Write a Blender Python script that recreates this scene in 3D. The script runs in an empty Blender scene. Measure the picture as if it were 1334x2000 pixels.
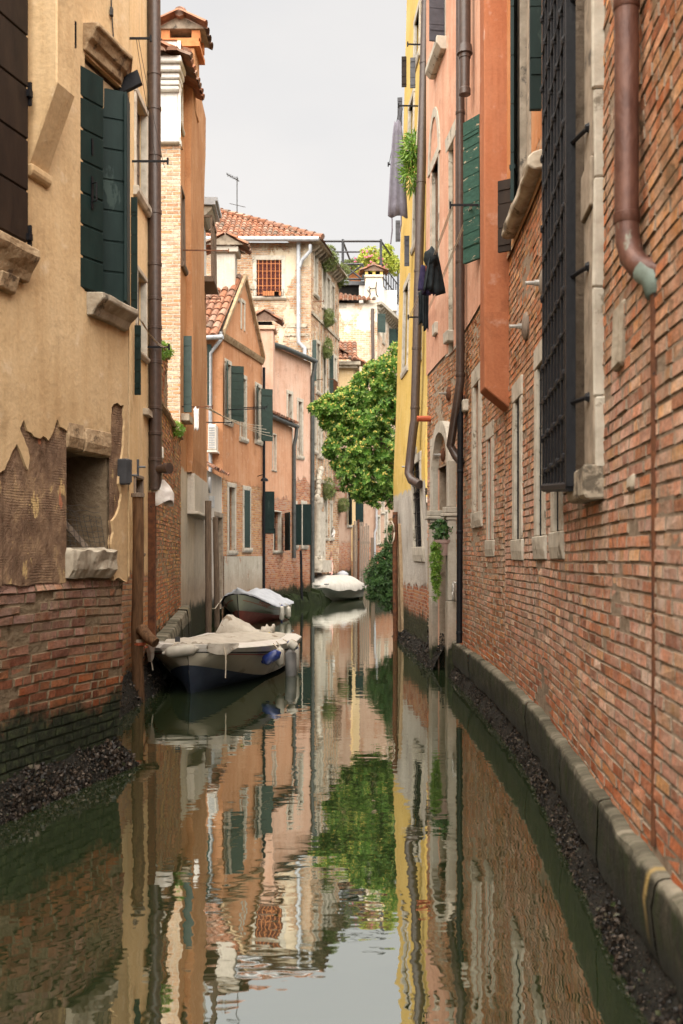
import bpy, bmesh, math, random
from mathutils import Vector, noise, geometry
R = math.radians
random.seed(7)
SC = bpy.context.scene
COL = SC.collection

# ---------------------------------------------------------------- camera
F, HX, HY, CZ = 1944.0, 667.0, 1085.0, 2.0      # focal length in photo pixels, principal column, horizon row, eye height
cam_d = bpy.data.cameras.new('camera'); cam = bpy.data.objects.new('camera', cam_d); COL.objects.link(cam)
cam_d.sensor_width = 36.0; cam_d.sensor_fit = 'AUTO'; cam_d.lens = 36.0*F/2000.0
cam_d.shift_y = (HY-1000.0)/2000.0
cam_d.clip_start = 0.1; cam_d.clip_end = 2000
cam_d.dof.use_dof = True; cam_d.dof.focus_distance = 15.0; cam_d.dof.aperture_fstop = 2.5
cam.location = (0, 0, CZ); cam.rotation_euler = (R(90), 0, 0)
SC.camera = cam

# ---------------------------------------------------------------- sky and sun (soft, overcast)
SUN_EL, SUN_AZ = 58.0, 188.0                       # the sun stands high behind the photographer
w = bpy.data.worlds.new('World'); SC.world = w; w.use_nodes = True
nt = w.node_tree; nt.nodes.clear()
wo = nt.nodes.new('ShaderNodeOutputWorld')
sky = nt.nodes.new('ShaderNodeTexSky'); sky.sky_type = 'NISHITA'; sky.sun_disc = False
sky.sun_elevation = R(SUN_EL); sky.sun_rotation = R(SUN_AZ); sky.dust_density = 3.0; sky.air_density = 1.0
tc = nt.nodes.new('ShaderNodeTexCoord')
mp = nt.nodes.new('ShaderNodeMapping'); mp.inputs['Scale'].default_value = (1.2, 1.2, 2.6)
nt.links.new(tc.outputs['Generated'], mp.inputs['Vector'])
nz = nt.nodes.new('ShaderNodeTexNoise'); nz.inputs['Scale'].default_value = 1.6; nz.inputs['Detail'].default_value = 5
nt.links.new(mp.outputs[0], nz.inputs['Vector'])
cr = nt.nodes.new('ShaderNodeValToRGB')
cr.color_ramp.elements[0].position = 0.30; cr.color_ramp.elements[0].color = (0.86, 0.85, 0.845, 1)
cr.color_ramp.elements[1].position = 0.62; cr.color_ramp.elements[1].color = (1.0, 0.962, 0.922, 1)
nt.links.new(nz.outputs['Fac'], cr.inputs['Fac'])
b1 = nt.nodes.new('ShaderNodeBackground'); b1.inputs['Strength'].default_value = 0.05
nt.links.new(sky.outputs[0], b1.inputs['Color'])
b2 = nt.nodes.new('ShaderNodeBackground'); b2.inputs['Strength'].default_value = 0.096
nt.links.new(cr.outputs[0], b2.inputs['Color'])
ms = nt.nodes.new('ShaderNodeMixShader'); ms.inputs[0].default_value = 0.97   # cloud cover
nt.links.new(b1.outputs[0], ms.inputs[1]); nt.links.new(b2.outputs[0], ms.inputs[2]); nt.links.new(ms.outputs[0], wo.inputs[0])

sd = bpy.data.lights.new('sun', 'SUN'); sd.energy = 1.5; sd.angle = R(100); sd.color = (1.0, 0.95, 0.86)
so = bpy.data.objects.new('sun', sd); COL.objects.link(so)
so.rotation_euler = (R(90-SUN_EL), 0, R(180-SUN_AZ)); so.location = (0, -10, 30)

SC.view_settings.view_transform = 'Standard'; SC.view_settings.look = 'None'
SC.view_settings.exposure = 3.25; SC.view_settings.gamma = 1.0
SC.render.engine = 'CYCLES'
SC.cycles.max_bounces = 6; SC.cycles.diffuse_bounces = 3; SC.cycles.glossy_bounces = 3; SC.cycles.transmission_bounces = 2
SC.cycles.use_denoising = True
SC.cycles.caustics_reflective = False; SC.cycles.caustics_refractive = False

# ---------------------------------------------------------------- materials
class NT:
    def __init__(s, name, rough=0.9, spec=0.25):
        s.m = bpy.data.materials.new(name); s.m.use_nodes = True
        s.t = s.m.node_tree; s.t.nodes.clear()
        s.out = s.t.nodes.new('ShaderNodeOutputMaterial')
        s.b = s.t.nodes.new('ShaderNodeBsdfPrincipled'); s.t.links.new(s.b.outputs[0], s.out.inputs[0])
        s.b.inputs['Roughness'].default_value = rough; s.b.inputs['Specular IOR Level'].default_value = spec
        s.uv = s.nd('ShaderNodeTexCoord').outputs['UV']
    def nd(s, ty, props=None, ins=None):
        n = s.t.nodes.new(ty)
        for k, v in (props or {}).items(): setattr(n, k, v)
        for k, v in (ins or {}).items(): s.set(n.inputs[k], v)
        return n
    def set(s, sock, v):
        if isinstance(v, bpy.types.NodeSocket): s.t.links.new(v, sock)
        elif isinstance(v, (tuple, list)) and len(v) == 3 and sock.type == 'RGBA': sock.default_value = (*v, 1)
        else: sock.default_value = v
    def map(s, vec, scale, loc=(0, 0, 0)):
        return s.nd('ShaderNodeMapping', None, {'Vector': vec, 'Scale': scale, 'Location': loc}).outputs[0]
    def noise(s, vec, scale, detail=4, rough=0.55, col=False):
        n = s.nd('ShaderNodeTexNoise', None, {'Vector': vec, 'Scale': scale, 'Detail': detail, 'Roughness': rough})
        return n.outputs['Color' if col else 'Fac']
    def ramp(s, fac, stops, interp='LINEAR'):
        n = s.nd('ShaderNodeValToRGB', None, {'Fac': fac}); r = n.color_ramp; r.interpolation = interp
        while len(r.elements) < len(stops): r.elements.new(0.5)
        for e, (p, c) in zip(r.elements, stops):
            e.position = p; e.color = (*c, 1) if not isinstance(c, (int, float)) else (c, c, c, 1)
        return n.outputs[0]
    def mix(s, fac, a, b, mode='MIX'):
        n = s.nd('ShaderNodeMix', {'data_type': 'RGBA', 'blend_type': mode})
        s.set(n.inputs[0], fac); s.set(n.inputs[6], a); s.set(n.inputs[7], b)
        return n.outputs[2]
    def ma(s, op, a, b=0.0, c=0.0, clamp=False):
        n = s.nd('ShaderNodeMath', {'operation': op, 'use_clamp': clamp})
        s.set(n.inputs[0], a); s.set(n.inputs[1], b); s.set(n.inputs[2], c)
        return n.outputs[0]
    def ss(s, x, lo, hi):
        n = s.nd('ShaderNodeMapRange', {'interpolation_type': 'SMOOTHSTEP'}, {'Value': x, 'From Min': lo, 'From Max': hi})
        return n.outputs[0]
    def v(s):
        return s.nd('ShaderNodeSeparateXYZ', None, {'Vector': s.uv}).outputs[1]
    def bump(s, h, dist=1.0, strength=1.0):
        n = s.nd('ShaderNodeBump', None, {'Height': h, 'Distance': dist, 'Strength': strength})
        s.t.links.new(n.outputs[0], s.b.inputs['Normal'])
    def base(s, c): s.set(s.b.inputs['Base Color'], c)

PAL_WARM = [(.30, .10, .05), (.42, .15, .075), (.34, .15, .10), (.46, .22, .13), (.50, .24, .11), (.40, .24, .18)]
PAL_MAUVE = [(.30, .125, .085), (.38, .19, .14), (.45, .24, .19), (.40, .17, .10), (.44, .20, .12), (.50, .29, .22)]
PAL_OCHRE = [(.42, .19, .08), (.52, .27, .12), (.36, .14, .07), (.50, .30, .16), (.56, .33, .17), (.44, .23, .15)]
PAL_PALE = [(.66, .50, .36), (.60, .40, .26), (.70, .56, .43), (.62, .33, .17), (.72, .60, .48), (.55, .36, .25)]

def brick(s, pal, mortar, bw=.25, bh=.074, ms=.011, bloom=None, eroded=.5, rough=1.0, seed=0.0, blotch=0):
    uv = s.map(s.uv, (1, 1, 1), (seed, seed*.013, 0))
    d1 = s.noise(uv, 7.0, 2, col=True); d2 = s.noise(uv, .9, 2, col=True)
    o = s.nd('ShaderNodeVectorMath', {'operation': 'MULTIPLY_ADD'}, {0: d1, 1: (.018, .014, 0), 2: uv}).outputs[0]
    o = s.nd('ShaderNodeVectorMath', {'operation': 'MULTIPLY_ADD'}, {0: d2, 1: (.05, .07, 0), 2: o}).outputs[0]
    n = s.nd('ShaderNodeTexBrick', {'offset': .5, 'squash': 1.0}, {'Vector': o, 'Color1': (0, 0, 0), 'Color2': (1, 1, 1), 'Mortar': (0.5, 0.5, 0.5),
             'Scale': 1.0, 'Mortar Size': ms, 'Mortar Smooth': .35, 'Bias': 0.0, 'Brick Width': bw, 'Row Height': bh})
    rnd, mort = n.outputs['Color'], n.outputs['Fac']
    fine = s.noise(uv, 34.0, 4, .65); mid = s.noise(uv, 3.2, 3)
    big = s.noise(uv, .55, 3)
    rr = s.ma('ADD', rnd, s.ma('MULTIPLY', s.ma('SUBTRACT', mid, .5), .55), clamp=True)
    rr = s.ma('ADD', rr, s.ma('MULTIPLY', s.ma('SUBTRACT', big, .5), .6), clamp=True)
    k = len(pal)
    c = s.ramp(rr, [((i+.3)/k, p) for i, p in enumerate(pal)])
    c = s.mix(.75, c, s.ramp(fine, [(.25, .55), (.75, 1.35)]), 'MULTIPLY')
    if blotch:                                           # broad soot-brown and lime-pale areas of old masonry
        c = s.mix(blotch, c, s.ramp(s.noise(uv, 1.5, 6, .72), [(.34, (.50, .36, .24)), (.46, (.86, .72, .58)), (.56, (1.0, .97, .93)), (.68, (1.25, 1.2, 1.15))]), 'MULTIPLY')
        c = s.mix(s.ma('MULTIPLY', s.ss(s.noise(uv, 2.6, 5, .7), .58, .68), blotch), c, (.46, .20, .09))
    # patches where the bricks have crumbled and mortar smears over them
    er = s.ss(s.noise(uv, 2.1, 5, .7), .70-.16*eroded, .80-.10*eroded)
    mm = s.ma('MAXIMUM', mort, s.ma('MULTIPLY', er, .85))
    mc = s.mix(1, mortar, s.ramp(s.noise(uv, 22, 4), [(.3, .65), (.7, 1.25)]), 'MULTIPLY')
    c = s.mix(mm, c, mc)
    if bloom:                                            # salt bloom, running down in streaks
        bl = s.ma('MULTIPLY', s.ss(s.noise(s.map(uv, (3.0, .8, 1)), 2.4, 4, .6), .46, .72), s.ss(big, .38, .62))
        bl = s.ma('MULTIPLY', bl, bloom[1])
        c = s.mix(bl, c, bloom[0])
    chips = s.ss(s.noise(uv, 13, 3, .6), .60, .72)
    h = s.ma('MULTIPLY', s.ma('SUBTRACT', 1.0, mm), .012*rough)
    h = s.ma('ADD', h, s.ma('MULTIPLY', rnd, .006*rough))
    h = s.ma('ADD', h, s.ma('MULTIPLY', fine, .007*rough))
    h = s.ma('SUBTRACT', h, s.ma('MULTIPLY', chips, .010*rough))
    h = s.ma('ADD', h, s.ma('MULTIPLY', mid, .016*rough))
    return c, h

def M_bricks(name, pal, bloom=None, wet=None, seed=0.0, smear=None, zone=None):
    """fired-clay skin for bricks laid one by one; every brick draws its own shade"""
    s = NT(name, .9, .15); v = s.v()
    cell = s.nd('ShaderNodeUVMap', {'uv_map': 'cell'}).outputs[0]
    rnd = s.nd('ShaderNodeTexWhiteNoise', {'noise_dimensions': '2D'}, {'Vector': cell}).outputs['Value']
    uv = s.map(s.uv, (1, 1, 1), (seed, seed*.3, 0))
    big = s.noise(uv, .7, 3); mid = s.noise(uv, 3.5, 3); fine = s.noise(uv, 30, 5, .7); pit = s.noise(uv, 75, 3, .6)
    rr = s.ma('ADD', s.ma('MULTIPLY', rnd, .85), s.ma('MULTIPLY', s.ma('SUBTRACT', big, .46), .9), clamp=True)
    rr = s.ma('ADD', rr, s.ma('MULTIPLY', s.ma('SUBTRACT', mid, .5), .35), clamp=True)
    k = len(pal); c = s.ramp(rr, [((i+.3)/k, p) for i, p in enumerate(pal)])
    c = s.mix(.9, c, s.ramp(fine, [(.28, .50), (.5, .98), (.75, 1.45)]), 'MULTIPLY')
    rnd2 = s.nd('ShaderNodeTexWhiteNoise', {'noise_dimensions': '3D'}, {'Vector': s.map(cell, (1, 1, 1), (3.3, 1.7, 5))}).outputs['Value']
    c = s.mix(1, c, s.ramp(rnd2, [(0, .55), (.25, .85), (.75, 1.05), (1, 1.4)]), 'MULTIPLY')
    if bloom:
        bl = s.ma('MULTIPLY', s.ss(s.noise(s.map(uv, (2.6, .7, 1)), 2.6, 5, .65), .42, .66), s.ss(s.noise(uv, .5, 3), .36, .58))
        bl = s.ma('MULTIPLY', bl, s.ss(s.ma('ADD', v, s.ma('MULTIPLY', s.ma('SUBTRACT', mid, .5), .6)), .75, 1.5)) if wet is not None else bl
        c = s.mix(s.ma('MULTIPLY', bl, bloom[1]), c, s.mix(1, bloom[0], s.ramp(fine, [(.3, .75), (.7, 1.2)]), 'MULTIPLY'))
    if zone:                                             # courses above 'zone' are older, browner and more worn, with shading painted in
        up = s.ss(s.ma('ADD', v, s.ma('MULTIPLY', s.ma('SUBTRACT', big, .5), 2.0)), zone, zone+1.3)
        c = s.mix(s.ma('MULTIPLY', up, .75), c, s.mix(1, c, (.86, .66, .43), 'MULTIPLY'))
        c = s.mix(s.ma('MULTIPLY', up, s.ss(s.noise(uv, 4.2, 6, .75), .50, .62)), c, (.20, .125, .07))
    if smear:                                            # thin mortar wash, rain-streaked and flaking
        sm = s.ma('MULTIPLY', s.ss(s.noise(s.map(uv, (1.5, .55, 1), (7, 3, 0)), 1.9, 6, .72), .50, .62), s.ss(s.noise(uv, .42, 2), .40, .60))
        c = s.mix(s.ma('MULTIPLY', sm, .8), c, s.mix(1, smear, s.ramp(fine, [(.3, .7), (.7, 1.2)]), 'MULTIPLY'))
        ds = s.ma('MULTIPLY', s.ss(s.noise(s.map(uv, (4.5, .35, 1), (2, 8, 0)), 2.2, 5, .65), .54, .70), .55)
        c = s.mix(ds, c, s.mix(1, c, (.55, .45, .38), 'MULTIPLY'))
    c = s.mix(s.ss(s.noise(uv, 5.0, 6, .75), .60, .68), c, (.12, .075, .05))
    h = s.ma('ADD', s.ma('MULTIPLY', fine, .010), s.ma('MULTIPLY', pit, .004))
    if wet is not None:
        n = s.noise(s.map(s.uv, (1.3, .8, 1)), 2.0, 6, .7); x = s.ma('ADD', v, s.ma('MULTIPLY', s.ma('SUBTRACT', n, .5), -.9))
        alg = s.ramp(s.noise(s.uv, 9, 5, .7), [(.35, (.012, .014, .010)), (.5, (.028, .032, .02)), (.62, (.05, .06, .028)), (.72, (.085, .085, .07))])
        damp = s.ma('SUBTRACT', 1, s.ss(x, wet+.05, wet+.9)); c = s.mix(s.ma('MULTIPLY', damp, .7), c, s.mix(1, c, (.95, .55, .30), 'MULTIPLY'))
        c = s.mix(s.ma('SUBTRACT', 1, s.ss(x, wet-.12, wet+.10)), c, alg)
    s.base(c); s.bump(h); return s.m

def M_mortar(name, a, b, wet=None, dist=.02):
    s = NT(name, .95, .1); v = s.v(); n = s.noise(s.uv, 12, 6, .7)
    c = s.ramp(n, [(.3, a), (.7, b)]); c = s.mix(s.ss(s.noise(s.uv, 1.6, 5, .7), .55, .68), c, tuple(x*.45 for x in a))
    if wet is not None:
        x = s.ma('ADD', v, s.ma('MULTIPLY', s.ma('SUBTRACT', s.noise(s.map(s.uv, (1.3, .8, 1)), 2.0, 6, .7), .5), -.9))
        c = s.mix(s.ma('SUBTRACT', 1, s.ss(x, wet-.12, wet+.10)), c, (.02, .024, .014))
    s.base(c); s.bump(s.ma('MULTIPLY', n, dist)); return s.m

def plaster(s, a, b, c3, rough=1.0, seed=0.0, streak=.6, stain=(.20, .13, .08)):
    uv = s.map(s.uv, (1, 1, 1), (seed, seed*.37, 0))
    n1 = s.noise(uv, .8, 4, .6); n2 = s.noise(s.map(uv, (2.6, .22, 1)), 2.2, 4, .6); n3 = s.noise(uv, 26, 4, .6)
    n4 = s.noise(uv, 4.0, 4, .6)
    f = s.ma('ADD', s.ma('MULTIPLY', n1, .55), s.ma('MULTIPLY', n2, .45))
    c = s.ramp(f, [(.36, a), (.5, b), (.64, c3)])
    drip = s.noise(s.map(uv, (6.0, .16, 1), (1, 4, 0)), 3.0, 5, .65); pat = s.noise(uv, 1.7, 6, .7)
    c = s.mix(s.ma('MULTIPLY', s.ma('MULTIPLY', s.ss(drip, .50, .72), s.ss(pat, .42, .62)), .55*streak+.12), c, stain)
    c = s.mix(s.ma('MULTIPLY', s.ss(pat, .60, .74), .30), c, tuple(min(1, x*1.25+.03) for x in c3))
    c = s.mix(s.ma('MULTIPLY', s.ma('SUBTRACT', 1.0, s.ss(pat, .32, .46)), .45), c, tuple(x*.62 for x in a))
    c = s.mix(s.ma('MULTIPLY', s.ss(n2, .56, .76), streak*.55), c, stain)
    c = s.mix(s.ma('MULTIPLY', s.ss(n4, .58, .74), .25), c, s.mix(.5, c3, (1, .95, .85)))
    c = s.mix(.5, c, s.ramp(n3, [(.3, .8), (.7, 1.18)]), 'MULTIPLY')
    h = s.ma('ADD', s.ma('MULTIPLY', n3, .0035*rough), s.ma('MULTIPLY', n4, .010*rough))
    return c, h

def M_wall(name, pl=None, br=None, peel=None, patch=None, pl2=None, z2=None, wet=None, seed=0.0, plkw=None, brkw=None, sm=.03):
    """A weathered wall: plaster above height 'peel' (with a ragged edge), brick below, green-black tide line under 'wet'."""
    s = NT(name, .92, .15); v = s.v()
    rag = s.noise(s.map(s.uv, (1.6, .7, 1), (seed+3, 0, 0)), 1.5, 6, .65)
    if br:
        cb, hb = brick(s, br[0], br[1], seed=seed, **(brkw or {}))
    if pl:
        cp, hp = plaster(s, *pl, seed=seed, **(plkw or {}))
        if pl2:
            c2, h2 = plaster(s, *pl2, seed=seed+9, **(plkw or {}))
            f2 = s.ss(s.ma('ADD', v, s.ma('MULTIPLY', s.ma('SUBTRACT', rag, .5), .5)), z2-.03, z2+.03)
            cp = s.mix(f2, c2, cp)
    if pl and br:
        vv = s.ma('ADD', v, s.ma('MULTIPLY', s.ma('SUBTRACT', rag, .5), 2.2 if peel is None else peel[1]*2.4))
        m = s.ss(vv, (peel[0] if peel else -50)-sm, (peel[0] if peel else -50)+sm)
        if patch:                                        # loose flakes fallen off higher up
            pm = s.ss(s.noise(s.map(s.uv, (1.0, .55, 1), (seed+11, 2, 0)), patch[1], 6, .62), patch[0], patch[0]+.025)
            m = s.ma('MULTIPLY', m, s.ma('SUBTRACT', 1.0, pm))
        c = s.mix(m, cb, cp)
        h = s.ma('ADD', s.ma('MULTIPLY', hb, s.ma('SUBTRACT', 1, m)), s.ma('MULTIPLY', s.ma('ADD', hp, .028), m))
    elif br: c, h = cb, hb
    else: c, h = cp, hp
    if wet is not None:
        n = s.noise(s.map(s.uv, (1.3, .8, 1)), 2.0, 6, .7)
        x = s.ma('ADD', v, s.ma('MULTIPLY', s.ma('SUBTRACT', n, .5), -.9))
        alg = s.ramp(s.noise(s.uv, 9, 5, .7), [(.35, (.012, .014, .010)), (.5, (.03, .036, .02)), (.62, (.055, .065, .028)), (.72, (.09, .09, .07))])
        c = s.mix(s.ma('SUBTRACT', 1, s.ss(x, wet-.12, wet+.10)), c, alg)
        damp = s.ma('SUBTRACT', 1, s.ss(x, wet+.1, wet+1.0))
        c = s.mix(s.ma('MULTIPLY', damp, .45), c, s.mix(1, c, (.62, .42, .30), 'MULTIPLY'))
        rg = s.ma('ADD', .5, s.ma('MULTIPLY', s.ss(x, wet-.2, wet+.5), .42))
        s.set(s.b.inputs['Roughness'], rg)
    s.base(c); s.bump(h)
    return s.m

def M_simple(name, c1, c2, scale=8.0, rough=.8, spec=.3, bumpd=.003, metal=0.0, stretch=(1, 1, 1), c3=None, thr=.62):
    s = NT(name, rough, spec); tcn = s.nd('ShaderNodeTexCoord').outputs['Object']
    vec = s.map(tcn, stretch)
    n = s.noise(vec, scale, 5, .62)
    c = s.ramp(n, [(.32, c1), (.68, c2)])
    if c3: c = s.mix(s.ss(s.noise(vec, scale*.45, 6, .7), thr, thr+.06), c, c3)
    s.base(c); s.b.inputs['Metallic'].default_value = metal
    s.bump(s.ma('MULTIPLY', s.noise(vec, scale*3, 4), bumpd))
    return s.m

MT = {}
MT['stone'] = M_simple('weathered_stone', (.26, .21, .155), (.50, .44, .35), 5, .9, .2, .012, c3=(.12, .10, .075), thr=.56)
MT['stone_white'] = M_simple('istrian_stone', (.36, .32, .26), (.55, .50, .42), 6, .85, .25, .006, c3=(.20, .17, .13), thr=.58)
MT['stone_tan'] = M_simple('tan_stone', (.24, .155, .085), (.44, .32, .20), 7, .9, .2, .014, c3=(.12, .08, .05), thr=.60)
MT['stone_grey'] = M_simple('grey_jamb_stone', (.20, .16, .12), (.38, .31, .24), 6, .9, .2, .008, c3=(.10, .085, .07), thr=.58)
MT['green'] = M_simple('dark_green_paint', (.005, .014, .013), (.010, .023, .021), 9, .55, .15, .001, stretch=(1, 1, .3), c3=(.03, .048, .043), thr=.60)
MT['green_far'] = M_simple('bottle_green_paint', (.006, .020, .015), (.013, .036, .027), 9, .5, .4, .001)
MT['green_old'] = M_simple('flaking_green_paint', (.014, .050, .036), (.03, .085, .062), 10, .75, .3, .004, stretch=(1, 1, 3), c3=(.38, .30, .21), thr=.60)
MT['brown_paint'] = M_simple('brown_shutter_paint', (.014, .009, .007), (.03, .019, .013), 8, .6, .15, .001, stretch=(1, 1, .3))
MT['grey_paint'] = M_simple('slate_shutter_paint', (.035, .035, .045), (.06, .06, .075), 8, .5, .4, .001)
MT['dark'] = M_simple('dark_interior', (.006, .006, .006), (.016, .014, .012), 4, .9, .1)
MT['pipe_brown'] = M_simple('brown_pipe_enamel', (.045, .028, .022), (.075, .048, .038), 14, .42, .5, .001, c3=(.11, .08, .065), thr=.66)
MT['pipe_copper'] = M_simple('aged_copper', (.06, .022, .015), (.14, .062, .042), 13, .5, .4, .004, metal=.2, stretch=(1, 1, .45), c3=(.15, .15, .115), thr=.60)
MT['pipe_grey'] = M_simple('grey_zinc', (.28, .29, .31), (.42, .43, .45), 6, .5, .5, .001)
MT['pipe_dark'] = M_simple('dark_green_zinc', (.03, .035, .035), (.07, .075, .07), 6, .5, .5, .001)
MT['iron'] = M_simple('black_iron', (.004, .004, .006), (.011, .011, .013), 14, .55, .18, .003, metal=0, c3=(.03, .016, .009), thr=.66)
MT['rust'] = M_simple('rusted_iron', (.055, .022, .012), (.15, .055, .022), 12, .85, .3, .004, c3=(.03, .018, .014), thr=.58)
MT['steel'] = M_simple('galvanised_steel', (.30, .29, .27), (.46, .44, .40), 12, .4, .5, .001, metal=.6)
MT['wood'] = M_simple('wet_timber', (.07, .035, .018), (.20, .11, .055), 6, .85, .25, .010, stretch=(5, 5, .6), c3=(.30, .19, .10), thr=.64)
MT['wood_grey'] = M_simple('grey_timber', (.16, .12, .095), (.29, .23, .18), 6, .85, .25, .008, stretch=(5, 5, .5))
MT['wood_brown'] = M_simple('brown_timber', (.10, .07, .05), (.20, .14, .10), 6, .8, .25, .004, stretch=(5, 5, .5))
MT['rope'] = M_simple('pale_rope', (.40, .34, .26), (.58, .50, .40), 40, .9, .1, .002)
MT['wire'] = M_simple('dark_wire', (.02, .02, .02), (.05, .045, .04), 20, .6, .4)
MT['ac_white'] = M_simple('cream_plastic', (.62, .58, .52), (.72, .68, .62), 5, .5, .4)
MT['white_bag'] = M_simple('translucent_plastic', (.62, .58, .55), (.80, .77, .74), 10, .35, .5, .006)
MT['grey_box'] = M_simple('grey_floodlight_metal', (.03, .031, .034), (.06, .06, .066), 8, .5, .5)
MT['glass'] = M_simple('window_glass', (.03, .035, .04), (.06, .065, .07), 1.5, .12, .5)
MT['orange_pipe'] = M_simple('orange_plastic', (.34, .06, .022), (.42, .09, .03), 6, .5, .4)

def M_tile():
    s = NT('terracotta_tile', .9, .15)
    cell = s.nd('ShaderNodeVectorMath', {'operation': 'FLOOR'}, {0: s.uv}).outputs[0]
    wn = s.nd('ShaderNodeTexWhiteNoise', {'noise_dimensions': '2D'}, {'Vector': cell}).outputs['Value']
    tcn = s.nd('ShaderNodeTexCoord').outputs['Object']
    c = s.ramp(wn, [(.0, (.19, .085, .05)), (.25, (.30, .125, .07)), (.5, (.34, .165, .105)), (.7, (.25, .135, .095)), (.85, (.16, .105, .08)), (1, (.40, .25, .18))])
    c = s.mix(.8, c, s.ramp(s.noise(tcn, 9, 4), [(.3, .6), (.7, 1.2)]), 'MULTIPLY')
    c = s.mix(s.ma('MULTIPLY', s.ss(s.noise(tcn, 2.2, 5, .7), .50, .66), .85), c, (.13, .105, .08))
    s.base(c); s.bump(s.ma('MULTIPLY', s.noise(tcn, 30, 3), .006))
    return s.m
MT['tile'] = M_tile()

def M_leaf(name, stops, rough=.45):
    s = NT(name, rough, .4)
    cell = s.nd('ShaderNodeVectorMath', {'operation': 'FLOOR'}, {0: s.uv}).outputs[0]
    wn = s.nd('ShaderNodeTexWhiteNoise', {'noise_dimensions': '2D'}, {'Vector': cell}).outputs['Value']
    s.base(s.ramp(wn, stops))
    tr = s.nd('ShaderNodeBsdfTranslucent', None, {'Color': s.ramp(wn, [(p, tuple(min(1, x*1.6) for x in c)) for p, c in stops])})
    mx = s.nd('ShaderNodeMixShader', None, {0: .22}); s.t.links.new(s.b.outputs[0], mx.inputs[1]); s.t.links.new(tr.outputs[0], mx.inputs[2])
    s.t.links.new(mx.outputs[0], s.out.inputs[0])
    return s.m
MT['leaf'] = M_leaf('pittosporum_leaf', [(0, (.05, .13, .022)), (.4, (.10, .23, .035)), (.75, (.19, .34, .055)), (1, (.40, .52, .15))])
MT['leaf_bush'] = M_leaf('bush_leaf', [(0, (.03, .075, .022)), (.5, (.05, .11, .03)), (1, (.09, .17, .05))])
MT['leaf_yellow'] = M_leaf('yellow_green_leaf', [(0, (.18, .24, .03)), (.5, (.36, .40, .05)), (1, (.55, .55, .12))])
MT['leaf_fern'] = M_leaf('fern_leaf', [(0, (.07, .16, .02)), (.5, (.14, .26, .03)), (1, (.24, .36, .06))])
MT['leaf_dull'] = M_leaf('dull_herb_leaf', [(0, (.08, .11, .03)), (.5, (.14, .18, .05)), (1, (.22, .24, .09))])
MT['flower_yellow'] = M_simple('yellow_blossom', (.62, .48, .08), (.75, .64, .22), 30, .7, .2)
MT['flower_pink'] = M_simple('pink_blossom', (.75, .10, .25), (.80, .25, .38), 30, .7, .2)
MT['lavender'] = M_simple('lavender_blossom', (.22, .15, .42), (.30, .22, .5), 30, .7, .2)

# ---------------------------------------------------------------- mesh helpers
def jit(p, amp, k=7.0):
    n = noise.noise_vector(Vector(p)*k); return Vector(p)+n*amp

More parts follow.
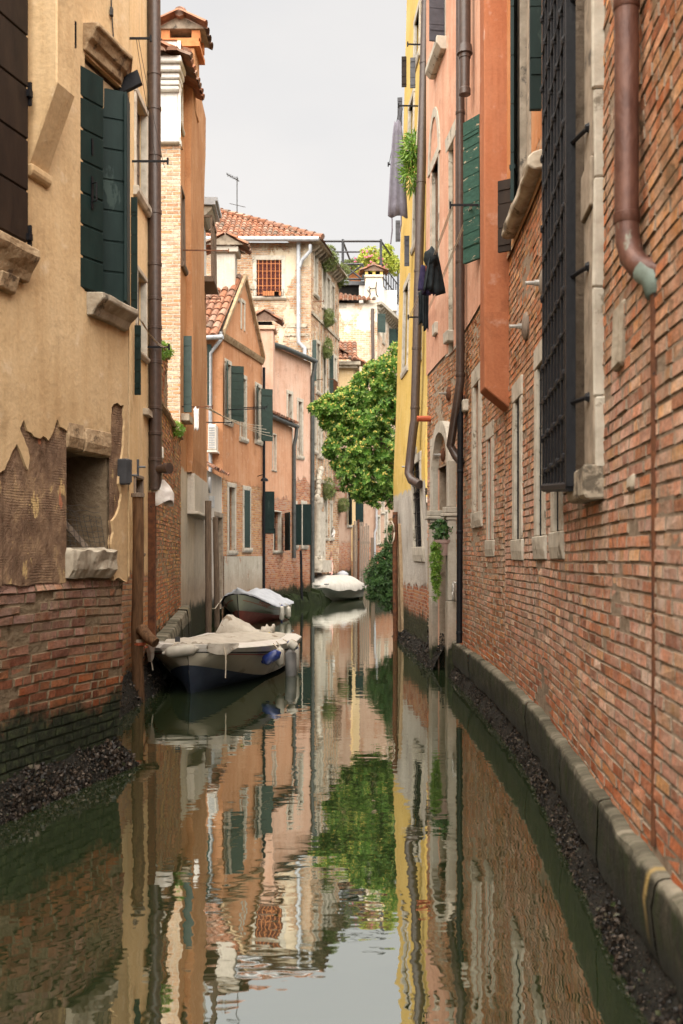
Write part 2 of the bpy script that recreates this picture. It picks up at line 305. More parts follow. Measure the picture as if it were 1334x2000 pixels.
class MB:
    def __init__(s): s.f = []; s.u = []; s.mi = []
    def face(s, pts, uv=None, m=0):
        s.f.append([Vector(p) for p in pts]); s.u.append(uv); s.mi.append(m)
    def grid(s, P, uvf=None, m=0, flip=False):
        """P: rows of points"""
        for i in range(len(P)-1):
            for j in range(len(P[0])-1):
                q = [P[i][j], P[i][j+1], P[i+1][j+1], P[i+1][j]]
                uv = [uvf(a, b) for a, b in ((i, j), (i, j+1), (i+1, j+1), (i+1, j))] if uvf else None
                if flip: q = q[::-1]; uv = uv[::-1] if uv else None
                s.face(q, uv, m)
    def hexa(s, c, m=0):
        """c: 8 corners, bottom 4 (ccw from above) then top 4"""
        for q in ((3, 2, 1, 0), (4, 5, 6, 7), (0, 1, 5, 4), (1, 2, 6, 5), (2, 3, 7, 6), (3, 0, 4, 7)):
            s.face([c[i] for i in q], None, m)
    def obox(s, c, ax, ay, az, m=0):
        c, ax, ay, az = map(Vector, (c, ax, ay, az))
        s.hexa([c-ax-ay-az, c+ax-ay-az, c+ax+ay-az, c-ax+ay-az, c-ax-ay+az, c+ax-ay+az, c+ax+ay+az, c-ax+ay+az], m)
    def box(s, x0, x1, y0, y1, z0, z1, m=0):
        s.obox(((x0+x1)/2, (y0+y1)/2, (z0+z1)/2), ((x1-x0)/2, 0, 0), (0, (y1-y0)/2, 0), (0, 0, (z1-z0)/2), m)
    def wbox(s, W, u0, u1, o0, o1, z0, z1, m=0, n=1):
        """box following wall W: along u, outward o, height z"""
        for i in range(n):
            a = u0+(u1-u0)*i/n; b = u0+(u1-u0)*(i+1)/n
            c = [W.pt(a, z0, o0), W.pt(b, z0, o0), W.pt(b, z0, o1), W.pt(a, z0, o1),
                 W.pt(a, z1, o0), W.pt(b, z1, o0), W.pt(b, z1, o1), W.pt(a, z1, o1)]
            if W.side < 0: pass
            else: c = [c[i] for i in (1, 0, 3, 2, 5, 4, 7, 6)]
            s.hexa(c, m)
    def wprism(s, W, u0, u1, prof, m=0, n=1):
        """profile of (o,z) points swept along the wall"""
        for i in range(n):
            a = u0+(u1-u0)*i/n; b = u0+(u1-u0)*(i+1)/n
            A = [W.pt(a, z, o) for o, z in prof]; B = [W.pt(b, z, o) for o, z in prof]
            k = len(prof)
            for j in range(k):
                q = [A[j], A[(j+1) % k], B[(j+1) % k], B[j]]
                s.face(q, None, m)
            if i == 0: s.face(A[::-1], None, m)
            if i == n-1: s.face(B, None, m)
    def tube(s, pts, r, n=8, m=0, caps=True):
        pts = [Vector(p) for p in pts]; rr = r if isinstance(r, (list, tuple)) else [r]*len(pts)
        rings = []; ref = None
        for i, p in enumerate(pts):
            t = (pts[min(i+1, len(pts)-1)]-pts[max(i-1, 0)])
            if t.length < 1e-9: t = Vector((0, 0, 1))
            t.normalize()
            if ref is None:
                ref = Vector((1, 0, 0)) if abs(t.x) < .8 else Vector((0, 1, 0))
            a = (ref-t*ref.dot(t)).normalized(); b = t.cross(a); ref = a
            rings.append([p+(a*math.cos(2*math.pi*k/n)+b*math.sin(2*math.pi*k/n))*rr[i] for k in range(n)])
        for i in range(len(rings)-1):
            for k in range(n):
                s.face([rings[i][k], rings[i][(k+1) % n], rings[i+1][(k+1) % n], rings[i+1][k]], None, m)
        if caps:
            s.face(rings[0][::-1], None, m); s.face(rings[-1], None, m)
    def lathe(s, c, axis, prof, n=12, m=0):
        """prof: (distance along axis, radius)"""
        c = Vector(c); axis = Vector(axis).normalized()
        s.tube([c+axis*d for d, _ in prof], [max(r, 1e-4) for _, r in prof], n, m)
    def blob(s, c, r, seed=0, amp=.15, nu=12, nv=8, m=0):
        c = Vector(c); r = Vector(r) if not isinstance(r, (int, float)) else Vector((r, r, r)); P = []
        for i in range(nv+1):
            th = math.pi*i/nv; row = []
            for j in range(nu+1):
                ph = 2*math.pi*(j % nu)/nu
                d = Vector((math.sin(th)*math.cos(ph), math.sin(th)*math.sin(ph), math.cos(th)))
                k = 1+amp*noise.noise(d*2.2+Vector((seed*3.1, seed, 0)))
                row.append(c+Vector((d.x*r.x*k, d.y*r.y*k, d.z*r.z*k)))
            P.append(row)
        s.grid(P, None, m, True)
    def build(s, name, mats, parent=None, smooth=False, weld=False, bev=0.0, jitter=0.0, jk=7.0, auto=None):
        bm = bmesh.new(); ul = bm.loops.layers.uv.new('UVMap')
        for pts, uv, mi in zip(s.f, s.u, s.mi):
            vs = [bm.verts.new(jit(p, jitter, jk) if jitter else p) for p in pts]
            try: f = bm.faces.new(vs)
            except ValueError: continue
            f.material_index = mi; f.smooth = smooth
            if uv is None:
                f.normal_update(); n = f.normal
                if abs(n.z) > .75: uv = [(p.x, p.y) for p in pts]
                else:
                    t = Vector((-n.y, n.x, 0)).normalized(); uv = [(p.dot(t), p.z) for p in pts]
            for l, c in zip(f.loops, uv): l[ul].uv = c
        if weld or bev or smooth: bmesh.ops.remove_doubles(bm, verts=bm.verts, dist=1e-4)
        if weld or bev or smooth: bmesh.ops.recalc_face_normals(bm, faces=bm.faces)
        if bev:
            es = [e for e in bm.edges if len(e.link_faces) == 2 and e.calc_face_angle(0) > .6]
            bmesh.ops.bevel(bm, geom=es, offset=bev, segments=1, affect='EDGES', clamp_overlap=True)
        if auto is not None:
            for e in bm.edges:
                if len(e.link_faces) == 2 and e.calc_face_angle(0) > auto: e.smooth = False
        me = bpy.data.meshes.new(name); bm.to_mesh(me); bm.free()
        for m in (mats if isinstance(mats, (list, tuple)) else [mats]): me.materials.append(m)
        o = bpy.data.objects.new(name, me); COL.objects.link(o)
        if parent is not None:
            o.parent = parent; o.matrix_parent_inverse = parent.matrix_world.inverted() if parent.parent else parent.matrix_basis.inverted()
        return o

def tag(o, label=None, cat=None, group=None, kind=None):
    if label: o['label'] = label
    if cat: o['category'] = cat
    if group: o['group'] = group
    if kind: o['kind'] = kind
    return o

def thing(name, loc, label, cat, group=None):
    o = bpy.data.objects.new(name, None); COL.objects.link(o); o.location = loc; o.empty_display_size = .2
    return tag(o, label, cat, group)

def X(px, d): return (px-HX)/F*d
def Z(py, d): return CZ-(py-HY)/F*d
def P(px, py, d): return Vector((X(px, d), d, Z(py, d)))

# ---------------------------------------------------------------- walls
def smooth_path(pts, k=5):
    out = []; n = len(pts)
    for i in range(n-1):
        p0, p1, p2, p3 = [Vector(pts[max(0, min(n-1, j))]) for j in (i-1, i, i+1, i+2)]
        for q in range(k):
            t = q/k
            out.append(.5*((2*p1)+(p2-p0)*t+(2*p0-5*p1+4*p2-p3)*t*t+(3*p1-p0-3*p2+p3)*t**3))
    out.append(Vector(pts[-1])); return [tuple(p) for p in out]

class Wall:
    """A facade in plan. side=+1: canal lies to the right of the walking direction (left bank), -1: to its left (right bank)."""
    def __init__(s, pts, side=1, lean=None):
        s.p = [Vector(p) for p in pts]; s.side = side; s.c = [0.0]; s.lean = lean; s.open = []
        for a, b in zip(s.p, s.p[1:]): s.c.append(s.c[-1]+(b-a).length)
        s.L = s.c[-1]
        s.vn = []
        for i in range(len(s.p)):
            ns = []
            if i > 0: ns.append((s.p[i]-s.p[i-1]).normalized())
            if i < len(s.p)-1: ns.append((s.p[i+1]-s.p[i]).normalized())
            nn = sum([Vector((t.y, -t.x))*side for t in ns], Vector((0, 0)))
            if nn.length < .3: nn = Vector((ns[0].y, -ns[0].x))*side
            nn.normalize()
            k = nn.dot(Vector((ns[0].y, -ns[0].x))*side)
            s.vn.append(nn/max(k, .5))
    def seg(s, u):
        i = 0
        while i < len(s.c)-2 and u > s.c[i+1]: i += 1
        return i, (u-s.c[i])/(s.c[i+1]-s.c[i])
    def xy(s, u):
        i, t = s.seg(u); return s.p[i].lerp(s.p[i+1], t)
    def tan(s, u):
        i, t = s.seg(u); d = (s.p[i+1]-s.p[i]).normalized(); return Vector((d.x, d.y, 0))
    def nor(s, u):
        t = s.tan(u); return Vector((t.y, -t.x, 0))*s.side
    def pt(s, u, z, o=0.0):
        i, t = s.seg(u); q = s.p[i].lerp(s.p[i+1], t)
        if 0 <= t <= 1: n = s.vn[i].lerp(s.vn[i+1], t)
        else: d = s.p[i+1]-s.p[i]; n = Vector((d.y, -d.x)).normalized()*s.side
        if abs(t) > 1e-6 and abs(t-1) > 1e-6:
            d = (s.p[i+1]-s.p[i]).normalized(); n = Vector((d.y, -d.x))*s.side if min(t, 1-t)*(s.c[i+1]-s.c[i]) > .02 else n
        if s.lean: o = o+s.lean(u, z)
        return Vector((q.x+n.x*o, q.y+n.y*o, z))
    def u(s, px, u0=0.0, u1=None):
        """arc length at which the wall crosses a given column of the photograph (searching from u0)"""
        u1 = s.L if u1 is None else u1; N = 600; last = None
        for i in range(N+1):
            a = u0+(u1-u0)*i/N; q = s.xy(a)
            if q.y < .5: last = None; continue
            g = HX+F*q.x/q.y-px
            if last is not None and (last[1] <= 0 <= g or last[1] >= 0 >= g):
                t = last[1]/(last[1]-g) if last[1] != g else 0
                return last[0]+(a-last[0])*t
            last = (a, g)
        best = min((abs(HX+F*s.xy(u0+(u1-u0)*i/N).x/max(.5, s.xy(u0+(u1-u0)*i/N).y)-px), u0+(u1-u0)*i/N) for i in range(N+1))
        return best[1]
    def z(s, py, u): return Z(py, s.xy(u).y)
    def hole(s, u0, u1, z0, z1, depth=.2): s.open.append((min(u0, u1), max(u0, u1), z0, z1, depth))
    def build(s, name, mats, z0, z1, parent=None, dz=None, du=None, reveal=0, cap=True, o=0.0, top=None):
        us = sorted(set([round(c, 4) for c in s.c]+[round(q, 4) for h in s.open for q in h[:2]]))
        if du:
            ex = []
            for a, b in zip(us, us[1:]):
                k = int((b-a)/du)
                ex += [a+(b-a)*i/(k+1) for i in range(1, k+1)]
            us = sorted(us+ex)
        zs = sorted(set([z0, z1]+[q for h in s.open for q in h[2:4] if z0 < q < z1]))
        if dz:
            ex = []
            for a, b in zip(zs, zs[1:]):
                k = int((b-a)/dz)
                ex += [a+(b-a)*i/(k+1) for i in range(1, k+1)]
            zs = sorted(zs+ex)
        mb = MB()
        def inside(u, z): return any(h[0] < u < h[1] and h[2] < z < h[3] for h in s.open)
        for a, b in zip(us, us[1:]):
            if b-a < 1e-5: continue
            for c, d in zip(zs, zs[1:]):
                if inside((a+b)/2, (c+d)/2): continue
                q = [(a, c), (b, c), (b, d), (a, d)]
                if s.side > 0: pass
                else: q = q[::-1]
                mb.face([s.pt(uu, zz, o) for uu, zz in q], q)
            if cap:
                q = [s.pt(a, z1, o), s.pt(b, z1, o), s.pt(b, z1, -.35), s.pt(a, z1, -.35)]
                mb.face(q if s.side > 0 else q[::-1])
        for (a, b, c, d, dp) in s.open:
            for (p0, p1) in (((a, c), (a, d)), ((b, d), (b, c)), ((a, d), (b, d)), ((b, c), (a, c))):
                q = [s.pt(*p0, o), s.pt(*p1, o), s.pt(*p1, -dp), s.pt(*p0, -dp)]
                mb.face(q if s.side < 0 else q[::-1], None, reveal)
        return mb.build(name, mats, parent)

def brickwork(name, W, mat, parent, u0, u1, z0, z1, bw=.25, bh=.073, joint=.013, o=.0, proud=.016, rough=.008, wave=.012, lost=.03, rot=0.0, seed=0, skip=None, rubble=None, side=None, half=.22):
    """lay every brick of a wall as a small worn block (one mesh); holes of the wall stay open"""
    rn = random.Random(seed); vs, fs, uvs, cells = [], [], [], []
    nz = int((z1-z0)/bh)
    for r in range(nz):
        zb = z0+r*bh; u = u0-(bw*.5 if r % 2 else 0)-rn.uniform(0, .04)
        while u < u1:
            L = bw*(rn.uniform(.92, 1.08) if rn.random() > half else rn.uniform(.42, .6))
            a, b = max(u, u0), min(u+L-joint, u1); u += L
            if b-a < .04: continue
            za, zb2 = zb, zb+bh-joint*rn.uniform(.8, 1.25)
            segs = [(a, b)]
            for h in W.open:
                if h[3] <= za or h[2] >= zb2: continue
                ns = []
                for (p, q) in segs:
                    if q <= h[0] or p >= h[1]: ns.append((p, q)); continue
                    if p < h[0]-.03: ns.append((p, h[0]-.002))
                    if q > h[1]+.03: ns.append((h[1]+.002, q))
                segs = ns
            for (p, q) in segs:
                c = Vector(((p+q)/2, zb, seed))
                if skip and skip((p+q)/2, zb): continue
                nl = noise.noise(c*1.3); worn = noise.noise(c*.9+Vector((5, 2, 1)))
                if rn.random() < lost*(1+2.5*max(0, worn)): continue
                rb = rubble((p+q)/2, zb) if rubble else 0
                if rb and rn.random() < rb*.16: continue
                d = proud+rn.uniform(-1, 1)*rough*(1+2.2*rb)+nl*.003-max(0, worn-.36)*.04
                k = len(vs); cr_ = .003+rn.uniform(0, .003); jt = .003+.010*rb
                for (uu, zz, oo) in ((p, za, -.01), (q, za, -.01), (q, zb2, -.01), (p, zb2, -.01), (p+cr_, za+cr_, d), (q-cr_, za+cr_, d), (q-cr_, zb2-cr_, d), (p+cr_, zb2-cr_, d)):
                    wz = wave*noise.noise(Vector((uu*.55, zz*.8, seed+2)))*2.2
                    f = 1 if oo > 0 else 0
                    uu2, zz2 = uu+rn.uniform(-jt, jt)*f, zz+wz+rn.uniform(-jt, jt)*f
                    vs.append(W.pt(uu2, zz2, o+oo+(rn.uniform(-.004, .004) if f else 0)))
                    uvs.append((uu2, zz2))
                for q4 in ((4, 5, 6, 7), (0, 1, 5, 4), (1, 2, 6, 5), (2, 3, 7, 6), (3, 0, 4, 7)):
                    fs.append([k+i for i in (q4 if W.side > 0 else q4[::-1])])
                cells.append((rn.randint(0, 999)+.5, rn.randint(0, 999)+.5))
    me = bpy.data.meshes.new(name); me.from_pydata(vs, [], fs)
    l1, l2 = me.uv_layers.new(name='UVMap'), me.uv_layers.new(name='cell')
    for i, lp in enumerate(me.loops):
        l1.data[i].uv = uvs[lp.vertex_index]; l2.data[i].uv = cells[lp.vertex_index//8]
    me.materials.append(mat); me.materials.append(side or mat)
    me.polygons.foreach_set('material_index', [0 if i % 5 == 0 else 1 for i in range(len(fs))])
    ob = bpy.data.objects.new(name, me); COL.objects.link(ob); ob.parent = parent; ob.matrix_parent_inverse = parent.matrix_basis.inverted()
    return ob

def shutter(parent, W, u, z0, z1, width, ang, o=.03, mat='green', n=8, th=.035, name='shutter', flip=1, bat=True):
    """one leaf hinged at arc length u; ang 0 = along +u, 90 = straight out, 180 = along -u"""
    t, nn = W.tan(u), W.nor(u); a = R(ang)
    d = t*math.cos(a)+nn*math.sin(a); g = d.cross(Vector((0, 0, 1)))
    h = W.pt(u, 0, o); mb = MB(); H = (z1-z0)/n
    for i in range(n):
        zc = z0+H*(i+.5)
        mb.obox(h+d*width/2+Vector((0, 0, zc)), d*width/2, g*th/2, (0, 0, H/2-.006))
    mb.obox(h+d*width/2+Vector((0, 0, (z0+z1)/2)), d*(width/2-.004), g*(th/2-.007), (0, 0, (z1-z0)/2-.004))
    if bat:
        for f in (.12, .88):
            for sg in (1, -1):
                mb.obox(h+d*width/2+g*sg*(th/2+.006)+Vector((0, 0, z0+(z1-z0)*f)), d*(width/2-.01), g*.006, (0, 0, .02))
    return mb.build(name, MT[mat], parent)

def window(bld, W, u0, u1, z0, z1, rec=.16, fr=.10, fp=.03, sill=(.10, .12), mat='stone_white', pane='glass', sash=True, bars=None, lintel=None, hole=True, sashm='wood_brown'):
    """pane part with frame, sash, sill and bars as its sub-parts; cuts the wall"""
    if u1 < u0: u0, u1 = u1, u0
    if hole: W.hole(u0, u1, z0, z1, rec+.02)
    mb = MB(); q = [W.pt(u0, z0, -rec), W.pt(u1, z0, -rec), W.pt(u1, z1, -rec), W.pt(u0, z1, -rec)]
    mb.face(q if W.side > 0 else q[::-1]); win = mb.build('window', MT[pane], bld)
    if sash:
        mb = MB(); um = (u0+u1)/2; sw = min(.045, (u1-u0)*.12)
        for a, b in ((u0, u0+sw), (um-sw/2, um+sw/2), (u1-sw, u1)): mb.wbox(W, a, b, -rec+.004, -rec+.035, z0, z1)
        for k in (0, .33, .66, 1):
            zc = z0+(z1-z0)*k; mb.wbox(W, u0, u1, -rec+.006, -rec+.030, max(z0, zc-.02), min(z1, zc+.02))
        mb.build('sash', MT[sashm], win)
    if fr:
        mb = MB(); n = 1
        mb.wbox(W, u0-fr, u0+.004, -rec*.6, fp, z0, z1); mb.wbox(W, u1-.004, u1+fr, -rec*.6, fp, z0, z1)
        mb.wbox(W, u0-fr-.01, u1+fr+.01, -rec*.6, fp+.004, z1+.001, z1+fr*1.2)
        mb.build('frame', MT[mat], win, weld=True, bev=.008, jitter=.006)
    if sill:
        mb = MB(); e = fr+.05 if fr else .06
        mb.wprism(W, u0-e, u1+e, [(-.05, z0-sill[1]), (sill[0]*.6, z0-sill[1]), (sill[0], z0-sill[1]*.55), (sill[0], z0-.002), (-.05, z0-.002)])
        mb.build('sill', MT[mat], win, weld=True, bev=.008, jitter=.008)
    if bars:
        nv, nh, off = bars; mb = MB()
        for i in range(nv):
            uu = u0+(u1-u0)*(i+.5)/nv; mb.tube([W.pt(uu, z0, off), W.pt(uu, z1, off)], .010, 5)
        for i in range(nh):
            zz = z0+(z1-z0)*(i+.5)/nh; mb.tube([W.pt(u0, zz, off), W.pt(u1, zz, off)], .009, 5)
        mb.build('bars', MT['iron'], win)
    return win

def pwin(bld, W, px0, px1, py0, py1, ua=0.0, ub=None, **k):
    u0 = W.u(px0, ua, ub); u1 = W.u(px1, ua, ub); um = (u0+u1)/2
    return window(bld, W, u0, u1, W.z(py1, um), W.z(py0, um), **k), u0, u1, W.z(py1, um), W.z(py0, um)

def tiles(mb, O, e, sdir, width, length, pitch=.20, row=.36, clip=None, r=.088, seed=1):
    """barrel tiles: O = eave corner, e = unit along the eave, sdir = unit up the slope"""
    O, e, sdir = Vector(O), Vector(e).normalized(), Vector(sdir).normalized(); n = e.cross(sdir).normalized()
    if n.z < 0: n = -n
    rn = random.Random(seed); nc = int(width/pitch); nr = int(length/row)+1
    for i in range(nc):
        for j in range(nr):
            if clip and not clip((i+.5)*pitch, (j+.5)*row): continue
            c = O+e*((i+.5)*pitch+rn.uniform(-.012, .012)); a = j*row+rn.uniform(-.02, .02); b = min(length, a+row*1.18)
            r0, r1 = r, r*.80; uvc = (i+.5+37*seed, j+.5); h0 = .022+rn.uniform(0, .012); h1 = .0
            A = []; B = []
            for k in range(6):
                th = math.pi*k/5
                A.append(c+sdir*a+e*math.cos(th)*r0+n*(math.sin(th)*r0*.85+h0)); B.append(c+sdir*b+e*math.cos(th)*r1+n*(math.sin(th)*r1*.85+h1))
            for k in range(5): mb.face([A[k], A[k+1], B[k+1], B[k]], [uvc]*4)
            mb.face(A[::-1], [uvc]*6)
        if not clip:
            c = O+e*(i*pitch); mb.face([c, c+e*pitch, c+e*pitch+sdir*length, c+sdir*length], [(i+.5, 200.5)]*4)

def leaves(mb, c, nrm, n, L, w, spread=.9, rn=random, droop=0.0):
    """a rosette of leaves at c about direction nrm"""
    nrm = Vector(nrm).normalized(); a = nrm.orthogonal().normalized(); b = nrm.cross(a); ph0 = rn.random()*6.28
    for k in range(n):
        ph = ph0+6.283*k/n+rn.uniform(-.3, .3); d = (a*math.cos(ph)+b*math.sin(ph))*spread+nrm*rn.uniform(.25, .8)+Vector((0, 0, -droop))
        d.normalize(); sd = d.cross(nrm)
        if sd.length < 1e-3: continue
        sd.normalize(); l = L*rn.uniform(.75, 1.2); ww = w*rn.uniform(.8, 1.2); cc = Vector(c); up = sd.cross(d)*l*.10
        uvc = (rn.randint(0, 900)+.5, rn.randint(0, 900)+.5)
        mb.face([cc, cc+d*l*.55+sd*ww/2+up, cc+d*l, cc+d*l*.55-sd*ww/2+up], [uvc]*4)

def arm(t): return [Vector(p) for p in t]
# ---------------------------------------------------------------- large structure: wall lines in plan (x, distance)
def lean1(u, z): return -.075*max(0, 1.77-z)/1.77 + (.03*math.sin(u*1.7+z*2.1) if z < 1.75 else 0)
W1 = Wall([(-3.4, -1.5), (-3.3, 3), (-3.035, 6), (-2.59, 7.55), (-2.06, 9.4), (-2.95, 9.72)], 1, lean1)
W2 = Wall([(-2.95, 9.75), (-2.93, 15.42)], 1)
W3 = Wall([(-2.97, 15.45), (-3.15, 17.6), (-3.55, 21.98)], 1)
W4 = Wall([(-6.5, 22.0), (-3.55, 22.0), (-3.80, 28.2)], 1, lambda u, z: -.012*max(0, z-6))
WY = Wall([(-3.83, 28.25), (-3.72, 30.95)], 1)
W5 = Wall([(-6.5, 31.0), (-3.70, 31.0), (-2.79, 35.0)], 1)
W6a = Wall([(-2.80, 35.05), (-1.90, 38.5)], 1)
W6b = Wall([(-4.8, 37.0), (-2.56, 37.4), (-1.25, 40.5)], 1)
W8 = Wall([(-7.5, 42.0), (-1.28, 42.0), (-.12, 47.4)], 1)
W9 = Wall([(-2.5, 56.0), (2.0, 56.0), (3.4, 62.0), (9, 77)], 1)
WS = Wall([(-.6, 49.6), (.58, 49.6), (1.3, 53.0)], 1)
W10 = Wall([(-.12, 47.45), (1.0, 51.5), (3.6, 57.0)], 1)
r1 = smooth_path([(1.40, -1.5), (1.37, 1.0), (1.36, 2.5), (1.40, 3.77), (1.48, 5), (1.58, 6.2), (1.68, 7.3), (1.82, 9), (1.89, 10.8), (1.91, 11.6)], 4)
WR1 = Wall(r1, -1)
r2 = smooth_path([(1.91, 11.6), (1.92, 14), (1.88, 16.4), (1.78, 17.3), (1.65, 19.1)], 4)
WR2 = Wall(r2, -1)
def lean3(u, z):
    return -.24*max(0, (z-5))/10 + .06*max(0, 1-abs(z-3.6)/1.6) - .05*max(0, 3-z)/3
WR3 = Wall(smooth_path([(1.65, 19.12), (1.50, 21.6), (1.33, 24.5)], 4)+[(4.5, 25.2)], -1, lean3)
WG = Wall([(1.45, 25.3), (2.2, 40), (3.6, 52)], -1)

# ---------------------------------------------------------------- water
def M_water():
    s = NT('canal_water', .03, .5)
    g = s.nd('ShaderNodeTexCoord').outputs['Object']
    n1 = s.noise(s.map(g, (.55, 1.0, 1)), 2.6, 3, .5)
    n2 = s.noise(s.map(g, (.45, 1.0, 1), (3, 7, 0)), 7.5, 2, .5)
    n3 = s.noise(s.map(g, (.5, .9, 1)), .35, 2)
    amp = s.ss(n3, .35, .65)
    h = s.ma('ADD', s.ma('MULTIPLY', n1, .0026), s.ma('MULTIPLY', s.ma('MULTIPLY', n2, s.ma('ADD', .35, s.ma('MULTIPLY', amp, .9))), .0009))
    bp = s.nd('ShaderNodeBump', None, {'Height': h, 'Distance': 1.0, 'Strength': 1.0}).outputs[0]
    lw = s.nd('ShaderNodeFresnel', None, {'IOR': 3.0, 'Normal': bp}).outputs[0]
    f = s.ma('ADD', s.ma('MULTIPLY', lw, .82), .27, clamp=True)
    dif = s.nd('ShaderNodeBsdfDiffuse', None, {'Color': (.020, .029, .012)})
    gl = s.nd('ShaderNodeBsdfGlossy', None, {'Color': (.95, .97, .93), 'Roughness': .012, 'Normal': bp})
    mx = s.nd('ShaderNodeMixShader', None, {0: f}); s.t.links.new(dif.outputs[0], mx.inputs[1]); s.t.links.new(gl.outputs[0], mx.inputs[2])
    s.t.links.new(mx.outputs[0], s.out.inputs[0]); s.t.nodes.remove(s.b)
    return s.m
MT['water'] = M_water()
mb = MB(); mb.face([(-300, -200, 0), (300, -200, 0), (300, 700, 0), (-300, 700, 0)]); tag(mb.build('water', MT['water']), kind='structure')
# the land on both banks, just below the house floors
MT['earth'] = M_simple('dark_earth', (.05, .045, .035), (.10, .09, .07), 3, .95, .1)
mb = MB()
for pts in ([(-300, -200), (-3.9, -200), (-3.9, 30), (-2.9, 39), (-1.6, 43), (-.4, 48), (1.0, 53), (4.5, 60), (9.5, 80), (9.5, 700), (-300, 700)],
            [(300, -200), (300, 700), (16, 700), (16, 80), (3.4, 45), (2.1, 26), (2.1, -200)]):
    mb.face([(x, y, .25) for x, y in pts])
tag(mb.build('ground', MT['earth']), kind='structure')

# ---------------------------------------------------------------- wall materials
BLOOM_M = ((.52, .34, .29), .75)
MT['w1_brick'] = M_wall('quay_house_brick', br=(PAL_MAUVE, (.30, .23, .17)), wet=.62, seed=1, brkw=dict(bh=.078, bw=.26, eroded=1.0, rough=1.9, ms=.014))
MT['w1_plaster'] = M_wall('ochre_plaster', pl=((.45, .295, .155), (.54, .375, .21), (.60, .435, .26)), seed=2, plkw=dict(stain=(.46, .29, .14), streak=.7))
MT['w2'] = M_wall('cream_plaster', pl=((.58, .40, .20), (.66, .48, .27), (.72, .55, .34)), br=(PAL_OCHRE, (.36, .28, .19)), peel=(1.75, .35), wet=.45, seed=4)
MT['w3'] = M_wall('garden_brick', br=(PAL_WARM, (.32, .25, .18)), wet=.75, seed=5, brkw=dict(eroded=.5, rough=1.5))
MT['w4_canal'] = M_wall('tower_orange_plaster', pl=((.34, .155, .07), (.42, .21, .10), (.48, .265, .145)), br=(PAL_WARM, (.36, .28, .2)), peel=(-9, .3), patch=(.74, 1.1),
                        pl2=((.36, .32, .27), (.48, .42, .34), (.56, .49, .41)), z2=3.95, wet=.80, seed=6, plkw=dict(stain=(.34, .19, .10)))
MT['w4_front'] = M_wall('pale_tower_brick', br=([tuple(x*.82 for x in p) for p in PAL_PALE], (.48, .40, .31)), seed=7, brkw=dict(eroded=.7, ms=.016, bh=.085, bw=.28, blotch=.85, rough=2))
MT['white_plaster'] = M_wall('white_plaster', pl=((.62, .58, .54), (.70, .67, .63), (.76, .73, .70)), seed=8)
MT['wy'] = M_wall('yard_plaster', pl=((.42, .39, .34), (.52, .47, .41), (.60, .55, .48)), br=(PAL_WARM, (.36, .28, .2)), peel=(-9, .3), patch=(.66, 1.0), wet=.75, seed=9)
MT['w5'] = M_wall('gable_orange_plaster', pl=((.40, .18, .088), (.48, .235, .122), (.54, .30, .175)), br=(PAL_OCHRE, (.44, .33, .22)), peel=(4.35, .25), seed=10, plkw=dict(stain=(.42, .20, .10)))
MT['w5_base'] = M_wall('grey_base_plaster', pl=((.36, .32, .26), (.43, .39, .32), (.50, .45, .38)), br=(PAL_WARM, (.36, .28, .2)), peel=(-9, .3), patch=(.60, .8), wet=.70, seed=11)
MT['w6a'] = M_wall('salmon_plaster', pl=((.48, .235, .13), (.57, .31, .19), (.62, .38, .255)), br=(PAL_WARM, (.44, .33, .24)), peel=(4.1, .45), wet=.80, seed=12)
MT['w6b'] = M_wall('pink_plaster', pl=((.52, .30, .205), (.61, .385, .285), (.66, .45, .345)), br=(PAL_WARM, (.40, .3, .22)), peel=(5.0, .6), wet=.80, seed=13)
MT['w8_front'] = M_wall('old_cream_on_brick', pl=((.46, .37, .26), (.54, .45, .33), (.58, .49, .37)), br=([tuple(x*.82 for x in p) for p in PAL_PALE], (.46, .39, .31)), peel=(9.0, .3), patch=(.43, .42), seed=14, brkw=dict(eroded=.6, bh=.10, bw=.32, ms=.016, blotch=1.0, rough=3))
MT['w8_side'] = M_wall('palazzo_brick', br=(PAL_PALE[:3]+PAL_OCHRE[3:], (.50, .42, .33)), wet=1.2, seed=15, brkw=dict(eroded=.7, bh=.10, bw=.32, ms=.016, blotch=1.0, rough=3))
MT['w9'] = M_wall('far_pale_brick', pl=((.66, .56, .44), (.74, .65, .54), (.76, .69, .6)), br=(PAL_PALE, (.62, .54, .44)), peel=(14.6, .35), patch=(.48, .5), seed=16, brkw=dict(bh=.11, bw=.34, ms=.018, blotch=.8))
MT['w10'] = M_wall('far_red_plaster', pl=((.34, .20, .14), (.42, .28, .205), (.47, .345, .265)), br=(PAL_WARM, (.40, .3, .22)), peel=(2.6, .7), patch=(.57, .6), wet=1.3, seed=17)
MT['yellow'] = M_wall('yellow_plaster', pl=((.52, .345, .085), (.60, .415, .125), (.66, .49, .19)), br=(PAL_OCHRE, (.42, .36, .30)), peel=(-9, .3),
                      pl2=((.33, .29, .25), (.44, .40, .35), (.54, .50, .45)), z2=3.45, patch=(.80, 1.0), wet=.75, seed=18)
MT['yellow_base'] = M_wall('roughcast_base', pl=((.33, .29, .25), (.46, .42, .37), (.56, .52, .46)), br=(PAL_WARM, (.40, .32, .25)), peel=(1.35, .35), patch=(.70, 1.0), wet=.80, seed=18.5, plkw=dict(rough=3.0))
MT['r1'] = M_wall('long_brick', br=(PAL_MAUVE+[(.50, .28, .13)], (.34, .27, .20)), wet=.30, seed=20, brkw=dict(bh=.073, bw=.25, eroded=.45, rough=1.35, bloom=BLOOM_M))
MT['r1_top'] = M_wall('orange_plaster', pl=((.40, .155, .06), (.48, .205, .085), (.52, .27, .14)), br=(PAL_OCHRE, (.36, .28, .2)), peel=(5.75, .4), patch=(.60, 1.0), seed=21)
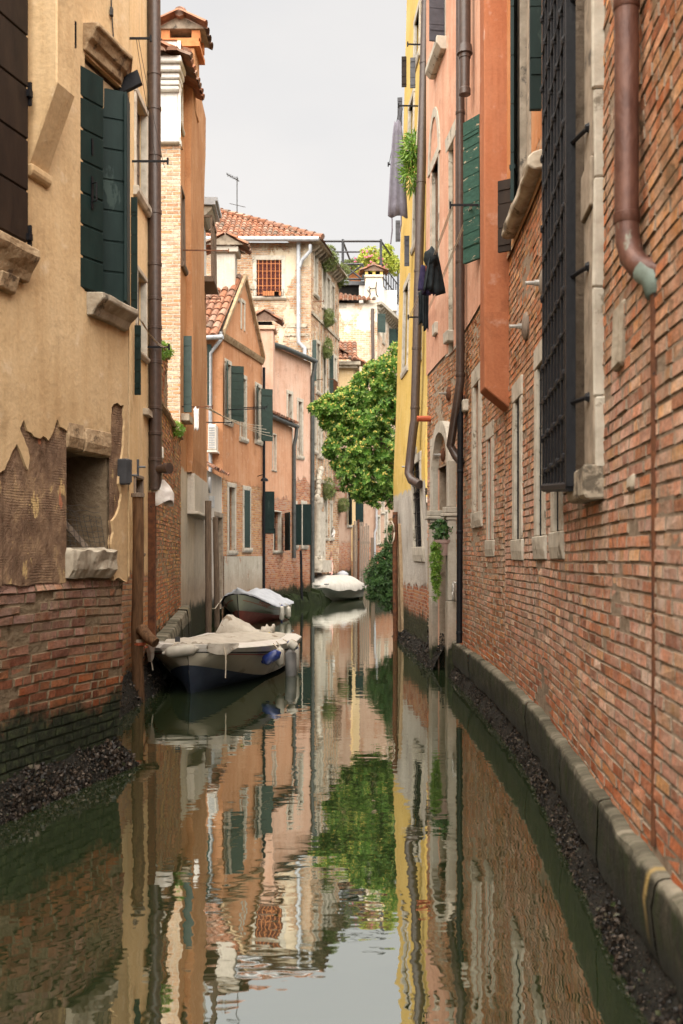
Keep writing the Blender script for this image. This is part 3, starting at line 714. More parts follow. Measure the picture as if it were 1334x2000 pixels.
MT['r2'] = M_wall('salmon_pink_plaster', pl=((.50, .25, .165), (.58, .32, .22), (.64, .41, .30)), br=(PAL_OCHRE[:3]+PAL_MAUVE[3:], (.40, .32, .24)), peel=(-9, .04), seed=22, plkw=dict(streak=.4, stain=(.52, .24, .13)), brkw=dict(bloom=((.52, .38, .30), .5)))
MT['flue'] = M_wall('terracotta_render', pl=((.30, .105, .05), (.345, .125, .06), (.38, .155, .082)), seed=23, plkw=dict(streak=.9, stain=(.23, .085, .045)))
MT['undercoat'] = None

PAL_R1 = [(.26, .10, .06), (.54, .19, .075), (.42, .21, .15), (.58, .32, .24), (.52, .19, .09), (.62, .40, .31), (.56, .30, .12), (.66, .50, .40), (.44, .16, .08)]
PAL_L1 = [(.15, .065, .045), (.24, .11, .075), (.25, .15, .125), (.28, .145, .08), (.32, .20, .16), (.28, .10, .045), (.34, .23, .13)]
MT['bk_r1'] = M_bricks('long_wall_bricks', PAL_R1, bloom=((.60, .44, .375), .85), wet=.40, seed=20, smear=(.40, .315, .24), zone=2.3)
MT['mo_r1'] = M_mortar('long_wall_mortar', (.19, .14, .10), (.36, .28, .21), wet=.40)
MT['bk_r1u'] = M_bricks('upper_ochre_bricks', PAL_OCHRE+PAL_R1[:3], seed=25)
MT['bk_r2'] = M_bricks('pink_house_bricks', PAL_OCHRE[:4]+PAL_R1[:5]+[(.60, .42, .26)], bloom=((.58, .44, .36), .6), wet=.92, seed=22, smear=(.44, .36, .28), zone=3.2)
MT['bk_r2k'] = M_bricks('pink_house_kerb_bricks', PAL_OCHRE[:4]+PAL_R1[:5]+[(.60, .42, .26)], bloom=((.58, .44, .36), .6), wet=.40, seed=22, smear=(.44, .36, .28), zone=3.2)
MT['mo_r2'] = M_mortar('pink_house_mortar', (.26, .20, .14), (.42, .34, .26), wet=.45)
MT['bk_l1'] = M_bricks('corner_bricks', PAL_L1, bloom=((.32, .22, .185), .5), smear=(.25, .18, .115), wet=.72, seed=1)
MT['mo_l1'] = M_mortar('corner_mortar', (.15, .105, .065), (.26, .195, .13), wet=.72, dist=.04)
MT['bk_l3'] = M_bricks('garden_bricks', PAL_WARM[:5]+[(.50, .28, .10), (.56, .36, .14)], wet=.80, seed=5)
MT['mo_l3'] = M_mortar('garden_mortar', (.20, .14, .09), (.34, .26, .17), wet=.80)

# ---------------------------------------------------------------- stone kerbs along the water
wk = Wall(smooth_path([(1.40, -1.5), (1.37, 1.0), (1.36, 2.5), (1.40, 3.77), (1.48, 5), (1.58, 6.2), (1.68, 7.3), (1.82, 9), (1.89, 10.8), (1.92, 14), (1.90, 16.35)], 6), -1)
def near_u(W, d): return min((abs(W.xy(W.L*i/800).y-d), W.L*i/800) for i in range(801))[1]
def M_kerb():
    s = NT('mossy_kerb_stone', .9, .2); v = s.v()
    n = s.ma('ADD', s.ma('MULTIPLY', s.noise(s.uv, 2.2, 6, .72), .7), s.ma('MULTIPLY', s.noise(s.map(s.uv, (5, .7, 1)), 3.0, 5, .7), .3)); n2 = s.noise(s.map(s.uv, (2.5, .6, 1)), 4.0, 5, .6)
    c = s.ramp(n, [(.32, (.008, .008, .005)), (.48, (.024, .021, .013)), (.58, (.05, .043, .028)), (.72, (.11, .095, .065))])
    c = s.mix(s.ma('MULTIPLY', s.ss(n2, .44, .62), .75), c, (.022, .030, .006))
    c = s.mix(s.ma('MULTIPLY', s.ss(s.ma('ADD', v, s.ma('MULTIPLY', n2, .08)), .59, .63), .8), c, s.ramp(n, [(.38, (.05, .045, .03)), (.52, (.17, .15, .11)), (.66, (.40, .35, .27))]))
    c = s.mix(s.ma('SUBTRACT', 1, s.ss(s.ma('ADD', v, s.ma('MULTIPLY', n, -.25)), .12, .26)), c, (.025, .024, .018))
    uu = s.nd('ShaderNodeSeparateXYZ', None, {'Vector': s.uv}).outputs[0]      # lime run-off below the rusted chase
    st = s.ma('SUBTRACT', 1, s.ss(s.ma('ABSOLUTE', s.ma('SUBTRACT', s.ma('ADD', uu, s.ma('MULTIPLY', n, .10)), near_u(wk, 4.45)+.05)), .005, .045))
    st = s.ma('MULTIPLY', s.ma('MULTIPLY', st, s.ss(v, .22, .56)), s.ss(n2, .34, .56)); c = s.mix(s.ma('MULTIPLY', st, .8), c, (.46, .31, .11))
    s.base(c); s.bump(s.ma('ADD', s.ma('MULTIPLY', s.noise(s.uv, 16, 6, .7), .028), s.ma('MULTIPLY', n, .05)))
    return s.m
MT['kerb'] = M_kerb()
def kerb(W, u0, u1, zt, zb, p0, p1, name, zt1=None, blk=1.9, seed=0):
    mb = MB(); rn = random.Random(seed); u = u0; zt1 = zt if zt1 is None else zt1
    while u < u1-.02:
        e = min(u1, u+blk*rn.uniform(.7, 1.3)); n = max(1, int((e-u)/.07)); dz = rn.uniform(-.012, .012); do = rn.uniform(-.012, .012)
        for i in range(n):
            a = u+.002+(e-u-.004)*i/n; b = u+.002+(e-u-.004)*(i+1)/n
            def prof(q):
                f = (q-u0)/(u1-u0); t = zt+(zt1-zt)*f+dz
                return [(-.05, t+.006), (p0*.4, t+.004), (p0+do-.028, t+.001), (p0+do-.006, t-.012), (p0+do, t-.035), (p0*.6+p1*.4+do+.006, t-.14), (p1+do, zb+.10), (p1+do-.008, zb+.03), (p1+do-.05, zb), (-.05, zb)]
            A = [jit(jit(W.pt(a, z, o), .020, 4), .009, 17) for o, z in prof(a)]; B = [jit(jit(W.pt(b, z, o), .020, 4), .009, 17) for o, z in prof(b)]
            for j in range(len(A)-1):
                mb.face([A[j], A[j+1], B[j+1], B[j]], [(a, A[j].z), (a, A[j+1].z), (b, B[j+1].z), (b, B[j].z)])
        mb.face([jit(W.pt(e-.002, z, o), .02, 4) for o, z in prof(e)])
        u = e
    return tag(mb.build(name, MT['kerb'], smooth=True, auto=.7), kind='structure')
kerb(wk, 2.2, wk.L, .60, .19, .085, .075, 'kerb', seed=3)
kerb(W3, .05, W3.L, .66, .05, .20, .24, 'kerb', zt1=.88, blk=.9, seed=5)

# ---------------------------------------------------------------- mussels and weed at the tide line
def M_shell():
    s = NT('mussel_shell', .5, .25)
    cell = s.nd('ShaderNodeVectorMath', {'operation': 'FLOOR'}, {0: s.uv}).outputs[0]
    wn = s.nd('ShaderNodeTexWhiteNoise', {'noise_dimensions': '2D'}, {'Vector': cell}).outputs['Value']
    s.base(s.ramp(wn, [(0, (.004, .004, .003)), (.45, (.014, .010, .008)), (.72, (.026, .018, .012)), (.90, (.055, .038, .027)), (.97, (.10, .078, .06)), (1, (.025, .035, .010))]))
    return s.m
MT['shell'] = M_shell()
MT['bank'] = M_simple('black_weed_bank', (.003, .003, .002), (.014, .012, .008), 12, .7, .3, .02)
def mussels(W, u0, u1, zt, out, o0, n, seed, name='mussel_bed', size=.034):
    rn = random.Random(seed); mb = MB()
    NU = max(8, int((u1-u0)/.12)); NV = 7; Pg = []
    for i in range(NV+1):
        f = i/NV; row = []
        for j in range(NU+1):
            u = u0+(u1-u0)*j/NU; o = o0+out*(1-(1-f)**1.6); z = zt*(1-f)-.05*f
            row.append(jit(W.pt(u, z, o), .028, 6))
        Pg.append(row)
    mb.grid(Pg, lambda a, b: (b*.1, a*.1), 1)
    for k in range(n):
        u = rn.uniform(u0, u1); f = rn.random()**.75 if rn.random() > .16 else -.55*rn.random()**2; o = o0+out*(1-(1-min(1, f))**1.6) if f > 0 else o0+.01; z = zt*(1-f)-.03*f
        q = jit(W.pt(u, z, o), .028, 6); nn = (W.nor(u)+Vector((0, 0, .5))).normalized()
        d = (Vector((rn.uniform(-1, 1), rn.uniform(-1, 1), rn.uniform(-1, 1)))+nn*.35).normalized(); sd = d.cross((nn+Vector((rn.uniform(-1, 1), rn.uniform(-1, 1), rn.uniform(-1, 1)))*.8)).normalized()
        up = d.cross(sd); up = -up if up.dot(nn) < 0 else up; L = size*rn.uniform(.5, 1.5)*(1+1.1*noise.noise(q*4.0)); w2 = L*.45; q = q-d*L*.2; uvc = (rn.randint(0, 999)+.5, rn.randint(0, 999)+.5)
        a, b, c, e = q, q+sd*w2+d*L*.6, q+d*L, q-sd*w2+d*L*.6; t = q+d*L*.5+up*w2*.55
        for x, y in ((a, b), (b, c), (c, e), (e, a)): mb.face([x, y, t], [uvc]*3)
    return tag(mb.build(name, [MT['shell'], MT['bank']]), kind='stuff')
ua, ub = W1.c[2], W1.c[4]
mussels(W1, ua-2.0, ub-.0, .34, .26, -.08, 9500, 3)
mussels(wk, 4.6, wk.L-.1, .26, 0.13, .0, 11000, 4, size=.022)
mussels(W3, 0.1, 6.5, .42, .30, .05, 1500, 5)
mussels(WR2, WR2.u(866), WR2.L, .40, .22, -.02, 1600, 6)
mussels(WR3, 0, WR3.c[-2], .35, .20, -.06, 1200, 7)
mussels(W2, 1.5, W2.L, .40, .25, -.02, 900, 8)
# ---------------------------------------------------------------- shared fittings
def bolt_bar(mb, W, u, z, out, dz=0.0, r=.014, tip=.03):
    """iron laundry bar standing out from a wall"""
    a = W.pt(u, z, -.02); b = W.pt(u, z+dz, out); t = (b-a).normalized(); sd = t.cross(Vector((0, 0, 1))).normalized()
    mb.obox((a+b)/2, (b-a)/2, sd*r*.7, (0, 0, r)); mb.obox(b+Vector((0, 0, .0)), t*.012, sd*r*1.3, (0, 0, r+tip))
def bars_part(bld, W, lst, name='laundry_bracket', mat='iron'):
    for (u, z, out) in lst:
        mb = MB(); bolt_bar(mb, W, u, z, out); mb.build(name, MT[mat], bld)
def line_between(a, b, sag=.05, r=.004, n=10):
    a, b = Vector(a), Vector(b)
    return [a.lerp(b, i/n)-Vector((0, 0, sag*4*(i/n)*(1-i/n))) for i in range(n+1)], r
def clothesline(pairs, label, name='clothesline', mat='rope', r=.004, sag=.06):
    mb = MB()
    for a, b in pairs:
        p, _ = line_between(a, b, sag); mb.tube(p, r, 5)
    o = mb.build(name, MT[mat]); return tag(o, label, 'clothesline')
def pipe(bld, pts, r, mat, name='downpipe', collars=(), n=12):
    mb = MB(); mb.tube(pts, r, n)
    pts = [Vector(p) for p in pts]
    for (i, f) in collars:
        a, b = pts[i], pts[i+1]; c = a.lerp(b, f); t = (b-a).normalized()
        mb.lathe(c-t*.03, t, [(0, r), (.004, r*1.10), (.05, r*1.10), (.056, r)], n)
    return mb.build(name, MT[mat], bld, smooth=True, auto=.9)

# ================================================================ left 1: ochre house with the peeling corner
B1 = thing('ochre_house', (-2.6, 8.4, 0), 'ochre plaster house with ragged plaster edge, dark green shutters and crumbling brick base', 'house')
u126, u208 = W1.u(126, 8, W1.c[4]), W1.u(208, 8, W1.c[4]); um = (u126+u208)/2
nz0, nz1 = W1.z(1072, um), W1.z(884, um)
W1.hole(u126, u208, nz0, nz1, .85)
wu0, wu1 = W1.u(157, 8, W1.c[4]), W1.u(239, 8, W1.c[4]); wz0, wz1 = 4.30, 6.36
W1.hole(wu0, wu1, wz0, wz1, .30)
W1.build('wall', MT['mo_l1'], -.6, 8.6, B1, dz=.25, du=.3)
u95 = W1.u(95, 8, W1.c[4])
brickwork('brickwork', W1, MT['bk_l1'], side=MT['mo_l1'], parent=B1, u0=W1.c[2]-.8, u1=W1.c[4]-.004, z0=-.25, z1=1.80, half=.45, bw=.26, bh=.081, joint=.012, proud=.008, rough=.006, wave=.016, lost=.02, seed=3,
          rubble=lambda u, z: .55*max(0, min(1, (u95-u)/.5)) if z > .75 else 0)
# plaster skin with its torn lower edge
rn = random.Random(11)
edge = [(-316, 1005), (-240, 960), (-160, 985), (-100, 930), (-40, 940), (0, 918), (8, 899), (16, 880), (24, 867), (30, 880), (38, 900), (46, 918), (49, 893), (46, 876),
        (38, 856), (30, 838), (38, 820), (45, 842), (53, 846), (58, 853), (70, 857), (76, 852), (86, 861), (95, 845), (103, 819), (109, 834), (122, 842), (126, 829), (137, 836), (147, 840),
        (170, 843), (190, 842), (208, 846), (209, 820), (210, 796), (215, 789), (222, 787), (228, 793), (234, 791), (236, 830), (234, 870), (229, 905), (226, 925), (224, 945),
        (230, 965), (226, 990), (220, 1006), (211, 1018), (214, 1040), (210, 1062), (216, 1090), (211, 1112), (215, 1134), (224, 1128), (233, 1134), (241, 1137)]
def e2(p):
    u = W1.u(p[0], W1.c[2], W1.c[4]); return (u, W1.z(p[1], u))
E = [e2(p) for p in edge]; E[0] = (W1.c[2], E[0][1]); E[-1] = (W1.c[4], E[-1][1])
EE = []
for a, b in zip(E, E[1:]):
    EE.append(a); L = math.hypot(b[0]-a[0], b[1]-a[1]); k = int(L/.035)
    for i in range(1, k): EE.append((a[0]+(b[0]-a[0])*i/k+rn.uniform(-.006, .006), a[1]+(b[1]-a[1])*i/k+rn.uniform(-.008, .008)))
EE.append(E[-1])
outer = EE+[(W1.c[4], 8.6), (W1.c[3], 8.6), (W1.c[2], 8.6)]
hole = [(wu0, wz0), (wu0, wz1), (wu1, wz1), (wu1, wz0)]
mb = MB(); PO = .042
loops = [[Vector((u, z, 0)) for u, z in outer], [Vector((u, z, 0)) for u, z in hole]]
flat = [p for l in loops for p in l]
for tri in geometry.tessellate_polygon(loops):
    q = [flat[i] for i in tri]; c = [(p.x, p.y) for p in q]
    if (q[1]-q[0]).cross(q[2]-q[0]).z < 0: c = c[::-1]
    mb.face([W1.pt(u, z, PO) for u, z in c], c)
for lp in (EE, hole+hole[:1]):
    for a, b in zip(lp, lp[1:]): mb.face([W1.pt(*a, PO), W1.pt(*b, PO), W1.pt(*b, -.01), W1.pt(*a, -.01)], [a, b, b, a])
for a, b, z0 in ((0, W1.c[1], 1.8), (W1.c[1], W1.c[2], 1.8), (W1.c[4], W1.c[5], 1.8)):
    q = [(a, z0), (b, z0), (b, 8.6), (a, 8.6)]; mb.face([W1.pt(u, z, PO) for u, z in q], q)
mb.build('plaster', MT['w1_plaster'], B1)
# combed brown undercoat laid bare
def M_under():
    s = NT('combed_undercoat', .9, .15)
    o = s.nd('ShaderNodeVectorMath', {'operation': 'MULTIPLY_ADD'}, {0: s.noise(s.map(s.uv, (1, 1.2, 1)), 1.6, 3, col=True), 1: (.0, .10, 0), 2: s.uv}).outputs[0]
    vv = s.nd('ShaderNodeSeparateXYZ', None, {'Vector': o}).outputs[1]
    comb = s.ma('SINE', s.ma('MULTIPLY', vv, 300)); n = s.noise(s.map(s.uv, (1, .6, 1)), 5, 6, .7)
    c = s.ramp(n, [(.3, (.085, .05, .03)), (.45, (.17, .105, .068)), (.56, (.25, .16, .10)), (.68, (.40, .27, .15))])
    c = s.mix(s.ma('MULTIPLY', s.ss(s.noise(s.map(s.uv, (1, .45, 1)), 2.4, 6, .75), .52, .60), .75), c, s.ramp(n, [(.35, (.10, .062, .042)), (.65, (.30, .19, .125))]))
    c = s.mix(s.ma('MULTIPLY', s.ma('MULTIPLY', s.ss(comb, -.2, 1), .22), s.ss(s.noise(s.uv, 3.5, 3), .40, .62)), c, (.07, .045, .035))
    c = s.mix(s.ss(s.noise(s.map(s.uv, (1.4, .5, 1)), 3.0, 6, .7), .58, .62), c, (.52, .36, .17))
    c = s.mix(s.ss(s.noise(s.map(s.uv, (1.4, .6, 1), (5, 1, 0)), 3.4, 4, .6), .68, .70), c, (.40, .16, .09))
    s.base(c); s.bump(s.ma('ADD', s.ma('MULTIPLY', s.ma('MULTIPLY', comb, s.ss(s.noise(s.uv, 3.5, 3), .42, .62)), .0012), s.ma('MULTIPLY', s.noise(s.map(s.uv, (1, .6, 1)), 9, 6, .75), .034)))
    return s.m
MT['undercoat'] = M_under()
mb = MB()
zb = 1.77
def sheet(u0, u1, z0, z1, o, n=10, seed=0):
    r2 = random.Random(seed); lowz = [z0+r2.uniform(-.012, .012) for _ in range(n+1)]
    for i in range(n):
        a, b = u0+(u1-u0)*i/n, u0+(u1-u0)*(i+1)/n
        q = [(a, lowz[i]), (b, lowz[i+1]), (b, z1), (a, z1)]; mb.face([W1.pt(u, z, o) for u, z in q], q)
        mb.face([W1.pt(a, lowz[i], -.02), W1.pt(b, lowz[i+1], -.02), W1.pt(b, lowz[i+1], o), W1.pt(a, lowz[i], o)])
    q = [(u1, lowz[-1]), (u1, z1)]; mb.face([W1.pt(u1, lowz[-1], o), W1.pt(u1, z1, o), W1.pt(u1, z1, -.02), W1.pt(u1, lowz[-1], -.02)])
sheet(W1.c[2], W1.c[3]-.002, zb, 3.15, .024, 8, 1); sheet(W1.c[3]+.002, u126-.01, zb, 3.15, .024, 8, 2)
sheet(u208+.012, W1.u(237, 8, W1.c[4]), zb+.02, 3.4, .02, 5, 3)
mb.build('undercoat', MT['undercoat'], B1)
# niche: back sheet painted near-black for its shade, lintel, sill, wire netting and a leaning board
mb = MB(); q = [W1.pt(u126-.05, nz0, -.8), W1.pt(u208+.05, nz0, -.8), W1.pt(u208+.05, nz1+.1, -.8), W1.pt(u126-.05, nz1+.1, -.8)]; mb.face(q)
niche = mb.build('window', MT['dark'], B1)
mb = MB(); ul = u126+(u208-u126)*.36
mb.wprism(W1, u126-.02, ul, [(-.1, nz1+.0), (.03, nz1+.0), (.055, nz1+.10), (.045, nz1+.235), (-.1, nz1+.24)]); mb.wprism(W1, ul+.004, u208+.01, [(-.1, nz1-.01), (.035, nz1-.01), (.06, nz1+.08), (.05, nz1+.215), (-.1, nz1+.22)])
mb.build('lintel', MT['stone_tan'], niche, weld=True, bev=.015, jitter=.014)
mb = MB()
for i in range(14):
    a, b = u126-.03+(u208-u126+.04)*i/14, u126-.03+(u208-u126+.04)*(i+1)/14; k = .012*math.sin(i*1.9)
    mb.wprism(W1, a, b, [(-.45, nz0-.24), (.06, nz0-.25), (.10, nz0-.18), (.10, nz0-.10), (.12, nz0-.02), (.05, nz0-.002), (-.45, nz0+.012)])
mb.build('sill', MT['stone'], niche, weld=True, jitter=.026, jk=9)
mb = MB()
for i in range(9):
    u = u126+.02+(u208-u126-.05)*i/8; mb.tube([W1.pt(u, nz0+.02, .0), W1.pt(u+.03*math.sin(i), nz0+.30, -.06), W1.pt(u, nz0+.46-.03*i, -.12)], .0022, 4)
for j in range(9):
    z = nz0+.02+.045*j; mb.tube([W1.pt(u126+.02+(u208-u126-.05)*k/6, z+.01*math.sin(k*2+j), -.03*(j/4)) for k in range(7)], .0022, 4)
mb.build('wire_mesh', MT['wire'], niche)
mb = MB(); a, b = W1.pt(u126+.12, nz0+.50, -.35), W1.pt(u208-.16, nz0+.0, -.10); mb.obox((a+b)/2, (b-a)/2, (b-a).cross(Vector((0, 0, 1))).normalized()*.012, (0, .0, .035))
a, b = W1.pt(u126+.04, nz0+.42, -.40), W1.pt(u126+.45, nz0+.40, -.30); mb.obox((a+b)/2, (b-a)/2, (0, .01, 0), (0, 0, .03))
mb.build('leaning_board', MT['wood_grey'], niche)
# sloping-bottomed chimney breast
ca, cb_ = W1.u(45, 7, W1.c[4]), W1.u(83, 7, W1.c[4]); za = 5.03
mb = MB()
prof = [(PO-.02, za-.02), (PO+.26, za+.66), (PO+.26, 9.4), (PO-.02, 9.4)]
mb.wprism(W1, ca, cb_, prof)
mb.wprism(W1, ca-.01, cb_+.01, [(PO-.02, za-.05), (PO+.02, za-.05), (PO+.05, za-.01), (PO+.05, za+.05), (PO-.02, za+.05)])
mb.build('chimney_breast', MT['w1_plaster'], B1, weld=True, bev=.012)
# louvred vent and stray cable
mb = MB(); ua, ub = W1.u(122, 8, W1.c[4]), W1.u(135, 8, W1.c[4]); z0, z1 = W1.z(82, ua), W1.z(36, ua)
for k in range(7):
    zz = z0+(z1-z0)*(k+.5)/7; mb.wprism(W1, ua+.012, ub-.012, [(PO, zz-.010), (PO+.025, zz-.016), (PO+.028, zz-.010), (PO, zz+.012)])
for a, b in ((ua, ua+.012), (ub-.012, ub)): mb.wbox(W1, a, b, PO-.01, PO+.03, z0, z1)
for a, b in ((z0-.012, z0), (z1, z1+.012)): mb.wbox(W1, ua, ub, PO-.01, PO+.03, a, b)
mb.build('vent_grille', MT['iron'], B1)
mb = MB(); uc = W1.u(205, 8, W1.c[4]); mb.tube([W1.pt(uc, 8.5, PO+.01), W1.pt(uc+.02, 7.0, PO+.012), W1.pt(uc+.07, 6.65, PO+.012)], .006, 5); mb.obox(W1.pt(uc+.01, 6.95, PO+.02), (.012, 0, 0), (0, .02, 0), (0, 0, .035))
mb.build('cable', MT['wire'], B1)
# tall window: recess, moulded hood, sill, two green leaves
mb = MB(); q = [W1.pt(wu0-.02, wz0, -.22), W1.pt(wu1+.02, wz0, -.22), W1.pt(wu1+.02, wz1+.05, -.22), W1.pt(wu0-.02, wz1+.05, -.22)]; mb.face(q)
win = mb.build('window', MT['dark'], B1)
mb = MB(); mb.wbox(W1, wu0, wu1, -.14, .0, wz1-.30, wz1-.03); mb.wbox(W1, wu0+.001, wu0+.05, -.2, .02, wz0, wz1-.302)
mb.build('frame', MT['stone_tan'], win, weld=True, bev=.01, jitter=.008)
mb = MB(); mb.wprism(W1, wu0-.03, wu1+.05, [(PO-.06, wz1+.02), (PO+.03, wz1+.02), (PO+.045, wz1+.09), (PO+.085, wz1+.12), (PO+.12, wz1+.19), (PO+.15, wz1+.205), (PO+.15, wz1+.245), (PO-.06, wz1+.265)], n=4)
mb.build('hood', MT['stone_tan'], win, weld=True, bev=.008, jitter=.012)
mb = MB(); us0, us1 = W1.u(163, 8, W1.c[4])-.02, wu1+.10
mb.wprism(W1, us0, us1, [(PO-.2, wz0-.20), (PO+.05, wz0-.20), (PO+.085, wz0-.13), (PO+.13, wz0-.09), (PO+.16, wz0-.06), (PO+.16, wz0-.01), (PO-.2, wz0+.005)], n=5)
mb.build('sill', MT['stone'], win, weld=True, bev=.008, jitter=.012)
def leaf_px(parent, pA, dA, pB, dB, z0, z1, mat, n, name='shutter', th=.045, planks=True):
    """a shutter leaf standing between two points given by their photo column and distance"""
    a = Vector((X(pA, dA), dA, 0)); b = Vector((X(pB, dB), dB, 0)); d = (b-a); L = d.length; d.normalize(); g = d.cross(Vector((0, 0, 1))); H = (z1-z0)/n; mb = MB()
    for i in range(n): mb.obox((a+b)/2+Vector((0, 0, z0+H*(i+.5))), d*L/2, g*th/2, (0, 0, H/2-.008))
    mb.obox((a+b)/2+Vector((0, 0, (z0+z1)/2)), d*(L/2-.006), g*(th/2-.010), (0, 0, (z1-z0)/2))
    return mb.build(name, MT[mat], parent, weld=True, bev=.006), a, b, d, g
s1, a, b, d, g = leaf_px(win, 151, 8.58, 199, 8.84, wz0+.01, 6.24, 'green', 7)
mb = MB(); c = a.lerp(b, .5)+g*.03+Vector((0, 0, 5.25)); mb.tube([c, c+g*.05, c+g*.05-Vector((0, 0, .16)), c-Vector((0, 0, .16))], .008, 6); mb.obox(c-Vector((0, 0, .08)), d*.012, g*.004, (0, 0, .14))
mb.obox(c+Vector((0, 0, .32)), d*.008, g*.006, (0, 0, .07)); s1h = mb.build('handle', MT['iron'], win)
s2, a, b, d, g = leaf_px(win, 196, 9.06, 243, 9.15, wz0+.005, 6.26, 'green', 7)
leaf_px(win, 245, 9.10, 251, 9.34, wz0+.02, 6.25, 'green', 1, th=.03)
# latch hooks and hinge lugs at the right of the window
mb = MB()
for zz in (6.40, 5.35, 4.9, 4.33):
    mb = MB(); q = W1.pt(wu1+.10, zz, PO); n_ = W1.nor(9.0); mb.obox(q+n_*.05, n_*.06, (0, .01, 0), (0, 0, .018)); mb.obox(q+n_*.09, n_*.012, (0, .01, 0), (0, 0, .06)); mb.build('hinge', MT['iron'], win)
mb = MB(); mb.obox(W1.pt(wu1-.05, 6.42, .10), (.10, 0, .05), (0, .03, 0), (-.02, 0, .06))
mb.build('latch', MT['iron'], win)
# nearest window, its brown leaf folded back flat on the wall
un = W1.u(31, 4, W1.c[4])
mb = MB(); mb.wbox(W1, un-1.35, un-.62, PO-.01, PO+.004, 4.45, 7.2); win2 = mb.build('window', MT['dark'], B1)
mb = MB(); H = .40
for i in range(8): mb.wbox(W1, un-.58, un, PO+.03, PO+.07, 4.42+H*i+.008, 4.42+H*(i+1)-.008)
mb.wbox(W1, un-.578, un-.004, PO+.035, PO+.058, 4.42, 4.42+H*8); mb.build('shutter', MT['brown_paint'], win2, weld=True, bev=.006)
mb = MB()
for zz in (5.55, 4.44): mb = MB(); mb.wbox(W1, un-.03, un+.015, PO+.0, PO+.10, zz, zz+.05); mb.wbox(W1, un+.0, un+.02, PO+.06, PO+.09, zz-.06, zz+.12); mb.build('hinge', MT['iron'], win2)
mb = MB(); mb.wprism(W1, un-1.5, W1.u(34, 4, W1.c[4])+.02, [(PO-.1, 4.12), (PO+.05, 4.12), (PO+.08, 4.20), (PO+.13, 4.27), (PO+.15, 4.31), (PO+.15, 4.37), (PO-.1, 4.39)], n=8); mb.wprism(W1, un-.35, un-.12, [(PO-.05, 3.98), (PO+.05, 4.0), (PO+.08, 4.12), (PO-.05, 4.12)], n=2)
mb.build('sill', MT['stone_tan'], win2, weld=True, bev=.008, jitter=.012)

# floodlight on the corner
uf = W1.u(232, 8, W1.c[4]); q = W1.pt(uf, 2.78, .05); t_, n_ = W1.tan(uf), W1.nor(uf)
FL = thing('floodlight', q, 'grey metal floodlight on a short bracket at the peeling corner of the ochre house', 'lamp')
mb = MB(); c = q+Vector((.01, -.03, .0)); mb.obox(c, (.052, -.02, 0), (.012, .04, 0), (0, 0, .12)); mb.build('housing', MT['grey_box'], FL, weld=True, bev=.01)
mb = MB()
for k in (-1, 1): mb.obox(c+Vector((.05, -.055, .05*k)), (.035, -.02, 0), (.004, .008, 0), (0, 0, .055))
mb.build('barn_door', MT['grey_box'], FL)
mb = MB(); mb.tube([c+Vector((.03, .03, -.03)), c+Vector((.12, .05, -.03)), c+Vector((.12, .05, .12))], .014, 6); mb.tube([c+Vector((.12, .05, .05)), c+Vector((.19, .06, .05))], .010, 6); mb.build('bracket', MT['grey_box'], FL)

# ================================================================ left 2: cream house set back behind the corner
B2 = thing('cream_house', (-2.95, 13, 0), 'narrow cream plaster house with a brown downpipe, set back behind the ochre corner', 'house')
d2 = 12.0
w_, *_r = pwin(B2, W2, 266, 283, 540, 690, rec=.12, fr=.06, mat='stone_white', sill=(.06, .08), bars=None)
w_, a, b, c, e = pwin(B2, W2, 264, 284, 205, 385, rec=.12, fr=.08, mat='stone_white', sill=(.08, .14))
pwin(B2, W2, 262, 276, 935, 1080, rec=.14, fr=.04, mat='wood_grey', sill=(.05, .06), pane='dark', sash=False)
W2.build('wall', MT['w2'], -.6, 12.6, B2)
for py0, py1, px in ((385, 610, 252), (635, 772, 259)):
    u = W2.u(px, 1, W2.L); shutter(B2, W2, u, W2.z(py1, u), W2.z(py0, u), .085, 92, mat='green', n=6)
mb = MB(); u = W2.u(283, 1, W2.L); mb.wbox(W2, u-.15, u+.25, -.05, .08, W2.z(812, u), W2.z(800, u)); mb.build('sill', MT['stone'], B2, weld=True, jitter=.01)
up = W2.u(287, 1, W2.L); o = .10
pz = lambda py: Z(py, 14.9)
pipe(B2, [W2.pt(up, 12.4, o), W2.pt(up+.15, pz(860), o), W2.pt(up+.15, pz(930), o), W2.pt(up+.15, pz(955), o+.0)], .098, 'pipe_brown', collars=[(0, f) for f in (.36, .42, .50, .60, .69, .75, .80, .86, .94, .985)]+[(1, .5)], n=14)
mb = MB(); q = W2.pt(up+.15, pz(915), o); mb.tube([q, q+Vector((.13, -.10, .01)), q+Vector((.20, -.14, .01))], [.07, .065, .075], 10); mb.lathe(q+Vector((.17, -.12, .01)), (.2, -.14, 0), [(0, .085), (.09, .085), (.092, .06)], 12); mb.build('pipe_elbow', MT['pipe_brown'], B2, smooth=True, auto=.8)
mb = MB(); q = W2.pt(up+.22, pz(880), .16); mb.obox(q, (.05, 0, 0), (0, .04, 0), (0, 0, .09)); mb.build('meter_box', MT['ac_white'], B2, weld=True, bev=.015)
mb = MB(); c = W2.pt(up+.12, 0, .06); mb.box(c.x-.07, c.x+.05, c.y-.05, c.y+.06, .75, pz(960)); mb.build('drain_cover', MT['rust'], B2, weld=True, bev=.008)
lb = []
for px, py, out in ((252, 75, .30), (258, 315, .50), (286, 678, .34)):
    u = W2.u(px, 1, W2.L); lb.append((u, W2.z(py, u), out))
bars_part(B2, W2, lb)
pa = [W2.pt(lb[0][0], lb[0][1], k) for k in (.10, .13)]; pb = [W2.pt(lb[1][0]+.3, lb[1][1]+.02, k) for k in (.30, .40)]
clothesline([(pa[0], pb[0]), (pa[1], pb[1])], 'pair of thin dark cords strung between iron bars high on the cream house', mat='wire')
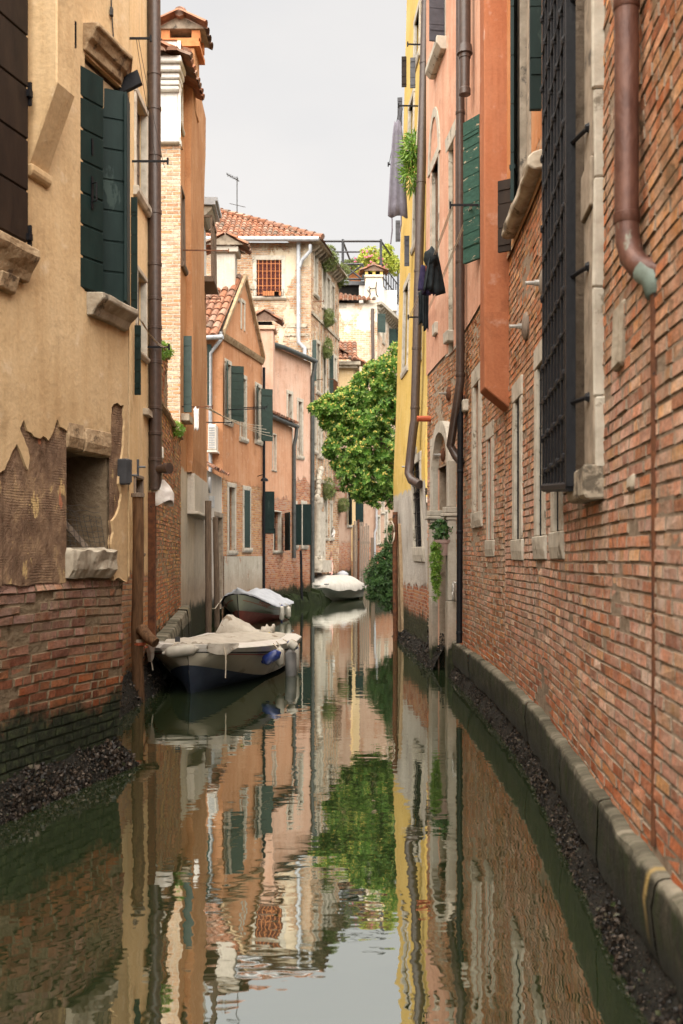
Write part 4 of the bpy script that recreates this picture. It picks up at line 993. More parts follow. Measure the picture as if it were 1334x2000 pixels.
clothesline([(W1.pt(W1.c[4]-.02, 4.25, .12), W2.pt(lb[2][0], lb[2][1], .30)), (W1.pt(W1.c[4]-.02, 4.23, .14), W2.pt(lb[2][0], lb[2][1], .26))], 'white double cord running from the ochre window sill down to the brown downpipe', r=.005)
# plastic bag hanging on the elbow
q = W2.pt(up+.22, pz(955), .17)
mb = MB(); rows = []
rb = random.Random(5)
for i in range(11):
    f = i/10; row = []
    for j in range(15):
        ph = 2*math.pi*j/14; r = .05+.10*math.sin(min(1, f*1.25)*math.pi*.62)*(1+.35*noise.noise(Vector((math.cos(ph)*1.6, math.sin(ph)*1.6, f*3))))
        row.append(q+Vector((r*1.15*math.cos(ph)+.04*f, r*.8*math.sin(ph)-.03, .16-.36*f+.05*math.sin(ph*2+f*3)*f)))
    rows.append(row)
mb.grid(rows); bag = mb.build('plastic_bag', MT['white_bag'], smooth=True); tag(bag, 'crumpled white plastic bag hanging from the foot of the brown downpipe', 'bag')
# timber post leaning on the cream wall
def post(px, py0, py1, d, r, mat, label, name='mooring_post', cat='post', lean=0.0, n=10, wob=.01, cap=None, taper=.9):
    zt = Z(py0, d); x = X(px, d); mb = MB(); pts = []; rr = []
    for i in range(9):
        f = i/8; pts.append(Vector((x+lean*f+wob*math.sin(f*7+px), d+wob*math.cos(f*5), -.8+(zt+.8)*f))); rr.append(r*(1-(1-taper)*f)*(1+.05*math.sin(f*23+px)))
    T = thing(name, (x, d, 0), label, cat)
    mb.tube(pts, rr, n); mb.build('shaft', MT[mat], T, smooth=True, auto=.8)
    if cap:
        mb = MB(); t = pts[-1]; mb.lathe(t-Vector((0, 0, .02)), (0, 0, 1), [(0, r*1.1), (.05, r*1.1), (.06, .01)], n); mb.build('cap', MT[cap], T)
    return T
PT = post(272, 968, 1255, 13.6, .085, 'wood', 'rough bark-brown timber mooring post standing against the cream wall', lean=-.03, wob=.015, cap='wood_grey', n=12)
mb = MB(); q = P(278, 1243, 13.5); mb.tube([q+Vector((-.03, .05, .10)), q+Vector((.10, -.05, -.02)), q+Vector((.20, -.10, -.08))], [.085, .08, .07], 10); mb.build('stub', MT['wood'], PT, smooth=True, auto=.8)
for i, col in enumerate(('rope', 'orange_pipe')):
    mb = MB(); c = P(272, 1254+i*6, 13.6); mb.lathe(c, (0, 0, 1), [(0, .095), (.02, .098), (.04, .095)], 12); mb.build('rope_lashing', MT[col], PT)

# ================================================================ left 3: brick garden wall
B3 = thing('garden_wall', (-3.2, 18, 0), 'tall orange-red brick garden wall with a stone coping between the downpipe and the tower house', 'wall')
um3 = W3.u(338, 0, W3.L)
mb = MB(); hz0, hz1 = 4.75, 5.30
W3.build('wall', MT['mo_l3'], -.6, 4.55, B3, dz=.5, du=.4)
brickwork('brickwork', W3, MT['bk_l3'], side=MT['mo_l3'], parent=B3, u0=0, u1=W3.L, z0=.5, z1=4.53, proud=.006, rough=.007, lost=.03, seed=6)
W3b = Wall([(-3.05, 15.7), (-3.22, 18.4)], 1); uh = W3b.L-.42; W3b.hole(uh, uh+.26, 4.78, 5.35, .3)
W3b.build('upper_wall', MT['mo_l3'], 4.551, 5.62, B3)
brickwork('upper_brickwork', W3b, MT['bk_l3'], side=MT['mo_l3'], parent=B3, u0=0, u1=W3b.L, z0=4.65, z1=5.60, proud=.006, rough=.007, seed=7)
mb = MB(); q = [W3b.pt(uh, 4.78, -.25), W3b.pt(uh+.26, 4.78, -.25), W3b.pt(uh+.26, 5.4, -.25), W3b.pt(uh, 5.4, -.25)]; mb.face(q); mb.build('opening', MT['dark'], B3)
mb = MB()
for W_, z, n in ((W3, 4.552, 14), (W3b, 5.622, 7)):
    for i in range(n):
        a, b = W_.L*i/n, W_.L*(i+1)/n-.006; mb.wprism(W_, a, b, [(-.32, z), (.07, z), (.075, z+.05), (-.12, z+.10), (-.32, z+.08)])
mb.build('coping', MT['stone_tan'], B3, weld=True, jitter=.02)

# ================================================================ left 4: tower house
B4 = thing('tower_house', (-3.7, 25, 0), 'tall orange house with a bulging chimney breast and a bare pale brick flank', 'house')
k4 = W4.c[1]
W4t = Wall([(-3.55, 22.0), (-3.715, 26.2), (-7, 26.2)], 1, W4.lean)
pwin(B4, W4t, 356.2, 361, 145, 245, ub=2, rec=.08, fr=.12, mat='stone_white', pane='w4_front', sash=False, sill=(.06, .10))
for px0, px1, py0, py1, kw in ((357, 363, 378, 520, dict(fr=.05, mat='wood_brown')),):
    pwin(B4, W4, px0, px1, py0, py1, ua=k4+.02, rec=.18, pane='dark', sill=(.08, .12), **kw)
W4.build('wall', MT['w4_canal'], -.6, 11.5, B4, du=2)
W4t.build('tower_wall', MT['w4_canal'], 11.502, 13.4, B4)
W4f = Wall([(-6.5, 21.985), (-3.565, 21.985)], 1, W4.lean); W4f.build('brick_flank', MT['w4_front'], 3.0, 11.12, B4)
W4g = Wall([(-6.5, 21.95), (-3.56, 21.95)], 1, W4.lean); W4g.build('white_panel', MT['white_plaster'], 11.1, 13.4, B4)
def lnx(z): return W4.lean(0, z)
mb = MB()
for z0, z1, o in ((11.1, 11.28, .05), (12.25, 12.34, .06), (12.34, 12.46, .10), (12.46, 12.58, .16), (12.58, 12.72, .26), (12.72, 12.86, .36)):
    mb.box(-6.5, -3.53+o*.35+lnx(z0), 21.95-o, 22.3, z0, z1-.001)
mb.build('cornice', MT['white_plaster'], B4, weld=True, bev=.02)
mb = MB(); sl = Vector((0, .86, .42)).normalized()
tiles(mb, (-6.4+lnx(12.9), 21.45, 12.86), (1, 0, 0), sl, 3.02, 2.6, clip=None, pitch=.27, r=.115, seed=2)
tiles(mb, (-3.22+lnx(12.9), 21.6, 12.84), (0, 1, 0), Vector((-.86, 0, .42)), 2.2, 1.0, pitch=.27, r=.115, seed=3)
mb.build('roof', MT['tile'], B4)
# chimney with brick pot above the eave
mb = MB(); cx, cy = X(358, 24.0), 24.0
mb.box(cx-.42, cx+.33, cy-.4, cy+.4, 12.6, 14.05); ch = mb.build('chimney', MT['w4_canal'], B4, weld=True, bev=.02)
mb = MB()
for z0, z1, e in ((14.05, 14.16, .46), (14.16, 14.26, .43)): mb.box(cx-e, cx+e, cy-e, cy+e, z0, z1)
for sx in (-.36, .36):
    for sy in (-.3, .3): mb.box(cx+sx-.10, cx+sx+.10, cy+sy-.10, cy+sy+.10, 14.262, 14.46)
mb.box(cx-.2, cx+.2, cy-.15, cy+.15, 14.262, 14.40, 1)
mb.build('brick_pot', [M_simple('orange_brick', (.45, .16, .06), (.58, .24, .10), 6, .9, .2, .01), MT['dark']], ch, jitter=.006)
mb = MB()
for sx in (-1, 1):
    for k in range(4):
        c0 = Vector((cx+sx*.62, cy-.55+k*.34, 14.50)); c1 = Vector((cx, cy-.55+k*.34, 14.80)); e_ = Vector((0, 1, 0)); dd = (c1-c0).normalized()
        A = []; B = []
        for i in range(6):
            th = math.pi*i/5; n_ = Vector((-dd.z, 0, dd.x)) if dd.x > 0 else Vector((dd.z, 0, -dd.x))
            A.append(c0+e_*math.cos(th)*.165+n_*math.sin(th)*.10); B.append(c1+e_*math.cos(th)*.14+n_*math.sin(th)*.08)
        for i in range(5): mb.face([A[i], A[i+1], B[i+1], B[i]], [(k+sx*3+.5, 3.5)]*4)
mb.tube([(cx, cy-.6, 14.80), (cx, cy+.6, 14.80)], .12, 8); mb.blob((cx, cy-.2, 14.95), (.13, .13, .16)); mb.build('chimney_cap', MT['tile'], ch)
mb = MB(); q = [(cx-.58, cy-.45, 14.47), (cx+.58, cy-.45, 14.47), (cx, cy-.45, 14.78)]; mb.face(q); mb.face([Vector(p)+Vector((0, .9, 0)) for p in q]); mb.face([(cx-.58, cy-.45, 14.47), (cx+.58, cy-.45, 14.47), (cx+.58, cy+.45, 14.47), (cx-.58, cy+.45, 14.47)]); mb.build('gable_stone', MT['stone_grey'], ch)
# bulging breast on the canal side
b0, b1 = W4.u(366, k4, W4.L), W4.u(392.5, k4, W4.L)
mb = MB(); prev = None; lv = [(3.95, .10), (4.3, .13), (7.1, .15), (7.5, .15), (8.0, .13), (10, .13), (11.2, .14), (12.0, .17), (12.6, .20), (13.6, .22)]
for (z0, o0), (z1, o1) in zip(lv, lv[1:]):
    n = max(1, int((z1-z0)/.4))
    c0 = [W4.pt(b0, z0, -.1), W4.pt(b0, z0, o0), W4.pt(b1, z0, o0), W4.pt(b1, z0, -.1)]; c1 = [W4.pt(b0, z1, -.1), W4.pt(b0, z1, o1), W4.pt(b1, z1, o1), W4.pt(b1, z1, -.1)]
    for j in range(3): mb.face([c0[j], c0[j+1], c1[j+1], c1[j]])
    if z0 == 3.95: mb.face(c0)
mb.build('chimney_breast', MT['w4_canal'], B4, weld=True)
mb = MB(); mb.wbox(W4, b0+.1, b1+.9, -.1, .16, Z(1003, 24.5), 3.93); mb.wbox(W4, b0+.05, b1+.9, -.1, .24, Z(1003, 24.5)-.06, Z(1003, 24.5)-.002); mb.build('corbelled_base', MT['wy'], B4, weld=True, bev=.01)
mb = MB(); q = W4.pt(b1+.55, Z(945, 26.5), .16); n_ = W4.nor(b1); mb.lathe(q, n_, [(0, .22), (.05, .22), (.052, .16), (.01, .15)], 16); mb.tube([q+n_*.05-Vector((0, 0, .30)), q+n_*.05-Vector((0, 0, .62))], .10, 10); mb.build('flue_vent', MT['pipe_grey'], B4, smooth=True, auto=.7)
# green shutters standing edge-on
u = W4.u(356, k4, W4.L); shutter(B4, W4, u, Z(805, 22.2), Z(655, 22.2), .18, 95, mat='green_far', n=5)
mb = MB(); mb.wbox(W4, u-.02, u+.7, -.05, .16, Z(822, 22.3), Z(808, 22.3)); mb.build('sill', MT['stone'], B4, weld=True, bev=.01)
# eave with stone corbels and the wooden bay at the far end
mb = MB(); e0, e1 = W4.u(397, k4, W4.L), W4.L
for i in range(9):
    uu = e0+(e1-e0)*(i+.5)/9; mb.wprism(W4, uu-.07, uu+.07, [(-.05, 11.18), (.10, 11.22), (.30, 11.42), (.30, 11.48), (-.05, 11.48)])
mb.build('corbel', MT['stone_white'], B4); mb = MB()
mb.wbox(W4, e0-.1, e1+.15, -.4, .40, 11.502, 11.60); mb.wbox(W4, e0-.1, e1+.15, -.6, .46, 11.602, 11.70); mb.build('eave', MT['pipe_grey'], B4)
bay0, bay1 = W4.L-1.35, W4.L-.02; bz0, bz1 = Z(556, 27.5), Z(435, 27.5)
mb = MB()
for uu in (bay0, (bay0+bay1)/2, bay1-.05): mb.wbox(W4, uu, uu+.05, .27, .32, bz0, bz1)
for zz in (bz0, bz1-.06): mb.wbox(W4, bay0, bay1, .265, .325, zz, zz+.06); mb.wbox(W4, bay1-.05, bay1+.001, .0, .264, zz, zz+.06); mb.wbox(W4, bay0-.001, bay0+.05, .0, .264, zz, zz+.06)
mb.wbox(W4, bay0-.02, bay1+.02, 0, .36, bz0-.09, bz0-.002); bay = mb.build('bay_window', MT['wood_brown'], B4)
mb = MB(); q = [(bay0, bz0+.06), (bay1, bz0+.06), (bay1, bz1-.06), (bay0, bz1-.06)]; mb.face([W4.pt(u, z, .02) for u, z in q]); mb.build('curtain', MT['white_plaster'], bay)
bars_part(B4, W4, [(W4.u(358, k4, W4.L), Z(490, 22.5), 1.05), (W4.u(357, k4, W4.L), Z(795, 22.4), .66), (W4.L-.5, Z(582, 27.6), .45)], mat='rust')
bars_part(B4, W4, [(W4.L-.1, Z(824, 28), .70)], mat='iron')
# ================================================================ yard wall between tower and gable house
BY = thing('yard_wall', (-3.75, 29.5, 0), 'low whitewashed yard wall with a tiled coping and a grey door, between two orange houses', 'wall')
dw, a, b, c, e = pwin(BY, WY, 420, 433, 1010, 1190, rec=.2, fr=.12, mat='stone_grey', sill=None, pane='wood_grey', sash=False)
dw.name = 'door'
WY.build('wall', MT['wy'], -.6, Z(925, 29.5), BY)
mb = MB(); tz = Z(925, 29.5)
tiles(mb, WY.pt(0, tz+.02, .20), WY.tan(.5), Vector((-.80, 0, .45)), WY.L, .55, pitch=.24, row=.3, r=.105, seed=9); mb.build('coping', MT['tile'], BY)
# ================================================================ left 5: gable house
B5 = thing('gable_house', (-3.3, 32, 0), 'orange plaster house whose gable faces the canal, with green shutters and a tiled roof', 'house')
k5 = W5.c[1]; kk = dict(ua=k5+.02, rec=.18, fr=.12, mat='stone_white', pane='dark')
wins5 = []
for px0, px1, py0, py1 in ((441, 449, 712, 822), (470, 479, 740, 855), (500, 508, 757, 860), (446, 458, 952, 1075), (476, 487, 958, 1070)):
    wins5.append(pwin(B5, W5, px0, px1, py0, py1, sill=(.08, .16), **kk))
wins5.append(pwin(B5, W5, 471.5, 476, 592, 645, ua=k5+.02, rec=.12, fr=.10, mat='stone_white', sill=None, pane='white_plaster', sash=False))
zE = 8.88; zA = Z(545, 33.0)
W5.build('wall', MT['w5'], -.6, zE, B5, du=1.0)
W5c = Wall([(-3.688, 31.04), (-2.783, 35.02)], 1); W5c.build('grey_base', MT['w5_base'], -.6, 1.98, B5, o=.03)
L5 = W5.L-k5
mb = MB(); ap = k5+L5*.50
for (a, b) in ((k5, ap), (ap, W5.L)):
    q = [(a, zE), (b, zE), (ap, zA)]; mb.face([W5.pt(u, z, 0) for u, z in q], q)
mb.build('gable', MT['w5'], B5)
mb = MB(); mb.wprism(W5, k5-.0, W5.L, [(-.1, zE-.16), (.05, zE-.16), (.10, zE-.05), (.12, zE+.02), (-.1, zE+.03)])
for sg in (0, 1):
    a, b = (k5, ap) if sg == 0 else (W5.L, ap)
    c = [W5.pt(a, zE+.02, .0), W5.pt(a, zE+.02, .12), W5.pt(b, zA+.02, .12), W5.pt(b, zA+.02, .0)]; c2 = [p+Vector((0, 0, .14)) for p in c]
    mb.hexa(c+c2)
mb.build('moulding', MT['stone_tan'], B5)
t5 = W5.tan(W5.L-.1); n5 = W5.nor(W5.L-.1)
mb = MB()
near = W5.pt(k5, zE, .16)-t5*.28-Vector((0, 0, .12)); apx = W5.pt(ap, zA+.12, .16); sl = (apx-near); sl = sl-(-n5)*sl.dot(-n5)
tiles(mb, near-n5*4.2, n5, sl.normalized(), 4.2, sl.length, pitch=.25, r=.11, seed=4)
far = W5.pt(W5.L, zE, .16)+t5*.28-Vector((0, 0, .12)); sl2 = apx-far; sl2 = sl2-n5*sl2.dot(n5)
tiles(mb, far-n5*4.2, n5, sl2.normalized(), 4.2, sl2.length, pitch=.25, r=.11, seed=5)
mb.build('roof', MT['tile'], B5)
mb = MB(); g0 = near-n5*4.2-t5*.06-Vector((0, 0, .06)); g1 = near+n5*.02-t5*.06-Vector((0, 0, .06)); mb.tube([g0, g1], .075, 8); gut = mb.build('gutter', MT['pipe_grey'], B5, smooth=True, auto=.8)
q = Vector((X(431, 30.9), 30.9, Z(648, 30.9))); pipe(B5, [q, q-Vector((0, 0, .25)), Vector((X(411, 30.9), 30.9, Z(690, 30.9))), Vector((X(411, 30.9), 30.9, 4.5))], .06, 'pipe_grey')
# near-side shutter and the canal shutters, each leaf on its own
mb = MB(); x0, x1 = X(404.5, 30.85), X(413, 30.85)
for i in range(5): mb.box(x0, x1, 30.85, 30.89, Z(792, 30.9)+.38*i, Z(792, 30.9)+.38*(i+1)-.01)
mb.build('shutter', MT['green_far'], B5)
for (win_, u0, u1, z0, z1), angs in zip(wins5[:3:2], ((100, 150), (100, 150))):
    shutter(win_, W5, u0-.02, z0, z1, .42, 180-20, mat='green_far', n=7, o=.06); shutter(win_, W5, u1, z0, z1, .40, 60, mat='green_far', n=7, o=.05)
shutter(wins5[4][0], W5, wins5[4][1]+.03, wins5[4][3], wins5[4][4], .40, 10, mat='green_far', n=5, o=.0)
for px, w2, an in ((511, .40, 70), (519, .42, 20)):
    u = W5.u(px, k5, W5.L); u = min(u, W5.L-.03); shutter(B5, W5, u, Z(1042, 34.5), Z(958, 34.5), w2, an, mat='green', n=5, o=.05)
# chimney over the gable house
mb = MB(); cx, cy = X(443, 32.8), 32.8; a = .36
mb.box(cx-a, cx+a, cy-a, cy+a, 9.2, Z(585, 32.2)); mb.box(cx-a-.10, cx+a+.10, cy-a-.10, cy+a+.10, Z(585, 32.2), Z(578, 32.2)); mb.box(cx-a*.85, cx+a*.85, cy-a*.85, cy+a*.85, Z(578, 32.2)+.002, Z(488, 32.2)); mb.box(cx-a-.06, cx+a+.06, cy-a-.06, cy+a+.06, Z(488, 32.2), Z(476, 32.2))
ch = mb.build('chimney', M_wall('grey_render', pl=((.40, .36, .31), (.50, .45, .39), (.56, .51, .45)), seed=31), B5, weld=True, bev=.015)
zc = Z(476, 32.2); mb = MB(); q = [(cx-.62, cy-.5, zc+.002), (cx+.62, cy-.5, zc+.002), (cx, cy-.5, zc+.34)]; mb.face(q); mb.face([Vector(p)+Vector((0, 1, 0)) for p in q]); mb.build('gable_stone', MT['stone_grey'], ch)
mb = MB()
for sx in (-1, 1):
    tiles(mb, (cx+sx*.72, cy-.6, zc-.02), (0, 1, 0), Vector((-sx*.72, 0, .40)).normalized(), 1.2, .80, pitch=.24, row=.4, r=.11, seed=6+sx)
mb.build('chimney_cap', MT['tile'], ch)
# wall lamp + ladder bits
mb = MB(); u = W5.u(503, k5, W5.L); mb.tube([W5.pt(u, Z(928, 34), 0), W5.pt(u, Z(924, 34), .25)], .015, 6); mb.lathe(W5.pt(u, Z(931, 34), .25), (0, 0, -1), [(0, .05), (.05, .12), (.12, .14), (.13, .02)], 10)
wl = mb.build('wall_lamp', MT['iron'], None); tag(wl, 'small black wall lamp on the orange gable house beside the black downpipe', 'lamp')
bars_part(B5, W5, [(W5.u(440, k5, W5.L), Z(803, 31.5), 1.30), (W5.u(470, k5, W5.L), Z(799, 33), .9)], mat='iron')
pipe(B5, [W5.pt(W5.L-.05, 8.6, .08), W5.pt(W5.L-.05, .7, .08)], .05, 'iron')
# ================================================================ left 6: pink house with a lower salmon wing
B6 = thing('pink_house', (-1.8, 39, 0), 'pale pink house with a lower salmon wing and dark curved gutters', 'house')
k6 = W6b.c[1]; kk = dict(rec=.18, fr=.12, mat='stone_white', pane='dark', sill=(.08, .16))
ws = []
ws.append(pwin(B6, W6b, 562, 569, 770, 885, ua=k6+.02, **kk)); ws.append(pwin(B6, W6b, 582, 589, 785, 890, ua=k6+.02, **kk))
ws.append(pwin(B6, W6b, 571, 577, 985, 1065, ua=k6+.02, **kk)); ws.append(pwin(B6, W6b, 590, 596, 985, 1065, ua=k6+.02, **kk))
ws.append(pwin(B6, W6a, 532, 538, 850, 918, rec=.18, fr=.05, mat='stone_white', pane='w6a', sash=False, sill=(.04, .06)))
ws.append(pwin(B6, W6a, 534, 548, 1000, 1075, rec=.2, fr=.04, mat='stone_white', pane='dark', sash=False, sill=(.06, .12)))
W6a.build('wing_wall', MT['w6a'], -.6, Z(812, 35.2), B6, du=1); W6b.build('wall', MT['w6b'], -.6, Z(706, 40.3), B6, du=1)
w_, u0, u1, z0, z1 = ws[-1]; shutter(w_, W6a, u1+.35, z0, z1, .85, 150, mat='green', n=5, o=.06)
for w_, u0, u1, z0, z1 in ws[2:4]: shutter(w_, W6b, u0+.02, z0, z1, .34, 70, mat='green', n=5, o=.02)
def gutter(bld, W, u0, u1, z, o, r, mat):
    mb = MB(); mb.tube([W.pt(u0+(u1-u0)*i/6, z, o) for i in range(7)], r, 10); mb.wbox(W, u0, u1, -.1, o, z+.03, z+.08); return mb.build('gutter', MT[mat], bld, smooth=True, auto=.7)
gutter(B6, W6a, -.1, W6a.L+.1, Z(812, 35.2)+.04, .17, .085, 'pipe_dark'); gutter(B6, W6b, k6-.05, W6b.L+.1, Z(706, 40.3)+.04, .18, .10, 'pipe_dark')
zt = Z(812, 35.2); pipe(B6, [W6a.pt(W6a.L-.02, zt, .18), W6a.pt(W6a.L-.03, zt-.3, .16), W6a.pt(W6a.L-.06, zt-.7, .09), W6a.pt(W6a.L-.06, 1.9, .09)], .07, 'pipe_dark', collars=[(2, .3), (2, .6)])
zt = Z(706, 40.3); pipe(B6, [W6b.pt(W6b.L-.0, zt, .20), W6b.pt(W6b.L-.0, zt-.25, .18), W6b.pt(W6b.L-.02, zt-.6, .09), W6b.pt(W6b.L-.02, .9, .09)], .08, 'pipe_dark', collars=[(2, .3), (2, .6), (2, .75)])
mb = MB(); O = W6b.pt(k6-.6, Z(706, 40.3)+.10, .28); t6 = W6b.tan(W6b.L-.1); n6 = W6b.nor(W6b.L-.1)
tiles(mb, O, t6, (-n6*.9+Vector((0, 0, .42))).normalized(), W6b.L-k6+.7, 3.2, pitch=.25, r=.11, seed=12)
O = W6a.pt(0, Z(812, 35.2)+.10, .26); tiles(mb, O, W6a.tan(.5), (-W6a.nor(.5)*.93+Vector((0, 0, .36))).normalized(), W6a.L, .9, pitch=.25, r=.11, seed=13)
mb.build('roof', MT['tile'], B6)
cx, cy = X(518, 36.6), 36.6; a = .32
mb = MB(); mb.box(cx-a, cx+a, cy-a, cy+.5, 3, Z(648, 36.6)); mb.box(cx-a-.08, cx+a+.08, cy-a-.08, cy+.55, Z(648, 36.6), Z(640, 36.6)); ch = mb.build('chimney', MT['w6b'], B6, weld=True, bev=.02)
mb = MB(); zc = Z(640, 36.6); mb.box(cx-.26, cx+.26, cy-.28, cy+.3, zc, zc+.16); mb.build('smoke_opening', MT['dark'], ch)
mb = MB()
for sx in (-1, 1): tiles(mb, (cx+sx*.62, cy-.48, zc+.14), (0, 1, 0), Vector((-sx*.66, 0, .44)).normalized(), .96, .75, pitch=.24, row=.4, r=.11, seed=20+sx)
q = [(cx-.5, cy-.4, zc+.16), (cx+.5, cy-.4, zc+.16), (cx, cy-.4, zc+.50)]; mb.face(q, [(5.5, 9.5)]*3); mb.build('chimney_cap', MT['tile'], ch)
mb = MB(); mb.wbox(W6b, k6-1.1, k6-.0, -.05, .04, 1, Z(800, 37.3)); mb.build('pilaster', MT['w6b'], B6)
post(592, 1075, 1180, 38.9, .055, 'iron', 'thin black iron pole standing in the water before the pink house', lean=-.10, name='iron_pole')
# ================================================================ far left: brick palazzo with the grilled window
B8 = thing('brick_palazzo', (-1.2, 44, 0), 'tall weathered brick palazzo with a red grilled window under a broad tiled roof', 'house')
k8 = W8.c[1]; kk = dict(rec=.18, fr=.14, mat='stone_white', pane='dark', sill=(.10, .16))
gw, u0, u1, z0, z1 = pwin(B8, W8, 501, 550, 508, 580, ub=k8, rec=.15, fr=.16, mat='stone_white', pane='dark', sash=False, sill=(.14, .14))
mb = MB()
for i in range(26): zz = z0+(z1-z0)*(i+.5)/26; mb.wbox(W8, u0, u1, -.10, -.075, zz-.018, zz+.012)
MT['red_slat'] = M_simple('red_brown_slats', (.14, .035, .025), (.20, .055, .04), 6, .7, .3); mb.build('blind', MT['red_slat'], gw)
MT['rust_orange'] = M_simple('orange_rust_bars', (.40, .14, .05), (.50, .20, .08), 9, .8, .3)
mb = MB()
for i in range(6): uu = u0+(u1-u0)*(i+.5)/6; mb.tube([W8.pt(uu, z0, .02), W8.pt(uu, z1, .02)], .018, 5)
for i in range(5): zz = z0+(z1-z0)*(i+.5)/5; mb.tube([W8.pt(u0, zz, .02), W8.pt(u1, zz, .02)], .014, 5)
mb.build('grille', MT['rust_orange'], gw)
mb = MB(); mb.wbox(W8, u0+.3, u0+.95, .0, .20, z0+.0, z0+.20); mb.wbox(W8, u1-.30, u1-.02, .0, .20, z0+.0, z0+.18); mb.build('flower_box', MT['rust_orange'], gw)
mb = MB()
for i in range(14): uu = u0-.1+(u1-u0+.2)*i/13; mb.tube([W8.pt(uu, z0-.02, .26), W8.pt(uu, z0+.26, .26)], .007, 4)
for zz in (z0-.02, z0+.26): mb.tube([W8.pt(u0-.1, zz, .26), W8.pt(u1+.1, zz, .26)], .010, 4)
mb.build('flower_rail', MT['iron'], gw)
side = [(614, 619, 495, 575), (630, 636, 522, 600), (639, 644, 545, 610), (648, 652, 560, 620), (606.8+1, 611, 665, 745), (618, 624, 672, 765), (631, 636, 685, 775), (642, 647, 695, 785),
        (612, 617, 800, 880), (622, 627, 812, 890), (640, 647, 770, 840), (634, 638, 975, 1050), (645, 648, 985, 1050), (652, 656, 700, 790)]
for i, (a, b, c, e) in enumerate(side):
    w_ = pwin(B8, W8, a, b, c, e, ua=k8+.02, **kk)
    if i in (4, 7): shutter(w_[0], W8, w_[1]+.05, w_[3], w_[4], .16, 80, mat='green_far', n=6, o=.05)
W8.build('wall', MT['w8_side'], -.6, Z(474, 42), B8, du=2)
W8f = Wall([(-7.5, 41.985), (-1.285, 41.985)], 1)
W8f.open = [(h[0], h[1], h[2], h[3], .05) for h in W8.open[:1]]
W8f.build('front_face', MT['w8_front'], 3, Z(474, 42)-.002, B8)
zE = Z(474, 42)
mb = MB(); rnp = random.Random(4)
for i in range(9):                       # white pilaster strips, quoins and sill courses of the old canal front
    uu = k8+.3+i*.58; mb.wbox(W8, uu, uu+.10, -.02, .03, rnp.uniform(4, 6), rnp.uniform(11, 15))
for zz in (12.2, 8.2, 5.2): mb.wbox(W8, k8+.02, W8.L, -.02, .06, zz, zz+.14)
mb.build('stone_trim', MT['stone'], B8, jitter=.01)
mb = MB()
for a, b, c, e in ((560, 600, 632, 640), (470, 497, 556, 566), (590, 606, 668, 682), (556, 604, 652, 657)):
    ua, ub = W8.u(a, 0, k8), W8.u(b, 0, k8); mb.wbox(W8, ua, ub, .0, .05, Z(e, 42), Z(c, 42))
mb.build('stone_band', MT['stone'], B8, jitter=.015)
# roof: front slope with hip
mb = MB(); O = Vector((-8.2, 41.55, zE+.02)); E_ = Vector((-.78, 41.55, zE+.02)); ap = Vector((-5.75, 45.2, Z(412, 45.2))); sl = Vector((0, ap.y-O.y, ap.z-O.z)); SL = sl.length
hip = (E_.x-ap.x)
tiles(mb, O, (1, 0, 0), sl, E_.x-O.x, SL, pitch=.24, row=.38, r=.105, seed=21, clip=lambda a, b: O.x+a < E_.x-hip*b/SL)
mb.face([O, E_, ap, Vector((-8.2, 45.2, ap.z))], [(7.5, 7.5)]*4)
t8 = W8.tan(W8.L-.1); n8 = W8.nor(W8.L-.1); O2 = W8.pt(k8, zE+.02, .45)
back = W8.pt(W8.L, zE+.02, .45)
mb.face([E_, back, back-n8*3+Vector((0, 0, 1.9)), ap], [(8.5, 8.5)]*4)
for i in range(14):
    a, b = E_.lerp(ap, i/14), E_.lerp(ap, (i+1.1)/14); mb.tube([a+Vector((0, 0, .09)), b+Vector((0, 0, .06))], [.13, .10], 8)
mb.build('roof', MT['tile'], B8)
mb = MB(); mb.tube([(-7.5, 41.5, zE-.0), (-.95, 41.5, zE-.0)], .10, 10); mb.build('gutter', MT['pipe_grey'], B8, smooth=True, auto=.8)
mb = MB()
for i in range(12):
    uu = k8+.1+i*.44; mb.wprism(W8, uu, uu+.16, [(-.05, zE-.38), (.12, zE-.30), (.34, zE-.12), (.34, zE-.04), (-.05, zE-.04)])
mb.wbox(W8, k8, W8.L, -.1, .46, zE-.038, zE+.05); mb.build('cornice', MT['stone'], B8)
d = 41.8; pipe(B8, [P(583, 474, d), P(583, 520, d), P(583, 655, d), P(583, 668, d), P(595, 680, d), P(595, 706, d)], .085, 'pipe_grey', collars=[(1, .3), (1, .7)])
pipe(B8, [P(606, 478, d-.2), P(606, 490, d-.2), P(590, 508, d), P(585, 522, d)], .075, 'pipe_grey')
bars_part(B8, W8, [(W8.u(606.5+3, k8, W8.L), Z(590, 42.2), .5), (W8.u(612, k8, W8.L), Z(747, 43), .4)], mat='rust')
# stone portal column low on the palazzo
up0, up1 = W8.u(611, k8, W8.L), W8.u(629, k8, W8.L); zb = Z(1117, 43.6)
mb = MB(); n_ = 10
def col(u, r, zlo, zhi): c = W8.pt(u, 0, .14); mb.lathe(Vector((c.x, c.y, zlo)), (0, 0, 1), [(0, r*1.25), (.12, r*1.2), (.16, r), (zhi-zlo-.3, r*.92), (zhi-zlo-.22, r*1.1), (zhi-zlo-.1, r*1.25), (zhi-zlo, r*1.4)], 12)
col(up0+.25, .20, zb+.52, Z(985, 43.6)); mb.wbox(W8, up0+.48, up1, .0, .16, zb+.52, Z(1000, 43.6)); mb.wbox(W8, up0, up1+.1, .0, .42, zb, zb+.52)
mb.wbox(W8, up0+.0, up0+.5, .0, .34, Z(985, 43.6)+.002, Z(975, 43.6))
for k in range(10):                      # pointed arch spring with a figure worn smooth
    f = k/9; a = W8.pt(up0+.05+.75*f, Z(975, 43.6)+1.25*math.sin(f*1.57), .18); mb.blob(a, (.13, .13, .15), k, .2, 8, 6)
